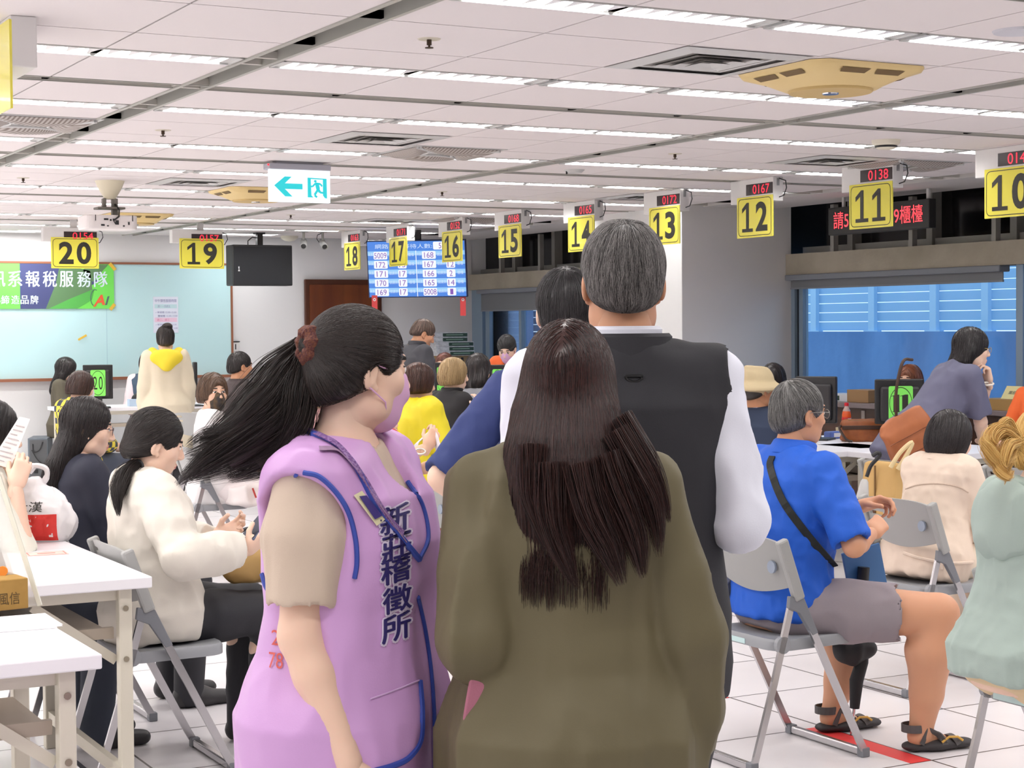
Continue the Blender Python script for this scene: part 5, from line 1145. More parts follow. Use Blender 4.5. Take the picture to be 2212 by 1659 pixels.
def lock(parent, m, path, rad, n, r=.0007, spread=1., name='hair_lock', core=True, seed=1, endr=.7):
    """a lock of hair: n strands inside a tapering tube along path (points in the parent's frame)"""
    C = bez(path, 8); S_ = len(C); R_ = np.interp(np.linspace(0, 1, S_), np.linspace(0, 1, len(rad)), rad); T = np.gradient(C, axis=0); T /= np.linalg.norm(T, axis=1, keepdims=True); N = np.cross(T, A(.3, .2, 1)); N /= np.linalg.norm(N, axis=1, keepdims=True)+1e-9; B = np.cross(T, N); rg = np.random.default_rng(seed)
    a = rg.random(n)*2*pi; q = np.sqrt(rg.random(n)); ph = rg.normal(size=(n, 1))*.35; a_ = a[:, None]+ph*np.linspace(0, 1, S_)[None]; rr = q[:, None]*R_[None]*(1+.15*rg.normal(size=(n, 1)))
    pth = C[None]+rr[..., None]*(np.cos(a_)[..., None]*N[None]+np.sin(a_)[..., None]*B[None])
    tt = np.linspace(0, 1, S_)[None]*(endr+(1-endr)*rg.random((n, 1)))*(S_-1); i0 = np.minimum(tt.astype(int), S_-2); fr_ = (tt-i0)[..., None]; ii = np.arange(n)[:, None]; pth = pth[ii, i0]*(1-fr_)+pth[ii, i0+1]*fr_
    V, Fq = strands(pth, r, .25); o = link(name, mesh_np(name, V, Fq), m, parent)
    if core: MB().tube(C[:int(S_*.8)], list(R_[:int(S_*.8)]*.72), 10).build('hair_core', m, o, smooth=True)
    return o

def hit(p, vol, px, py, D, off=.002):
    """where the line of sight through a pixel meets a garment (in the person's frame)"""
    ts = np.arange(D-.7, D+.6, .004); Q = np.array([p.tl((px, py, t-(p.doff))) for t in ts]); s = vol.samp(Q)-off
    ins = ((Q > vol.lo) & (Q < vol.lo+vol.h*(np.array(vol.n)-1))).all(1); s = np.where(ins, s, .2); i = np.argmax(s < 0)
    if s[i] >= 0: return None
    a, b = Q[i-1], Q[i]; f = s[i-1]/(s[i-1]-s[i]+1e-9); return a+(b-a)*np.clip(f, 0, 1)
def trace(p, vol, pts, D, off=.002, n=8):
    """a smooth pixel path laid onto a garment"""
    C = bez([(x, y, 0) for x, y in pts], n); Q = [hit(p, vol, x, y, D, off) for x, y, _ in C]; return [q for q in Q if q is not None]
# ---------------------------------------------------------------- fabrics
def cloth(name, c, rough=.8, b=.25, sc=380, **kw): return mat(name, c, rough, bump=(sc, b, .0015), **kw)
M_lav = cloth('lavender satin', (206, 160, 214), .42, .1, spec=.5); M_beige = cloth('beige chiffon', (205, 186, 168), .75); M_trim = cloth('royal blue piping', (54, 76, 168), .6)
M_olive = cloth('olive blouse', (96, 88, 62), .62, .1); M_blk = cloth('black vest', (34, 34, 40), .75); M_shirt = cloth('white shirt', (226, 228, 240), .7); M_navy = cloth('navy polo', (44, 58, 112), .75)
M_blue = cloth('blue polo', (20, 88, 196), .7); M_greyp = cloth('grey shorts', (142, 132, 138), .8); M_cream = cloth('cream sweater', (224, 217, 206), .85); M_dtr = cloth('black trousers', (34, 34, 40), .7); M_jean = cloth('dark jeans', (60, 66, 80), .8)
# ================================================================ the woman in the lavender vest
g_bl = dict(name='blouse', mat=M_beige, sleeve=.40, puff=.016, ease=.008, sease=.004, hem=.1, folds=[(.006, (40, 40, 5), 3)], neck=.05)
g_ve = dict(name='vest', mat=M_lav, sleeve=0, ease=.03, sease=.036, hem=.46, flare=.02, folds=[(.022, (7, 7, 4), 5), (.006, (22, 22, 9), 8)], neck=.068, vneck=.22, ahx=.015, ahr=.074, armhole=.075, h=.006)
P1 = person('person in a lavender vest and pink mask, dark ponytail flying sideways', 138, headpx=(768, 672, 3.2), H=1.60, tone='p', det=2, neckx=.02, doff=.2, hs=.89, head=(-50, -4, 0), twist=0, fat=1.06,
    arms={'R': dict(el=(.17, .0, -1), wr=(.05, .45, -1), hand=dict(n=(-.8, -.5, 0), curl=.5)), 'L': dict(el=(-.12, .1, -1), wr=(.1, .9, -.3), nohand=True)},
    tops=[g_bl, g_ve], bottom=dict(mat=M_dtr), hair=dict(style='pony', c=((22, 18, 18), (52, 40, 36)), tie=(0, -.112, .048), n=5200, r=.0006, step=.016, S=11, th=.013, rough=.32), mask=(mat('pink mask', (222, 176, 214), .75),), glasses=None)
hm1 = MATS['hair 22 18 18 52']; tl = P1.tl
MB().tube([P1.hd(P1.Rh.T@(P1.hd((0, -.128, .052))-P1.hc)+A(.021*cos(t), 0, .024*sin(t))) for t in np.linspace(0, 2*pi, 25)[:-1]], [.0165+.0024*sin(7*t) for t in np.linspace(0, 2*pi, 25)[:-1]], 10, closed=True).build('scrunchie', mat('maroon scrunchie', (72, 28, 36), .8, bump=(140, .8, .006), vary=((112, 66, 44), 220)), P1.hair, smooth=True)
for i, (pts_, rd, n) in enumerate((
    ([(662, 748, 3.02), (610, 812, 3.0), (555, 885, 2.98), (480, 950, 2.96), (398, 985, 2.95)], (.02, .042, .05, .04, .012), 1000), ([(662, 752, 3.02), (620, 850, 3.0), (570, 930, 2.98), (490, 990, 2.97), (385, 1036, 2.96)], (.02, .045, .05, .038, .012), 1000),
    ([(663, 758, 3.02), (635, 870, 3.0), (605, 950, 2.99), (555, 1000, 2.98), (490, 1035, 2.97)], (.02, .042, .048, .034, .010), 900), ([(660, 745, 3.03), (600, 820, 3.04), (520, 915, 3.03), (450, 950, 3.02), (440, 955, 3.0)], (.02, .03, .03, .014, .01), 400),
    ([(664, 760, 3.0), (650, 850, 2.97), (638, 930, 2.96), (612, 985, 2.95), (570, 1012, 2.95)], (.02, .034, .034, .022, .008), 500), ([(575, 900, 2.97), (490, 965, 2.95), (425, 1012, 2.94), (380, 1048, 2.93)], (.03, .03, .02, .006), 300), ([(560, 880, 2.97), (500, 930, 2.95), (440, 940, 2.94), (400, 962, 2.93)], (.02, .016, .012, .004), 120))):
    lock(P1.hair, hm1, [tl(q) for q in pts_], rd, n, .00065, seed=i+3, name='ponytail', core=i < 3, endr=.6)
vv = P1.vols['vest']
def wrap(vol, mb, name, m, parent, O, n, off=.003):
    """drop flat lettering onto a garment along -n"""
    V = np.array(mb.v); n = unit(n)
    for _ in range(70):
        d = vol.samp(V)-off; V = V-n*np.clip(d, -.01, .01)[:, None]*.8
    mb.v = [tuple(q) for q in V]; return mb.build(name, m, parent)
def piece(P, px, D): return P.tl((px[0], px[1], D))
nv = A(.93, .36, 0)                                     # towards the viewer, in her frame
M_print = mat('navy print', (48, 40, 104), .5); M_halo = mat('pale print edge', (226, 214, 236), .5)
ux_ = unit(A(-.36, .93, 0)); uy_ = A(0, 0, 1)
mb, mh = MB(), MB()
for ch, (cx, cy) in zip('新莊稽徵所', ((834, 1178), (838, 1243), (836, 1302), (839, 1376), (837, 1446))):
    O = tl((cx, cy, 2.5)); 
    for dx, dz in ((0, 0), (.0012, .0008), (-.001, .0012)): mb.text(ch, O+ux_*dx+uy_*(dz+.0), ux_+A(0, 0, .18), uy_, .047, .048)
    for a_ in np.linspace(0, 2*pi, 9)[:-1]: mh.text(ch, O+ux_*.0042*cos(a_)+uy_*.0042*sin(a_), ux_+A(0, 0, .18), uy_, .047, .048)
wrap(vv, mb, 'printed_lettering', M_print, g_ve['obj'], None, nv, .0042); wrap(vv, mh, 'lettering_edge', M_halo, g_ve['obj'], None, nv, .0022)
mb = MB()
for t_, (cx, cy) in (('21', (549, 1467)), ('78', (543, 1521))): mb.text(t_, tl((cx, cy, 2.5)), ux_, uy_, .026, .026)
wrap(vv, mb, 'back_digits', mat('orange print', (214, 92, 84), .5), g_ve['obj'], None, nv, .002)
def ribbon(vol, pts, r, name, m, parent, off=.003, n=10, flat=None):
    C = vol.snap(bez(pts, n), off); return MB().tube(C, r, 6).build(name, m, parent, smooth=True) if flat is None else MB().tube(C, 0, sec=flat, ref=vol.grad(C[:1])[0]).build(name, m, parent)
# blue piping: armhole, neckline, front edge and pocket
rgt = A(1, 0, 0); sh = P1.sh['R']
def piping(pts_, r, name, m=M_trim, off=.0012, sec=None):
    C = trace(P1, vv, pts_, 3.1, off)
    if len(C) > 2: MB().tube(C, r, 6).build(name, m, g_ve['obj'], smooth=True) if sec is None else MB().tube(C, 0, sec=sec, ref=vv.grad(np.array(C[:1]))[0]).build(name, m, g_ve['obj'])
piping(((655, 1021), (690, 1030), (728, 1066), (754, 1110), (768, 1165), (771, 1215), (766, 1250)), .0045, 'armhole_piping')
piping(((640, 1026), (606, 1070), (590, 1120)), .0035, 'armhole_piping'); piping(((566, 1240), (576, 1270), (600, 1296)), .0045, 'armhole_piping')
piping(((668, 935), (720, 957), (765, 1003), (800, 1068), (840, 1128), (884, 1182), (906, 1208)), .0065, 'neckline_piping')
piping(((906, 1208), (925, 1160), (912, 1090), (880, 1040)), .0045, 'neckline_piping')
piping(((800, 1510), (850, 1492), (905, 1470)), .0016, 'pocket_seam', mat('pale seam', (214, 178, 222), .6))
piping(((907, 1470), (912, 1540), (908, 1600), (885, 1636), (850, 1654), (800, 1668)), .0055, 'pocket_piping')
piping(((903, 1290), (920, 1370), (932, 1460), (938, 1560), (938, 1680)), .0045, 'front_piping')
C2 = trace(P1, vv, ((650, 922), (690, 938), (735, 965), (785, 1030), (822, 1092), (848, 1128), (872, 1152)), 3.1, .006); MB().tube(C2, 0, sec=(.012, .0015), ref=vv.grad(np.array(C2[:1]))[0]).build('lanyard', mat('purple lanyard', (96, 44, 118), .6, vary=((150, 120, 170), 220)), P1.root)
C2 = trace(P1, vv, ((690, 968), (730, 972), (770, 1012), (815, 1080), (850, 1130), (878, 1168)), 3.1, .003); MB().tube(C2, 0, sec=(.016, .0015), ref=vv.grad(np.array(C2[:1]))[0]).build('neck_band', mat('mauve band', (150, 120, 150), .6), g_ve['obj'])
def patch(poly, name, m, off):
    V = [hit(P1, vv, x, y, 3.1, off) for x, y in poly]
    if all(q is not None for q in V): MB().add(V+[q-nv*.002 for q in V], [tuple(range(len(V)))]).build(name, m, g_ve['obj'])
patch(((764, 1070), (782, 1060), (832, 1122), (814, 1136)), 'badge', mat('cream badge', (222, 214, 176), .5), .004); patch(((776, 1072), (792, 1070), (826, 1114), (810, 1122)), 'badge_plate', mat('navy badge', (62, 48, 120), .4), .007)
# ================================================================ the woman in the olive blouse
g_ol = dict(name='blouse', mat=M_olive, sleeve=.95, ease=.014, sease=.008, hem=.30, flare=.03, puff=.01, folds=[(.024, (13, 13, 1.2), 11), (.006, (30, 30, 7), 4)], neck=.05)
P2 = person('person in an olive blouse with long straight brown hair, seen from behind', 33, headpx=(1228, 702, 3.05), H=1.56, doff=.13, hs=.89, tone='p', det=2, head=(6, -2, 0), fat=1.08,
    arms={'R': dict(el=(.25, -.02, -1), wr=(.02, .12, -1), hand=dict(n=(-1, .2, 0))), 'L': dict(elt=(1030, 1330, 2.86), wr=(.25, .9, -.25), nohand=True)},
    tops=[g_ol], bottom=dict(mat=M_jean), hair=dict(style='long', len=.24, c=((30, 18, 18), (66, 40, 36)), n=9000, r=.0007, step=.022, S=24, free=-.10, zend=(-.40, -.26), th=.011, w=1.0, back=.04, rough=.26, spec=.6, jit=.03))
C = bez([P2.tl(q) for q in ((1060, 1375, 2.83), (1045, 1420, 2.82), (1030, 1500, 2.82), (1012, 1610, 2.83))], 8)
t = thing('scarf_strap', 'mauve strap hanging from the arm of the person in the olive blouse', 'strap', (P2.at[0], P2.at[1], 0), head_rz(33)); MB().tube(C, 0, sec=(.034, .008), ref=A(.3, -1, 0)).build('strap', cloth('mauve cloth', (172, 106, 126), .7), t, smooth=False, bevel=.003)
hm2 = MATS['hair 30 18 18 66']
for i, (pts_, rd, n) in enumerate((([(1190, 1000, 2.80), (1195, 1100, 2.79), (1215, 1190, 2.78), (1248, 1275, 2.78)], (.03, .03, .022, .006), 420), ([(1150, 960, 2.81), (1150, 1060, 2.8), (1165, 1130, 2.79), (1180, 1190, 2.79)], (.025, .022, .014, .004), 260),
    ([(1260, 1000, 2.79), (1285, 1110, 2.78), (1320, 1190, 2.78), (1345, 1265, 2.78)], (.035, .034, .028, .010), 480), ([(1310, 980, 2.79), (1345, 1080, 2.78), (1375, 1170, 2.78), (1390, 1250, 2.78)], (.03, .03, .024, .008), 420),
    ([(1330, 930, 2.80), (1385, 1030, 2.79), (1415, 1110, 2.79), (1425, 1205, 2.79)], (.025, .026, .02, .006), 340), ([(1340, 900, 2.82), (1400, 1000, 2.8), (1430, 1070, 2.8), (1447, 1130, 2.8)], (.018, .018, .012, .003), 200))):
    lock(P2.hair, hm2, [P2.tl(q) for q in pts_], rd, n, .0007, seed=i+30, name='hair_lock', core=False, endr=.72)
# ================================================================ the grey haired man in the black vest
g_ws = dict(name='shirt', mat=M_shirt, sleeve=.80, ease=.010, sease=.010, hem=.12, folds=[(.012, (14, 14, 9), 21), (.006, (34, 34, 20), 22)], neck=.062, collar=(.045, .066))
g_bv = dict(name='vest', mat=M_blk, sleeve=0, ease=.034, sease=.034, hem=.17, folds=[(.010, (10, 10, 6), 23)], neck=.078, collar=(.030, .086), narrow=.055)
P3 = person('tall grey haired person in a black vest over a white shirt, seen from behind', 25, headpx=(1346, 483, 3.6), H=1.74, sex='m', det=2, doff=.25, hs=1.0, head=(2, 0, 0), fat=1.06,
    arms={'R': dict(elt=(1592, 1105, 3.3), wr=(-.45, .85, .1), hand=dict(n=(0, 0, -1))), 'L': dict(elt=(1128, 1090, 3.3), wr=(.45, .85, .1), hand=dict(n=(0, 0, -1)))},
    tops=[g_ws, g_bv], bottom=dict(mat=M_dtr), hair=dict(style='short', c=((40, 37, 37), (138, 134, 132)), n=6000, r=.0007, step=.0075, S=7, th=.011, nape=-.05, bald=(0, -.04, .172, .05), jit=.16, rough=.4))
mb = MB(); o_ = P3.tl((1370, 812, 3.2)); C = hit(P3, P3.vols['vest'], 1370, 812, 3.6, .003)
mb.tube([C+A(.017*cos(a), 0, .012*sin(a)) for a in np.linspace(pi, 2*pi, 9)]+[C+A(-.017, 0, 0)], .003, 6); mb.build('strap_ring', M_black, g_bv['obj'], smooth=True)
# ================================================================ the man in the navy polo
g_np = dict(name='polo_shirt', mat=M_navy, sleeve=.50, ease=.014, sease=.010, hem=.18, folds=[(.014, (15, 15, 12), 31), (.006, (40, 40, 26), 32)], neck=.06, collar=(.035, .064, 1))
P4 = person('standing person in a navy polo shirt with a hand on the hip, seen from behind', 30, headpx=(1222, 585, 4.8), H=1.70, sex='m', tone='p', det=2, head=(-2, 0, 0), fat=1.02,
    arms={'L': dict(sh=(.015, 0, -.035), elt=(968, 1015, 4.72), wrt=(1075, 1130, 4.72), hand=dict(n=(1, 0, 0))), 'R': dict(el=(.3, -.05, -1), wr=(-.6, .4, -.6))},
    tops=[g_np], bottom=dict(mat=M_dtr), hair=dict(style='short', c=((20, 18, 20), (58, 54, 56)), n=3200, r=.0008, step=.009, S=8, th=.012, nape=-.07, jit=.09))
MB().tube([P4.hd((-.080, -.012, .012)), P4.hd((-.083, -.024, -.012)), P4.hd((-.070, .0, -.045))], .0018, 5).build('mask_loop', M_louv, P4.root)
# ================================================================ the man in the blue polo on the folding chair
g_bp = dict(name='polo_shirt', mat=M_blue, sleeve=.46, ease=.018, sease=.016, hem=.075, folds=[(.012, (14, 14, 10), 41), (.006, (36, 36, 22), 42)], neck=.06, collar=(.035, .064, 1))
P5 = person('seated person in a blue polo shirt and grey shorts with grey hair and glasses', 90, headpx=(1722, 826, 6.35), H=1.70, sit=True, sex='m', det=2, lean=6, head=(3, -2, 0), fat=1.06, lk=1.5, barelegs=True, sandals=True, glasses=(150, 146, 138),
    arms={'R': dict(elt=(1862, 1222, 6.05), wrt=(1872, 1160, 6.25), hand=dict(n=(-.7, .1, -.5), d=(-.35, .8, .35), curl=.8)), 'L': dict(el=(-.12, .5, -.8), wr=(.5, .7, .25), hand=dict(n=(.6, 0, -.6), curl=.7))},
    legs={'R': dict(kn=(2028, 1325, 6.2), an=(1990, 1572, 6.27)), 'L': dict(kn=(1850, 1330, 6.62), an=(1800, 1532, 6.58))},
    tops=[g_bp], bottom=dict(kind='shorts', mat=M_greyp, len=.66, ease=.018, folds=[(.010, (14, 14, 20), 43)]), hair=dict(style='short', c=((34, 32, 32), (140, 138, 136)), n=2600, r=.0010, step=.010, S=8, th=.013, nape=-.068, flow=(.0, .2, -.35), jit=.14))
C = np.array(trace(P5, P5.vols['polo_shirt'], ((1668, 985), (1664, 1010), (1690, 1080), (1740, 1150), (1795, 1215), (1846, 1275)), 6.2, .004))
MB().tube(C, 0, sec=(.028, .004), ref=P5.vols['polo_shirt'].grad(C[:1])[0]).build('shoulder_strap', cloth('black webbing', (30, 32, 30), .7), P5.root)
M_sd = mat('sandal grey', (84, 80, 80), .7); M_sole = mat('sandal sole', (54, 50, 52), .7); M_sy2 = mat('sandal yellow', (206, 160, 70), .6)
def sandal(p, nm, yawd):
    an = p.an[nm]; R = rot(yawd); q = lambda x, y, z: A(an[0], an[1], 0)+R@A(x, y, z)
    v = Vol(A(an[0], an[1], 0)-.2, A(an[0], an[1], 0)+.26, .006); v.cap(q(0, -.035, .018), q(0, .05, .02), .040, .043, .02, flat=((0, 0, 1), .42)).cap(q(0, .05, .02), q(.005, .165, .018), .046, .040, .02, flat=((0, 0, 1), .42)); v.half((0, 0, .002), (0, 0, -1)); o = vobj(v, 'sandal', M_sole, p.root)
    mb = MB()
    for y, z, w_, hh in ((-.01, .085, .047, .028), (.07, .058, .050, .024), (.125, .046, .046, .022)):
        n = 12
        if y < 0: pts_ = [q(.040*cos(t), -.028+.045*sin(t), z+.0) for t in np.linspace(-.1*pi-pi, .1*pi, n)]
        else: pts_ = [q(w_*cos(t), y-.01*sin(t), .022+(z-.02)*sin(t)) for t in np.linspace(0, pi, n)]
        mb.tube(pts_, 0, sec=(.004, hh) if y < 0 else (hh, .004), ref=(0, 0, 1) if y < 0 else (1, 0, 0))
    for s in (-1, 1): mb.tube([q(s*.040, -.02, .03), q(s*.041, .005, .085), q(s*.036, .05, .06), q(s*.046, .07, .03)], 0, sec=(.004, .022), ref=(0, 1, .3))
    mb.build('sandal_strap', M_sd, o); mb = MB(); mb.tube([q(.049, .055, .035), q(.046, .085, .052), q(.045, .12, .05), q(.047, .14, .036)], .0045, 6); mb.build('yellow_stripe', M_sy2, o)
sandal(P5, 'R', 12); sandal(P5, 'L', 5)
# ================================================================ the woman in the cream sweater
g_cs = dict(name='sweater', mat=M_cream, sleeve=.94, ease=.028, sease=.026, hem=.10, flare=.015, folds=[(.016, (11, 11, 9), 51), (.007, (26, 26, 18), 52)], neck=.055)
P14 = person('seated person in a loose cream sweater with a low ponytail, holding a phone', 88, headpx=(348, 888, 6.2), H=1.58, sit=True, tone='p', det=2, lean=-3, doff=.15, head=(8, -16, 4), fat=1.05,
    arms={'R': dict(elt=(428, 1280, 5.75), wrt=(474, 1195, 5.9), hand=dict(d=(.1, .75, .5), n=(-.7, -.1, .5), curl=.55)), 'L': dict(el=(-.1, .45, -.8), wrt=(462, 1165, 6.15), hand=dict(d=(.2, .8, .4), n=(.7, -.1, .5), curl=.6))},
    tops=[g_cs], bottom=dict(mat=M_dtr, ease=.014, folds=[(.01, (12, 12, 12), 53)]), hair=dict(style='pony', c=((22, 18, 18), (50, 40, 36)), tie=(0, -.098, -.045), n=2600, r=.0008, step=.014, S=9, th=.012))
hm3 = MATS['hair 22 18 18 50']
lock(P14.hair, hm3, [P14.tl(q) for q in ((296, 1002, 6.0), (270, 1030, 5.95), (255, 1065, 5.9), (256, 1115, 5.86))], (.022, .036, .028, .006), 700, .0008, seed=61, name='ponytail', endr=.8)
MB().tube([P14.tl((297+11*cos(t), 1008+13*sin(t), 5.985)) for t in np.linspace(0, 2*pi, 17)[:-1]], .006, 6, closed=True).build('hair_tie', M_black, P14.hair)
# ---- the people around her
g_nj = dict(name='jacket', mat=cloth('navy jacket', (36, 38, 54), .75), sleeve=.95, ease=.022, sease=.016, hem=.1, folds=[(.012, (12, 12, 9), 55)], neck=.055)
P13 = person('seated person with very long straight black hair, glasses and a navy jacket', 88, headpx=(192, 862, 6.95), H=1.58, sit=True, tone='p', det=1, lean=-2, head=(14, -10, 0), glasses=(60, 30, 36), tops=[g_nj], bottom=dict(mat=M_dtr),
    arms={'R': dict(el=(.1, .35, -.9), wr=(-.3, 1, -.1))}, hair=dict(style='long', len=.30, c=((20, 17, 18), (46, 38, 38)), n=3000, r=.0011, step=.028, S=20, free=-.16, zend=(-.44, -.33), th=.012, back=.03, w=.85, rough=.3))
P15 = person('person at the left edge of the picture holding up a printed sheet', 92, headpx=(-14, 868, 6.3), H=1.62, sit=True, tone='p', det=1, lean=3, head=(-4, -10, 0), tops=[dict(name='shirt', mat=cloth('pale blouse', (226, 226, 214), .8), sleeve=.5, ease=.02, folds=[(.01, (14, 14, 10), 56)])], bottom=dict(mat=M_jean),
    arms={'R': dict(el=(.1, .35, -.8), wrt=(28, 985, 6.15), hand=dict(d=(-.1, .35, .9), n=(-1, .1, 0), curl=.7)), 'L': dict(el=(-.1, .35, -.8), wrt=(12, 952, 6.4), hand=dict(d=(.3, .5, .6), n=(1, 0, 0), curl=.6))}, hair=dict(style='bob', c=((22, 18, 18), (48, 38, 36)), nape=-.06))
t = thing('printed_sheet', 'printed white sheet held up at the left edge of the picture', 'paper', atD(30, 950, 6.2)); a_, b_, c_, d_ = (atD(*q, 6.2)-atD(30, 950, 6.2) for q in ((-22, 1000), (22, 1012), (65, 905), (42, 900)))
MB().add([a_, b_, c_, d_] + [q+A(.0, .002, .0) for q in (a_, b_, c_, d_)], [(0, 1, 2, 3), (7, 6, 5, 4), (0, 4, 5, 1), (1, 5, 6, 2), (2, 6, 7, 3), (3, 7, 4, 0)]).build('sheet', mat('paper', (240, 234, 230), .8), t)
mb = MB()
for i in range(9):
    u0 = .1+.09*i; q0, q1 = a_+(d_-a_)*u0, b_+(c_-b_)*u0; mb.tube([q0+(q1-q0)*.12-A(.001, .003, 0), q0+(q1-q0)*(.85 if i % 3 else .6)-A(.001, .003, 0)], 0, sec=(.003, .001), ref=(0, 1, 0))
mb.build('printed_line', mat('paper print', (176, 166, 168), .8), t)
# ================================================================ right side
M_bj = cloth('beige jacket', (226, 206, 188), .75)
g_bj = dict(name='jacket', mat=M_bj, sleeve=.95, ease=.024, sease=.020, hem=.12, folds=[(.012, (14, 14, 10), 71), (.006, (30, 30, 20), 72)], neck=.055, collar=(.03, .066, 1))
P11 = person('seated person in a short beige jacket with straight black hair, back turned', 80, headpx=(2060, 891, 7.6), H=1.56, sit=True, tone='p', det=2, lean=15, head=(10, -14, 0), tops=[g_bj], bottom=dict(mat=cloth('cream trousers', (222, 206, 186), .8)), arms={'R': dict(el=(.12, .3, -.85), wr=(-.4, 1, 0)), 'L': dict(el=(-.12, .3, -.85), wr=(.4, 1, 0))},
    hair=dict(style='bob', nape=-.135, c=((24, 21, 22), (54, 47, 48)), n=2400, r=.0010, step=.018, S=12, th=.012, jit=.05))
MB().tube(trace(P11, P11.vols['jacket'], ((1956, 1056), (1985, 1047), (2030, 1045), (2070, 1052), (2092, 1064)), 7.3, .001), .003, 6).build('yoke_seam', mat('beige seam', (204, 182, 164), .8), g_bj['obj'])
MB().tube(trace(P11, P11.vols['jacket'], ((1952, 1194), (1990, 1206), (2050, 1216), (2110, 1214)), 7.3, .002), .007, 6).build('waist_band', M_bj, g_bj['obj'])
MB().tube(trace(P11, P11.vols['jacket'], ((2034, 1200), (2034, 1230)), 7.3, .006), .006, 6).build('belt_loop', M_bj, g_bj['obj'])
M_mint = cloth('mint hoodie', (168, 184, 176), .85)
g_mh = dict(name='hoodie', mat=M_mint, sleeve=.95, ease=.03, sease=.028, hem=.08, folds=[(.016, (12, 12, 10), 75), (.007, (28, 28, 20), 76)], neck=.058)
P12 = person('seated person in a mint hoodie with a blonde hair bun at the right edge', 95, headpx=(2268, 884, 5.22), H=1.60, sit=True, tone='p', det=2, lean=8, head=(0, -8, 0), fat=1.05, tops=[g_mh], bottom=dict(kind='trousers', mat=cloth('sand trousers', (222, 196, 158), .8), ease=.02),
    hair=dict(style='bun', c=((196, 142, 66), (244, 208, 130)), tie=(0, -.108, .0), n=2400, r=.0010, step=.013, S=9, th=.012, br=(.02, .02, .02), rough=.4))
hm4 = MATS['hair 196 142 66 244']
for i, (pts_, rd, n) in enumerate((([(2196, 950, 5.06), (2160, 930, 5.02), (2135, 960, 4.99), (2160, 1000, 4.99), (2195, 985, 5.03)], (.018, .022, .024, .022, .014), 500), ([(2196, 955, 5.05), (2175, 965, 5.0), (2160, 1010, 4.98), (2178, 1030, 4.98), (2190, 1015, 5.0)], (.014, .018, .02, .014, .006), 300), ([(2196, 965, 5.05), (2185, 1000, 5.02), (2176, 1025, 5.0), (2170, 1048, 5.0)], (.006, .006, .004, .002), 60), ([(2200, 945, 5.06), (2180, 910, 5.04), (2165, 915, 5.02), (2150, 940, 5.0)], (.012, .012, .012, .008), 200))):
    lock(P12.hair, hm4, [P12.tl(q) for q in pts_], rd, n, .0009, seed=70+i, name='hair_bun', core=i < 2)
v = Vol(P12.nb-A(.24, .3, .32), P12.nb+A(.24, .12, .06), .0075); v.cap(P12.nb+A(-.10, -.03, -.02), P12.nb+A(0, -.115, -.14), .05, .055, .04).cap(P12.nb+A(.10, -.03, -.02), P12.nb+A(0, -.115, -.14), .05, .055, .04).ell(P12.nb+A(0, -.12, -.10), (.12, .055, .13), .04); v.fold(.018, (16, 16, 8), 77); v.cap(P12.nb, P12.nb+A(0, .03, .2), .06, .08, .01, 's'); vobj(v, 'hood', M_mint, g_mh['obj'])
g_nb = dict(name='blouse', mat=cloth('slate blouse', (98, 98, 122), .7), sleeve=.42, ease=.026, sease=.02, hem=.2, folds=[(.012, (14, 14, 9), 81)], neck=.055)
P10 = person('person leaning over the table in a slate blue blouse with wavy black hair', 105, headpx=(2098, 712, 10.2), H=1.62, tone='p', det=1, lean=38, head=(6, -4, 0), glasses=(190, 160, 90), tops=[g_nb], bottom=dict(mat=M_dtr),
    arms={'R': dict(elt=(2112, 885, 10.1), wrt=(2122, 950, 10.3), hand=dict(d=(.1, .9, -.3), n=(0, -.2, -1), curl=.2)), 'L': dict(elt=(2150, 905, 10.4), wrt=(2138, 822, 10.15), hand=dict(d=(0, -.15, 1), n=(0, -1, 0), curl=.9))}, hair=dict(style='long', len=.15, c=((22, 20, 22), (50, 44, 46)), n=1500, r=.0013, step=.018, S=10, th=.018, w=1.05, jit=.16))
MB().tube([P10.tl((2133+13*cos(t), 829+3*sin(t), 10.12-.03*sin(t))) for t in np.linspace(0, 2*pi, 15)[:-1]], .006, 6, closed=True).build('bracelet', mat('pearl', (232, 222, 210), .3), P10.root)
M_kh = cloth('khaki hat', (196, 178, 142), .85)
P6 = person('seated person in a khaki bucket hat and dark navy vest', 62, headpx=(1634, 800, 10.4), H=1.66, sit=True, sex='m', tone='t', det=1, head=(18, 0, 0), tops=[dict(name='shirt', mat=cloth('pale lilac shirt', (206, 202, 224), .8), sleeve=.9, ease=.01, sease=.018, folds=[(.012, (14, 14, 9), 85)]), dict(name='vest', mat=cloth('ink vest', (40, 52, 76), .8), sleeve=0, ease=.03, sease=.03, neck=.064, narrow=.055)], bottom=dict(mat=M_dtr), hair=dict(style='short', c=((40, 36, 34), (90, 84, 80)), n=0, th=.006))
v = Vol(A(-.2, -.22, -.03), A(.2, .22, .2), .006); v.ell((0, -.012, .05), (.096, .115, .098), .01).cap((0, -.012, .09), (0, -.012, .125), .075, .068, .03); v.half((0, 0, .142), (0, .1, 1), .02); v.ell((0, -.012, .145), (.03, .06, .018), .02, 's'); v.loft((0, -.012, .0), (0, -.012, .05), (1, 0, 0), [(0, .148, .165, .0), (.4, .142, .158, 0), (1, .098, .117, 0)], k=.015, end=.008); v.fold(.006, (16, 16, 12), 86)
P_, Q_ = v.mesh(); hat = link('bucket_hat', mesh_np('bucket_hat', P6.hc+relax(P_, Q_, 1)@P6.Rh.T, Q_), M_kh, P6.root)
MB().tube([P6.hd((.099*cos(t), -.012+.118*sin(t), .056)) for t in np.linspace(0, 2*pi, 33)[:-1]], .004, 6, closed=True).build('hat_band', mat('hat seam', (172, 154, 118), .85), hat)
hb = dict(style='bob', n=260, r=.0018, th=.014)
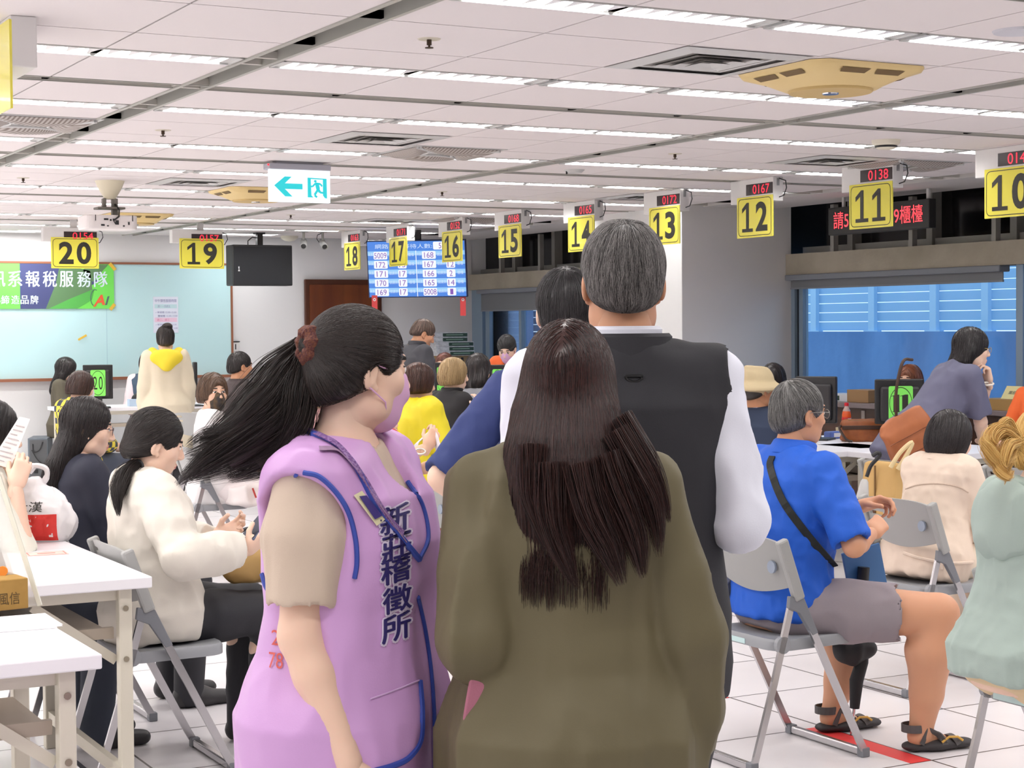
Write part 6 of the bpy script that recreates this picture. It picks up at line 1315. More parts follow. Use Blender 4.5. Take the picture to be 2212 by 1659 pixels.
P7 = person('person with black hair half hidden behind the khaki hat', 245, headpx=(1670, 787, 13.2), H=1.6, sit=True, det=0, tops=[dict(name='shirt', mat=cloth('dark shirt', (50, 50, 60), .8), sleeve=.9)], bottom=dict(mat=M_dtr), hair=dict(hb, c=((18, 16, 18), (44, 38, 40))))
P9 = person('person with reddish brown hair behind the monitor with card 11', 245, headpx=(1966, 790, 12.9), H=1.6, sit=True, det=0, tops=[dict(name='shirt', mat=cloth('grey shirt', (120, 120, 126), .8), sleeve=.9)], bottom=dict(mat=M_dtr), hair=dict(hb, c=((70, 38, 24), (128, 74, 48))))
P30 = person('person in an orange vest cut off by the right edge', 250, headpx=(2262, 752, 11.5), H=1.6, sit=True, det=0, tops=[dict(name='vest', mat=cloth('orange vest', (238, 106, 44), .7), sleeve=.4, ease=.025)], bottom=dict(mat=M_dtr), hair=dict(hb, c=((18, 16, 18), (44, 38, 40))), arms={'R': dict(el=(.4, .1, -1)), 'L': dict(el=(-.4, .1, -1))})
# ================================================================ left and far background
g_w = dict(name='blouse', mat=cloth('white blouse', (236, 232, 232), .8), sleeve=.9, ease=.02, sease=.018, hem=.12, folds=[(.012, (13, 13, 10), 91)])
P16 = person('seated person in a black patterned face mask and white blouse, looking back', 105, headpx=(458, 810, 11.0), H=1.56, sit=True, det=1, head=(68, 2, 0), tops=[g_w], bottom=dict(mat=cloth('white skirt', (228, 220, 220), .8), kind='trousers', ease=.02), hair=dict(style='bob', c=((58, 42, 34), (120, 92, 70)), n=500, r=.0016, th=.018, nape=-.055, line=.0), mask=(mat('black patterned mask', (28, 28, 34), .7, vary=((92, 70, 42), 30)),))
P17 = person('seated person with short black hair and a dark brown jacket beyond the masked woman', 72, headpx=(517, 762, 14.5), H=1.7, sit=True, sex='m', tone='t', det=1, head=(14, -2, 0), tops=[dict(name='jacket', mat=cloth('brown jacket', (70, 60, 60), .8), sleeve=.95, ease=.025, sease=.018, collar=(.03, .07), folds=[(.012, (12, 12, 9), 93)])], bottom=dict(mat=M_dtr), hair=dict(style='short', c=((24, 22, 22), (60, 54, 52)), n=700, r=.0014, nape=-.05))
M_yh = mat('yellow lining', (232, 208, 48), .7)
g_ct = dict(name='coat', mat=cloth('beige coat', (214, 202, 178), .8), sleeve=.97, ease=.035, sease=.028, hem=.55, flare=.03, folds=[(.02, (9, 9, 3), 95)], neck=.06)
P18 = person('standing person in a long beige coat with a yellow hood and a hair bun', 14, headpx=(357, 706, 16.2), H=1.6, tone='p', det=1, head=(4, -6, 0), tops=[g_ct], bottom=dict(mat=M_dtr), hair=dict(style='bun', c=((22, 20, 20), (54, 46, 42)), tie=(.02, -.05, .115), n=500, r=.0016, br=(.05, .04, .03), bo=.01))
v = Vol(P18.nb-A(.26, .26, .26), P18.nb+A(.26, .14, .08), .010); v.cap(P18.nb+A(-.12, -.0, .0), P18.nb+A(0, -.12, -.11), .045, .055, .05).cap(P18.nb+A(.12, .0, .0), P18.nb+A(0, -.12, -.11), .045, .055, .05).ell(P18.nb+A(0, -.10, -.05), (.15, .06, .08), .04); v.cap(P18.nb, P18.nb+A(0, .03, .2), .055, .08, .01, 's'); vobj(v, 'hood', M_yh, g_ct['obj'])
P19 = person('person in a pink mask and navy vest facing the viewer behind counter 20', 200, headpx=(318, 763, 18.45), H=1.6, sit=True, tone='p', det=1, head=(0, -14, 0), tops=[dict(name='blouse', mat=cloth('pale pink blouse', (236, 220, 224), .8), sleeve=.9, ease=.01, sease=.02), dict(name='vest', mat=cloth('slate vest', (66, 84, 104), .8), sleeve=0, ease=.03, sease=.03, neck=.064)], bottom=dict(mat=M_dtr), hair=dict(style='bob', c=((26, 22, 24), (56, 48, 48)), n=300, r=.0018, nape=-.06), mask=(mat('pink mask', (222, 176, 214), .75),))
def plaid():
    m = mat('yellow plaid', (196, 182, 74), .8); nt = m.node_tree; b = nt.nodes['Principled BSDF']; tc = nt.nodes.new('ShaderNodeTexCoord'); ck = nt.nodes.new('ShaderNodeTexChecker'); ck.inputs['Scale'].default_value = 22; ck.inputs[1].default_value = (*lin((206, 186, 60)), 1); ck.inputs[2].default_value = (*lin((44, 52, 66)), 1); nt.links.new(tc.outputs['Object'], ck.inputs[0]); nt.links.new(ck.outputs[0], b.inputs['Base Color']); return m
P20 = person('seated person in a yellow and navy plaid shirt with short brown hair', 58, headpx=(180, 804, 13.2), H=1.56, sit=True, det=1, head=(22, -14, 0), tops=[dict(name='shirt', mat=plaid(), sleeve=.9, ease=.022, sease=.02, collar=(.03, .066, 1))], bottom=dict(mat=M_jean), hair=dict(style='bob', c=((44, 28, 24), (84, 58, 48)), n=500, r=.0016, nape=-.065), mask=(mat('white mask', (230, 226, 232), .75),))
P21 = person('person with long wavy black hair and an olive cardigan at the far desk', 118, headpx=(146, 776, 18.3), H=1.6, sit=True, tone='p', det=1, head=(-20, -14, 0), tops=[dict(name='cardigan', mat=cloth('dark olive knit', (92, 86, 72), .85), sleeve=.9, ease=.025, sease=.02)], bottom=dict(mat=M_dtr), hair=dict(style='long', len=.30, c=((20, 18, 18), (48, 42, 42)), n=500, r=.002, th=.025, jit=.15, step=.03, S=11))
g_dj = dict(name='jacket', mat=cloth('charcoal jacket', (62, 62, 68), .75), sleeve=.97, ease=.03, sease=.022, hem=.12, collar=(.045, .07), folds=[(.014, (11, 11, 8), 97)])
P22 = person('standing person in a charcoal jacket looking down, below the blue screen', 92, headpx=(924, 694, 15.0), H=1.64, sex='m', tone='m', det=1, lean=4, head=(12, -26, 0), tops=[g_dj], bottom=dict(mat=M_dtr), hair=dict(style='short', c=((56, 44, 40), (118, 98, 88)), n=800, r=.0014, nape=-.04, th=.012))
P23 = person('person in an orange vest and pink mask leaning forward beside the far window', 232, headpx=(1092, 728, 15.6), H=1.64, tone='p', det=1, lean=34, head=(-10, -30, 0), tops=[dict(name='shirt', mat=cloth('taupe shirt', (104, 98, 98), .8), sleeve=.45, ease=.01), dict(name='vest', mat=cloth('orange vest', (238, 106, 44), .7), sleeve=0, ease=.03, sease=.035, vneck=.16, ahr=.07)], bottom=dict(mat=M_dtr), hair=dict(style='pony', c=((20, 18, 20), (48, 42, 42)), tie=(0, -.11, .03), n=500, r=.0016), mask=(mat('pink mask', (222, 176, 214), .75),))
lock(P23.hair, MATS['hair 20 18 20 48'], [P23.hd((0, -.11, .03)), P23.hd((.02, -.15, .01)), P23.hd((.05, -.16, -.08)), P23.hd((.06, -.14, -.16))], (.02, .035, .03, .008), 200, .0016, seed=98, name='ponytail')
P24 = person('seated person with a blonde bob and a black top, hands raised together', 82, headpx=(980, 776, 12.6), H=1.6, sit=True, tone='p', det=1, head=(10, -4, 0), tops=[dict(name='jacket', mat=cloth('black jacket', (34, 33, 36), .8), sleeve=.9, ease=.025, sease=.02, collar=(.035, .066))], bottom=dict(mat=M_dtr), hair=dict(style='bob', c=((128, 100, 66), (206, 178, 132)), n=700, r=.0015, nape=-.075, th=.016),
    arms={'R': dict(el=(.12, .5, -.7), wrt=(1030, 880, 12.3), hand=dict(d=(-.2, .2, 1), n=(-1, 0, 0), curl=.5)), 'L': dict(el=(-.1, .5, -.7), wrt=(1026, 880, 12.5), hand=dict(d=(.2, .2, 1), n=(1, 0, 0), curl=.5))})
def stripes(name, a, b_, sc):
    m = mat(name, a, .8); nt = m.node_tree; b = nt.nodes['Principled BSDF']; tc = nt.nodes.new('ShaderNodeTexCoord'); w = nt.nodes.new('ShaderNodeTexWave'); w.bands_direction = 'Z'; w.inputs['Scale'].default_value = sc; w.inputs['Distortion'].default_value = .4; r = nt.nodes.new('ShaderNodeValToRGB'); r.color_ramp.interpolation = 'CONSTANT'; r.color_ramp.elements[0].color = (*lin(b_), 1); r.color_ramp.elements[1].position = .14; r.color_ramp.elements[1].color = (*lin(a), 1)
    nt.links.new(tc.outputs['Object'], w.inputs[0]); nt.links.new(w.outputs['Fac'], r.inputs[0]); nt.links.new(r.outputs[0], b.inputs['Base Color']); return m
M_rain = mat('yellow raincoat', (240, 222, 40), .55)
g_rc = dict(name='raincoat', mat=M_rain, sleeve=.35, ease=.045, sease=.04, hem=.38, flare=.05, folds=[(.026, (9, 9, 5), 101), (.01, (24, 24, 10), 102)], neck=.075, ndrop=.05)
P25 = person('seated person with short brown hair and a yellow raincoat over a striped shirt', 80, headpx=(906, 789, 11.2), H=1.58, sit=True, det=1, head=(8, -6, 0), tops=[dict(name='shirt', mat=stripes('thin striped shirt', (232, 224, 214), (40, 38, 44), 9), sleeve=.5, ease=.02, collar=(.03, .07, 1)), g_rc], bottom=dict(mat=cloth('tan trousers', (150, 104, 66), .8)), hair=dict(style='bob', c=((44, 26, 22), (86, 56, 46)), n=700, r=.0015, nape=-.07, th=.020))
P26 = person('person with reddish brown hair mostly hidden behind the blonde bob', 235, headpx=(960, 764, 17.0), H=1.6, sit=True, det=0, tops=[dict(name='shirt', mat=cloth('grey shirt', (120, 120, 126), .8), sleeve=.9)], bottom=dict(mat=M_dtr), hair=dict(hb, c=((64, 34, 28), (110, 66, 52))))
P27 = person('seated person with dark tied hair and a grey shirt, right of the blonde bob', 70, headpx=(1034, 768, 13.2), H=1.6, sit=True, det=1, head=(-10, -8, 0), tops=[dict(name='shirt', mat=cloth('grey marl shirt', (150, 152, 158), .85), sleeve=.4, ease=.025, sease=.02)], bottom=dict(mat=M_jean), hair=dict(style='long', len=.16, c=((22, 19, 20), (50, 42, 42)), n=400, r=.0018, th=.02), arms={'R': dict(el=(.3, .5, -.5), wr=(0, .6, .8)), 'L': dict(el=(-.2, .4, -.7))})
P28 = person('person in a cream striped top reading a sheet, mostly hidden by the lavender vest', 90, at=(3.56, 8.27), H=1.58, sit=True, det=1, lean=6, head=(0, -14, 0), tops=[dict(name='knit_top', mat=stripes('cream striped knit', (230, 214, 192), (44, 42, 46), 5.2), sleeve=.45, ease=.03, sease=.035, hem=.08, folds=[(.012, (12, 12, 9), 104)])], bottom=dict(mat=cloth('brown trousers', (140, 92, 58), .8)),
    arms={'R': dict(elt=(868, 1040, 8.55), wrt=(918, 968, 8.55), hand=dict(d=(-.1, .5, .8), n=(-1, .2, 0), curl=.8)), 'L': dict(el=(-.1, .5, -.7), wr=(.4, .8, .1))}, hair=dict(style='bob', c=((22, 18, 18), (48, 38, 36)), n=200))
MB().tube([P28.tl((908+11*cos(t), 975+6*sin(t), 8.5-.03*sin(t+.6))) for t in np.linspace(0, 2*pi, 15)[:-1]], .004, 6, closed=True).build('bracelet', mat('silver beads', (210, 206, 200), .3, metal=.5), P28.root)
P29 = person('seated person in a pink lace top seen between the ponytail and the lavender vest', 92, at=(3.92, 9.62), H=1.6, sit=True, det=1, head=(-6, -12, 0), tops=[dict(name='lace_top', mat=cloth('pink lace', (222, 168, 166), .8, b=.8, sc=120), sleeve=.6, ease=.02, sease=.02)], bottom=dict(mat=M_dtr), hair=dict(style='bob', c=((22, 18, 18), (48, 38, 36)), n=200), arms={'R': dict(el=(.15, .5, -.7), wr=(-.2, .8, .5))})
t = thing('paper_sheet', 'white sheet of paper read by the person in the striped top', 'paper', atD(900, 985, 8.6)); o0 = atD(900, 985, 8.6); mb = MB(); pts_ = [atD(*q)-o0 for q in ((878, 1040, 8.75), (905, 955, 8.7), (937, 925, 8.6), (946, 940, 8.5), (958, 985, 8.45))]; pt2 = [q+A(.02, .10, -.02) for q in pts_]
mb.add(pts_+pt2+[q+A(0, .0, -.003) for q in pts_]+[q+A(0, 0, -.003) for q in pt2], [(i, i+1, 6+i, 5+i) for i in range(4)]+[(10+i, 15+i, 16+i, 11+i) for i in range(4)]); mb.build('sheet', mat('white paper', (236, 232, 240), .8), t)
if DBG:
    for i, q in enumerate((P1, P2, P3, P4, P5, P14, P13, P15, P11, P12, P10, P6, P7, P9, P30, P16, P17, P18, P19, P20, P21, P22, P23, P24, P25, P26, P27, P28, P29)): print('ROOT', i, q.root['label'][:40], np.round(q.at[:2], 2), q.heading, 'k', round(q.k, 2))
# ================================================================ things on the tables, chairs and floor
def at_px(x, y, D): return atD(x, y, D)
M_pl = mat('thin white plastic', (238, 234, 236), .4, spec=.4)
# red and white plastic bag on the table at the left
b0 = onZ(92, 1170, .75); kx = np.linalg.norm(atD(100, 1100, b0@fw)-atD(0, 1100, b0@fw))/100
v = Vol(A(-.2, -.14, -.02), A(.2, .14, .42), .006); v.ell((0, 0, .085), (.125, .085, .10), .02).ell((.06, .0, .06), (.07, .08, .065), .04).cap((0, 0, .12), (-.015, 0, .20), .075, .03, .06); v.half((0, 0, 0), (0, 0, -1)); v.fold(.018, (20, 20, 12), 201); v.fold(.006, (46, 46, 30), 202)
t = thing('plastic_bag', 'knotted red and white plastic bag on the white table', 'bag', (b0[0], b0[1]+.06, .75), -YAW); bag = vobj(v, 'bag_body', M_pl, t)
def bag_mat():
    nt = M_pl.node_tree; b = nt.nodes['Principled BSDF']
mb = MB()
for s in (-1, 1): mb.tube(bez([A(-.015+s*.012, s*.012, .19), A(-.015+s*.045, s*.01, .23), A(-.01+s*.04, 0, .265), A(-.012, 0, .275), A(-.03, 0, .25)], 6), [.012]*7+[.010]*18, 8)
mb.build('bag_handle', M_pl, t, smooth=True)
mb = MB(); n = 16; V = []; Fq = []
for i in range(n+1):
    for j in range(7): V.append((-.115+.205*i/n, -.2, .006+.098*j/6))
for i in range(n):
    for j in range(6): Fq.append((i*7+j, (i+1)*7+j, (i+1)*7+j+1, i*7+j+1))
mb.add(V, Fq); wrap(v, mb, 'red_panel', mat('red bag print', (222, 52, 44), .45), bag, None, A(0, -1, 0), .0015)
mb = MB(); mb.text('梁社漢', (-.035, -.2, .132), (1, 0, 0), (0, 0, 1), .036, .15); wrap(v, mb, 'black_lettering', M_ink, bag, None, A(0, -1, 0), .0025)
mb = MB(); mb.text('TAIWAN', (-.03, -.2, .082), (1, 0, 0), (0, 0, 1), .010, .06); mb.bx((.06, -.2, .02), (.075, -.199, .028)); mb.bx((-.055, -.2, .02), (-.03, -.199, .03)); wrap(v, mb, 'small_lettering', mat('white bag print', (240, 226, 224), .5), bag, None, A(0, -1, 0), .003)
p = onZ(100, 1196, .75); o = thing('pink_card', 'pink printed card lying on the white table before the plastic bag', 'card', (p[0], p[1], .7505), -.1); MB().bx((-.07, -.05, 0), (.07, .05, .001)).build('card', mat('pink card', (246, 196, 186), .7), o); mb = MB(); frame_poly(mb, rrect(.128, .088, .004, 2), rrect(.12, .08, .003, 2), (0, 0, .0014), (1, 0, 0), (0, 1, 0)); mb.bx((-.03, -.008, .0012), (.03, .008, .0015)); mb.build('printed_frame', mat('red card print', (216, 120, 112), .7), o)
# lower left table: cardboard box, papers, leaning acrylic brochure holder
p = onZ(62, 1316, .75); t = thing('cardboard_box', 'brown cardboard box at the left edge with handwritten characters', 'box', (p[0], p[1], .753), .12)
M_cb2 = mat('brown cardboard', (178, 140, 74), .85, vary=((166, 128, 64), 12)); MB().bx((-.36, 0, 0), (0, .26, .085)).build('box', M_cb2, t, bevel=.003); mb = MB(); mb.text('風信', (-.055, -.001, .032), (1, 0, 0), (0, 0, 1), .034, .06); mb.build('handwriting', mat('brown marker', (92, 72, 40), .7), t)
p = onZ(136, 1352, .75); t = thing('paper_stack', 'loose stack of white papers on the nearest white table', 'paper', (p[0], p[1], .7502), .0)
for i, (dx, dy, r) in enumerate(((-.02, -.03, .06), (-.005, -.015, -.03), (0, 0, .02))):
    R = rot(r*57); MB().box(R@A(-.15+dx, .105+dy, .001+i*.0012), (.30, .21, .001), R).build('sheet', mat('office paper', (242, 240, 244), .8), t)
t0 = onZ(90, 1310, .75); t = thing('brochure_stand', 'clear acrylic brochure stand leaning at the left edge of the white table', 'brochure stand', (t0[0], t0[1]+.02, .75), -YAW+.15); w = .30
M_ac = mat('clear acrylic', (240, 240, 238), .12, alpha=.34, spec=.6)
for i, (dx, mm) in enumerate(((.0, M_ac), (-.045, M_ac))):
    MB().add([(-w+dx, .0, 0), (.0+dx, .0, 0), (-.125+dx, .06, .40), (-w-.11+dx, .06, .40), (-w+dx, .006, 0), (.0+dx, .006, 0), (-.125+dx, .066, .40), (-w-.11+dx, .066, .40)], [(0, 1, 2, 3), (7, 6, 5, 4), (1, 5, 6, 2), (0, 3, 7, 4), (3, 2, 6, 7), (0, 4, 5, 1)]).build('acrylic_panel', mm, t)
mb = MB(); mb.tube([(0, .0, 0), (-.125, .06, .40)], 0, sec=(.012, .016), ref=(0, 1, 0)); mb.build('edge_strip', mat('pale acrylic edge', (226, 224, 208), .3), t)
for i, (x0, x1, z0, z1, c) in enumerate(((-.19, -.06, .06, .17, (240, 226, 224)), (-.16, -.05, .22, .33, (226, 234, 228)), (-.28, -.17, .1, .3, (238, 222, 226)))):
    q = lambda x, z: (x-.3*z*1.04, .012+.15*z, z); MB().add([q(x0, z0), q(x1, z0), q(x1, z1), q(x0, z1)]+[A(*q(x, z))+A(0, .002, 0) for x, z in ((x0, z0), (x1, z0), (x1, z1), (x0, z1))], [(0, 1, 2, 3), (7, 6, 5, 4), (0, 4, 5, 1), (2, 6, 7, 3)]).build('leaflet', mat('leaflet %d' % i, c, .7), t)
MB().cyl((-.10, -.004, .10), (-.10, .004, .10), .014, n=14).build('orange_dot', mat('orange dot', (242, 150, 60), .6), t)
# phones and bags of the woman in the cream sweater
ph = [P14.tl(q) for q in ((478, 1172, 5.95), (505, 1168, 5.92), (545, 1128, 6.05), (520, 1118, 6.1))]; c = sum(ph)/4; ux = unit(ph[2]-ph[1]); uz = unit(np.cross(ux, ph[0]-ph[1])); uy = np.cross(uz, ux)
t = thing('phone', 'grey blue phone held by the woman in the cream sweater', 'phone', (P14.at[0], P14.at[1], 0), head_rz(P14.heading)); wr = P14.wr['R']+P14.armdir['R']*.1; c = P14.wr['R']+unit(A(.1, .75, .5))*.10+A(-.035, -.01, .03)
MB().box(c, (.072, .148, .009), rot(-20, 38, 0)).build('phone_body', mat('phone shell', (92, 100, 126), .3), t, bevel=.004); MB().box(c+rot(-20, 38, 0)@A(0, 0, .0049), (.066, .14, .001), rot(-20, 38, 0)).build('screen', mat('phone screen', (60, 64, 78), .1), t)
v = Vol(A(-.16, -.12, 0), A(.16, .12, .2), .008); v.ell((0, 0, .07), (.13, .08, .07), .02); v.fold(.02, (16, 16, 16), 205); t = thing('quilted_bag', 'small tan quilted bag on the lap of the woman in the cream sweater', 'bag', (P14.at[0]+.36, P14.at[1]-.02, .60), .3); vobj(v, 'bag_body', mat('tan quilt', (186, 150, 92), .7), t); MB().tube(bez([(-.08, 0, .11), (-.06, 0, .19), (.06, 0, .19), (.08, 0, .11)], 6), .008, 6).build('handle', M_black, t, smooth=True)
# computer tower on the floor by the far desk
p = onZ(52, 1034, 0); t = thing('computer_tower', 'dark grey computer tower on the floor under the left end of the far desk', 'computer', (p[0]+.02, p[1]-.1, 0), -.35); MB().bx((0, 0, 0), (.2, .44, .42)).build('case', mat('tower grey', (104, 112, 120), .5), t, bevel=.006); MB().bx((.02, -.004, .03), (.19, 0, .4)).build('back_panel', mat('tower back', (88, 90, 92), .5), t)
mb = MB(); mb.tube(bez([(.05, -.01, .36), (.06, -.03, .28), (.12, -.03, .3), (.15, -.01, .38)], 5), .006, 5); mb.tube(bez([(.04, -.01, .3), (.1, -.04, .2), (.17, -.02, .14)], 5), .005, 5); mb.bx((.06, -.006, .06), (.1, -.004, .1)); mb.build('cable', M_black, t)
# far desk clutter
v = Vol(A(-.2, -.14, 0), A(.2, .14, .2), .010); v.ell((0, 0, .06), (.14, .09, .075), .02); v.fold(.03, (14, 14, 14), 207); p = onZ(250, 868, .75); t = thing('black_bag', 'black bag slumped on the desk right of the monitor with card 20', 'bag', (p[0], 17.4, .752)); vobj(v, 'bag_body', mat('black bag', (26, 24, 28), .6), t)
p = onZ(300, 868, .75); t = thing('pen_cup', 'small pale box of pens on the far desk before the navy vest', 'pen cup', (onY(290, 870, 17.35)[0], 17.35, .752)); MB().bx((-.06, -.04, 0), (.06, .04, .07)).build('cup', mat('pale blue box', (186, 206, 226), .5), t); MB().cyl((.02, 0, .05), (.05, 0, .15), .005).build('pen', mat('blue pen', (70, 110, 190), .4), t)
# handbag, bottle and small things on the table of counter 11
pz = lambda x, y, z: onZ(x, y, z)
p = pz(1884, 955, .72); t = thing('handbag', 'brown leather handbag with a dark band on the white table', 'bag', (p[0], p[1]+.10, .72), -YAW); D_ = p@fw; wb = 95*D_/3793; hb_ = .155
v = Vol(A(-.2, -.1, -.01), A(.2, .1, .25), .007); v.loft((0, 0, 0), (0, 0, hb_), (1, 0, 0), [(0, wb/2*.97, .07), (.5, wb/2, .068), (.85, wb/2*.97, .045), (1, wb/2*.9, .025)], sup=5, end=.02); v.fold(.006, (20, 20, 20), 209); M_lea = mat('brown leather', (150, 82, 34), .5, vary=((128, 66, 26), 14)); ob = vobj(v, 'bag_body', M_lea, t)
MB().bx((-wb/2-.002, -.075, hb_*.55), (wb/2+.002, -.06, hb_*.72)).build('dark_band', mat('dark leather', (62, 38, 24), .5), t, bevel=.003); MB().tube(bez([(-wb/2, -.02, hb_*.7), (-wb/2-.02, -.06, .09), (-wb/2+.02, -.09, .02), (-wb/2+.06, -.10, .004)], 6), .009, 6).build('strap', mat('dark strap', (50, 36, 30), .6), t, smooth=True); MB().cyl((-wb*.35, -.03, hb_*.93), (wb*.35, -.03, hb_*.93), .004).build('zip', mat('zip brass', (120, 90, 50), .5), t)
p = pz(1838, 932, .72); t = thing('drink_bottle', 'orange drink bottle with a red cap on the white table', 'bottle', (p[0], p[1]+.05, .72)); k = 1.12
MB().lathe([(0, 0), (.03, 0), (.034, .012), (.032, .05), (.034, .09), (.034, .125), (.028, .155), (.016, .178), (.013, .19)], n=20).build('bottle', mat('orange drink', (232, 92, 30), .2, coat=.4), t, smooth=True); MB().lathe([(.0345, .045), (.0352, .05), (.0352, .10), (.0345, .105)], n=20).build('label', mat('red label', (206, 40, 40), .4), t, smooth=True); mb = MB()
for i in range(4): mb.bx((-.018+i*.009, -.0362, .085), (-.012+i*.009, -.0352, .098))
mb.build('label_text', M_louv, t); MB().lathe([(.029, .15), (.0285, .156), (.017, .178), (.0135, .192)], n=20).build('clear_neck', mat('clear plastic', (214, 214, 210), .15, alpha=.6), t, smooth=True); MB().lathe([(0, .215), (.016, .213), (.017, .19), (.014, .188)], n=20).build('cap', mat('red cap', (220, 34, 48), .4), t, smooth=True)
p = pz(1806, 948, .72); t = thing('tissue_pack', 'blue and white tissue pack beside the brown handbag', 'tissue pack', (p[0]+.02, p[1]+.05, .72)); MB().bx((-.06, -.04, 0), (.06, .04, .05)).build('pack', mat('tissue blue', (96, 120, 196), .4), t, bevel=.01); MB().bx((-.03, -.041, .012), (.03, -.04, .04)).build('label', M_louv, t)
p = pz(1822, 945, .72); t = thing('paper_cup', 'small pale cup behind the brown handbag', 'cup', (p[0], p[1]+.03, .72)); MB().lathe([(0, 0), (.03, 0), (.036, .07), (.034, .07)], n=18).build('cup', mat('pale cup', (206, 190, 150), .6), t, smooth=True)
# brown shoulder bag of the leaning person
v = Vol(A(-.2, -.14, -.24), A(.2, .14, .24), .009); v.loft((0, 0, -.2), (0, 0, .17), (1, 0, 0), [(0, .13, .035), (.3, .15, .06), (.8, .135, .045), (1, .11, .025)], sup=3.5, end=.02); v.fold(.012, (10, 10, 10), 211)
c = atD(1972, 955, 9.75); t = thing('shoulder_bag', 'large tan brown leather shoulder bag hanging beside the leaning person', 'bag', c, -YAW); P_, Q_ = v.mesh(); R = rot(0, 0, -28); link('bag_body', mesh_np('bag_body', relax(P_, Q_)@R.T, Q_), mat('tan leather', (176, 104, 62), .5, vary=((158, 90, 52), 6)), t)
mb = MB()
for s in (-.045, .05): mb.tube([R@A(-.13, -.062, s), R@A(.13, -.062, s)], .003, 5)
mb.build('seam', mat('leather seam', (126, 70, 40), .6), t); MB().tube(bez([R@A(-.02, 0, .16), R@A(.05, -.02, .30), R@A(.16, 0, .42), R@A(.22, .04, .40)], 6), .009, 6).build('strap', mat('dark leather', (62, 38, 24), .5), t, smooth=True); MB().lathe([(.022, -.01), (.034, -.006), (.034, .006), (.022, .01)], n=16).build('black_ring', M_black, t).matrix_local = Matrix.Translation((.10, -.075, .02)) @ Matrix.Rotation(pi/2, 4, 'X')
# tan bag, white bag and umbrellas hung behind the empty chair
ch = A(6.38, 7.28, 0)
v = Vol(A(-.2, -.12, -.34), A(.2, .12, .1), .009); v.loft((0, 0, -.30), (0, 0, .05), (1, 0, 0), [(0, .13, .05), (.5, .14, .055), (1, .13, .03)], sup=5, end=.02); c = atD(1908, 1082, 9.3); t = thing('tote_bag', 'tan tote bag hanging under the back of the empty chair', 'bag', (c[0], c[1], c[2]+.16), -pi/2); vobj(v, 'bag_body', mat('tan canvas', (198, 160, 100), .75), t); MB().bx((-.004, -.06, -.28), (.004, -.052, .03)).build('seam', mat('canvas seam', (120, 90, 52), .8), t)
mb = MB(); q = lambda x, y: atD(x, y, 9.45)-A(c[0], c[1], c[2]+.16); Rz = rot(-90)
mb.tube([Rz.T@z for z in bez([q(1893, 1000), q(1872, 968), q(1848, 948), q(1858, 972), q(1878, 1004)], 6)], .012, 8); mb.build('handle', mat('cream handle', (222, 200, 152), .6), t, smooth=True)
def umbrella(pts, D, r, name_lab, mh, mc, handle, loc):
    t = thing('umbrella', name_lab, 'umbrella', loc, 0); L_ = lambda z: atD(z[0], z[1], D)-loc
    MB().tube([L_(z) for z in bez([(a, b, 0) for a, b in handle], 6)], .010, 8).build('handle', mh, t, smooth=True); a, b = L_(pts[0]), L_(pts[1]); d = b-a
    MB().tube([a, a+d*.04, a+d*.3, a+d*.8, b], [.012, r*.6, r, r*.55, .012], 12).build('canopy', mc, t, smooth=True); MB().cyl(b, b+unit(d)*.06, .005, .003).build('tip', M_chrome, t); return t
umbrella(((1868, 1035), (1850, 1180)), 9.0, .035, 'clear grey umbrella with a black hook handle on the empty chair', M_black, mat('clear grey film', (190, 188, 186), .3), ((1872, 1030), (1882, 1005), (1900, 985), (1896, 978), (1884, 985)), atD(1868, 1100, 9.0))
umbrella(((1868, 1120), (1866, 1210)), 8.6, .018, 'grey umbrella with a curved brown wooden handle by the empty chair', mat('brown handle wood', (92, 60, 42), .4), mat('grey umbrella cloth', (150, 148, 150), .6), ((1868, 1150), (1885, 1120), (1882, 1092), (1866, 1078), (1848, 1084)), atD(1868, 1150, 8.6))
# the blue polo man's umbrella and blue folder
loc = onZ(1838, 1588, 0.); t = thing('umbrella', 'black umbrella standing on the floor between the legs of the blue polo man', 'umbrella', loc); dU = loc@fw; L_ = lambda x, y: atD(x, y, dU)-loc
MB().tube([L_(1866, 1225), L_(1862, 1275)], .022, 10).build('grip', M_black, t, smooth=True); MB().tube([L_(1866, 1270), L_(1865, 1385), L_(1862, 1430), L_(1850, 1470), L_(1846, 1530)], [.014, .020, .024, .026, .018], 12).build('canopy', mat('black umbrella cloth', (30, 30, 33), .7), t, smooth=True); MB().cyl(L_(1846, 1528), A(0, 0, 0), .006, .004).build('tip', M_chrome, t)
v = Vol(L_(1850, 1410)-.14, L_(1850, 1410)+.14, .008); v.ell(L_(1845, 1405), (.07, .05, .05), .02).cap(L_(1815, 1400), L_(1880, 1400), .02, .02, .04); v.fold(.02, (18, 18, 18), 213); vobj(v, 'cover', mat('black umbrella cloth', (30, 30, 33), .7), t)
a = atD(1870, 1240, 6.5); t = thing('blue_folder', 'blue folder held upright on the lap of the blue polo man', 'folder', a, head_rz(100)); MB().box((0, 0, -.01), (.012, .16, .22), rot(0, 12, 0)).build('folder', mat('steel blue folder', (66, 110, 160), .5), t, bevel=.003)
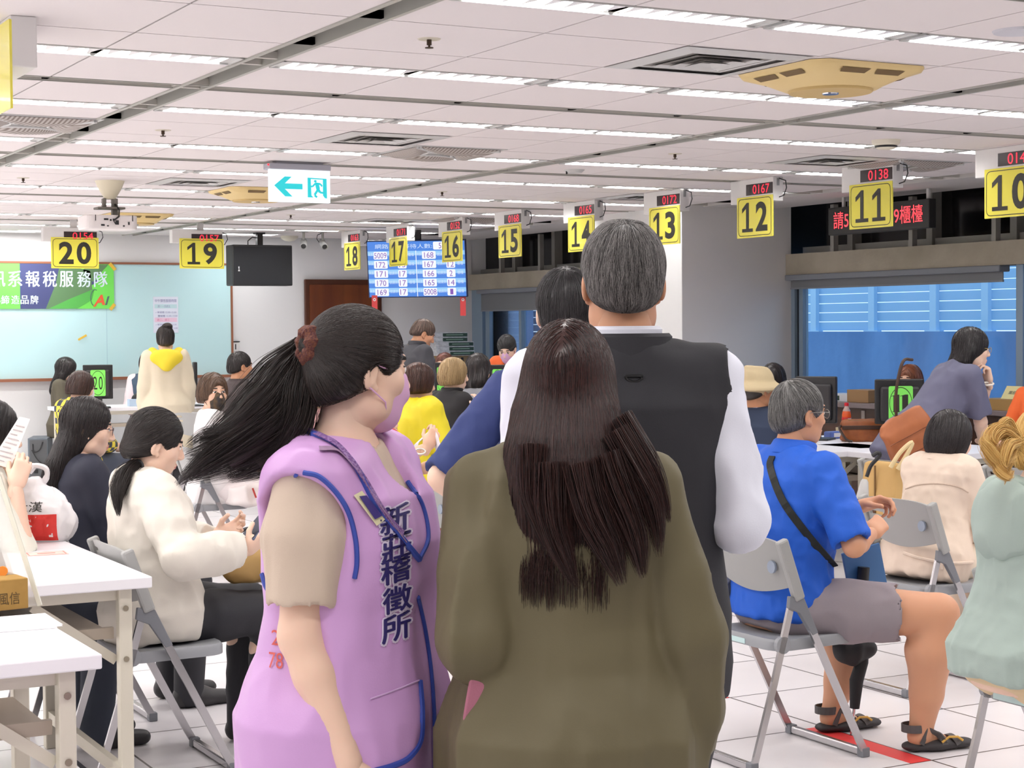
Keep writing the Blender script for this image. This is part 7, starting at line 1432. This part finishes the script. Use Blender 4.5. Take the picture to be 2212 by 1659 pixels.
# white jacket and lucky ribbon on the masked woman's chair; red bag beside the raincoat
v = Vol(A(-.24, -.22, -.14), A(.24, .22, .12), .010); v.loft((0, 0, -.06), (0, 0, .05), (1, 0, 0), [(0, .17, .17), (1, .15, .15)], sup=4, end=.03); v.fold(.03, (9, 9, 9), 215); c = A(3.72, 10.42, .49); t = thing('white_cloth_bag', 'white cloth bag with a red cord on the chair below the ponytail', 'bag', (3.76, 10.44, .50)); vobj(v, 'bag_body', mat('white canvas', (232, 224, 222), .85), t); MB().tube([(-.02, -.18, .04), (0, -.185, -.02)], .006, 6).build('red_cord', mat('red cord', (176, 60, 54), .6), t)
a = atD(838, 962, 9.6); v = Vol(A(-.14, -.1, -.16), A(.14, .1, .14), .009); v.ell((0, 0, -.02), (.10, .06, .12), .02); v.fold(.012, (14, 14, 14), 217); t = thing('red_backpack', 'red backpack with a black lettered strap beside the yellow raincoat', 'bag', a, -YAW); vobj(v, 'bag_body', mat('red nylon', (186, 44, 54), .6), t); MB().tube([(-.04, -.07, .10), (.05, -.075, .02)], 0, sec=(.03, .006), ref=(0, -1, 0)).build('strap', M_black, t); mb = MB(); mb.text('LIFE', (-.01, -.0785, .062), (.74, 0, -.66), (.66, 0, .74), .012, .04); mb.build('strap_lettering', mat('grey lettering', (190, 190, 194), .6), t)
# stacked boxes of tissue under the far wall: green and white cartons
M_gr = mat('dark green print', (40, 64, 52), .6); M_wp = mat('white wrap', (214, 216, 220), .5, vary=((170, 174, 180), 22)); Yb = 17.6
base = onY(1000, 768, Yb); tt = thing('cardboard_box', 'large brown carton under the stacked green and white cartons', 'box', (onY(1003, 800, Yb)[0], Yb+.12, 0)); zt = onY(1003, 768, Yb)[2]; wd = np.linalg.norm(onY(1030, 790, Yb)-onY(975, 790, Yb)); MB().bx((-wd/2-.04, -.1, 0), (wd/2+.04, .3, zt)).build('carton', mat('carton brown', (138, 116, 84), .8), tt, bevel=.004); MB().bx((-.03, -.102, zt-.16), (.0, -.1, zt-.02)).build('hand_hole', M_black, tt)
bs = None; rows = ((976, 1022, 753, 'lowest'), (974, 1021, 742, 'second lowest'), (973, 1020, 731, 'middle'), (960, 1007, 721, 'second highest'), (960, 1007, 711, 'topmost'))
zc = zt
for x0, x1, y, nm in rows:
    pa, pb = onY(x0, y, Yb), onY(x1, y, Yb); w = pb[0]-pa[0]+.20; h = .052
    t = thing('carton', 'flat white and dark green carton, %s of the stack by the far window' % nm, 'box', ((pa[0]+pb[0])/2-.08, Yb+.1, zc), 0, 'stacked green and white cartons'); MB().bx((-w/2, -.1, 0), (w/2, .12, h)).build('box', M_wp, t, bevel=.003); MB().bx((-w/2+.16, -.102, .006), (w/2-.008, -.1, h-.008)).build('green_panel', M_gr, t); mb = MB(); mb.bx((-w/2+.2, -.1026, .022), (w/2-.06, -.102, .03)); mb.build('lettering', mat('pale green print', (150, 180, 160), .6), t); zc += h
# counter under the right window: cartons, trays, name plate
for px, py, w, d, h, c, nm, lab, cat in ((1832, 858, .30, .2, .06, (206, 208, 214), 'carton', 'white and green carton on the dark counter beside the bare monitor', 'box'), (1880, 850, .26, .2, .10, (150, 116, 78), 'cardboard_box', 'small brown carton behind the monitor with card 11', 'box'), (2196, 872, .40, .28, .08, (160, 126, 74), 'cardboard_box', 'shallow brown tray of papers at the right end of the dark counter', 'tray')):
    p = onX(px, py, 9.15); t = thing(nm, lab, cat, (9.12, p[1], .90)); MB().bx((-d/2, -w/2, 0), (d/2, w/2, h)).build('box', mat('box %d' % c[2], c, .7), t, bevel=.003)
    if nm == 'carton': MB().bx((-d/2-.001, -w/2+.1, .01), (-d/2, w/2-.01, h-.012)).build('green_panel', M_gr, t)
p = onX(2188, 846, 9.05); t = thing('name_plate', 'pale yellow folded name plate on the brown tray', 'name plate', (9.12, p[1], .98)); MB().prism([(-.06, 0), (.06, 0), (0, .09)], (0, -.13, 0), (1, 0, 0), (0, 0, 1), (0, .26, 0)).build('plate', mat('pale yellow card', (232, 224, 168), .7), t); mb = MB(); mb.text('業務諮詢', (-.033, 0, .045), (0, -1, 0), (.55, 0, .83), .03, .16); mb.build('lettering', mat('grey ink', (120, 118, 110), .7), t)
p = pz(1752, 960, .72)
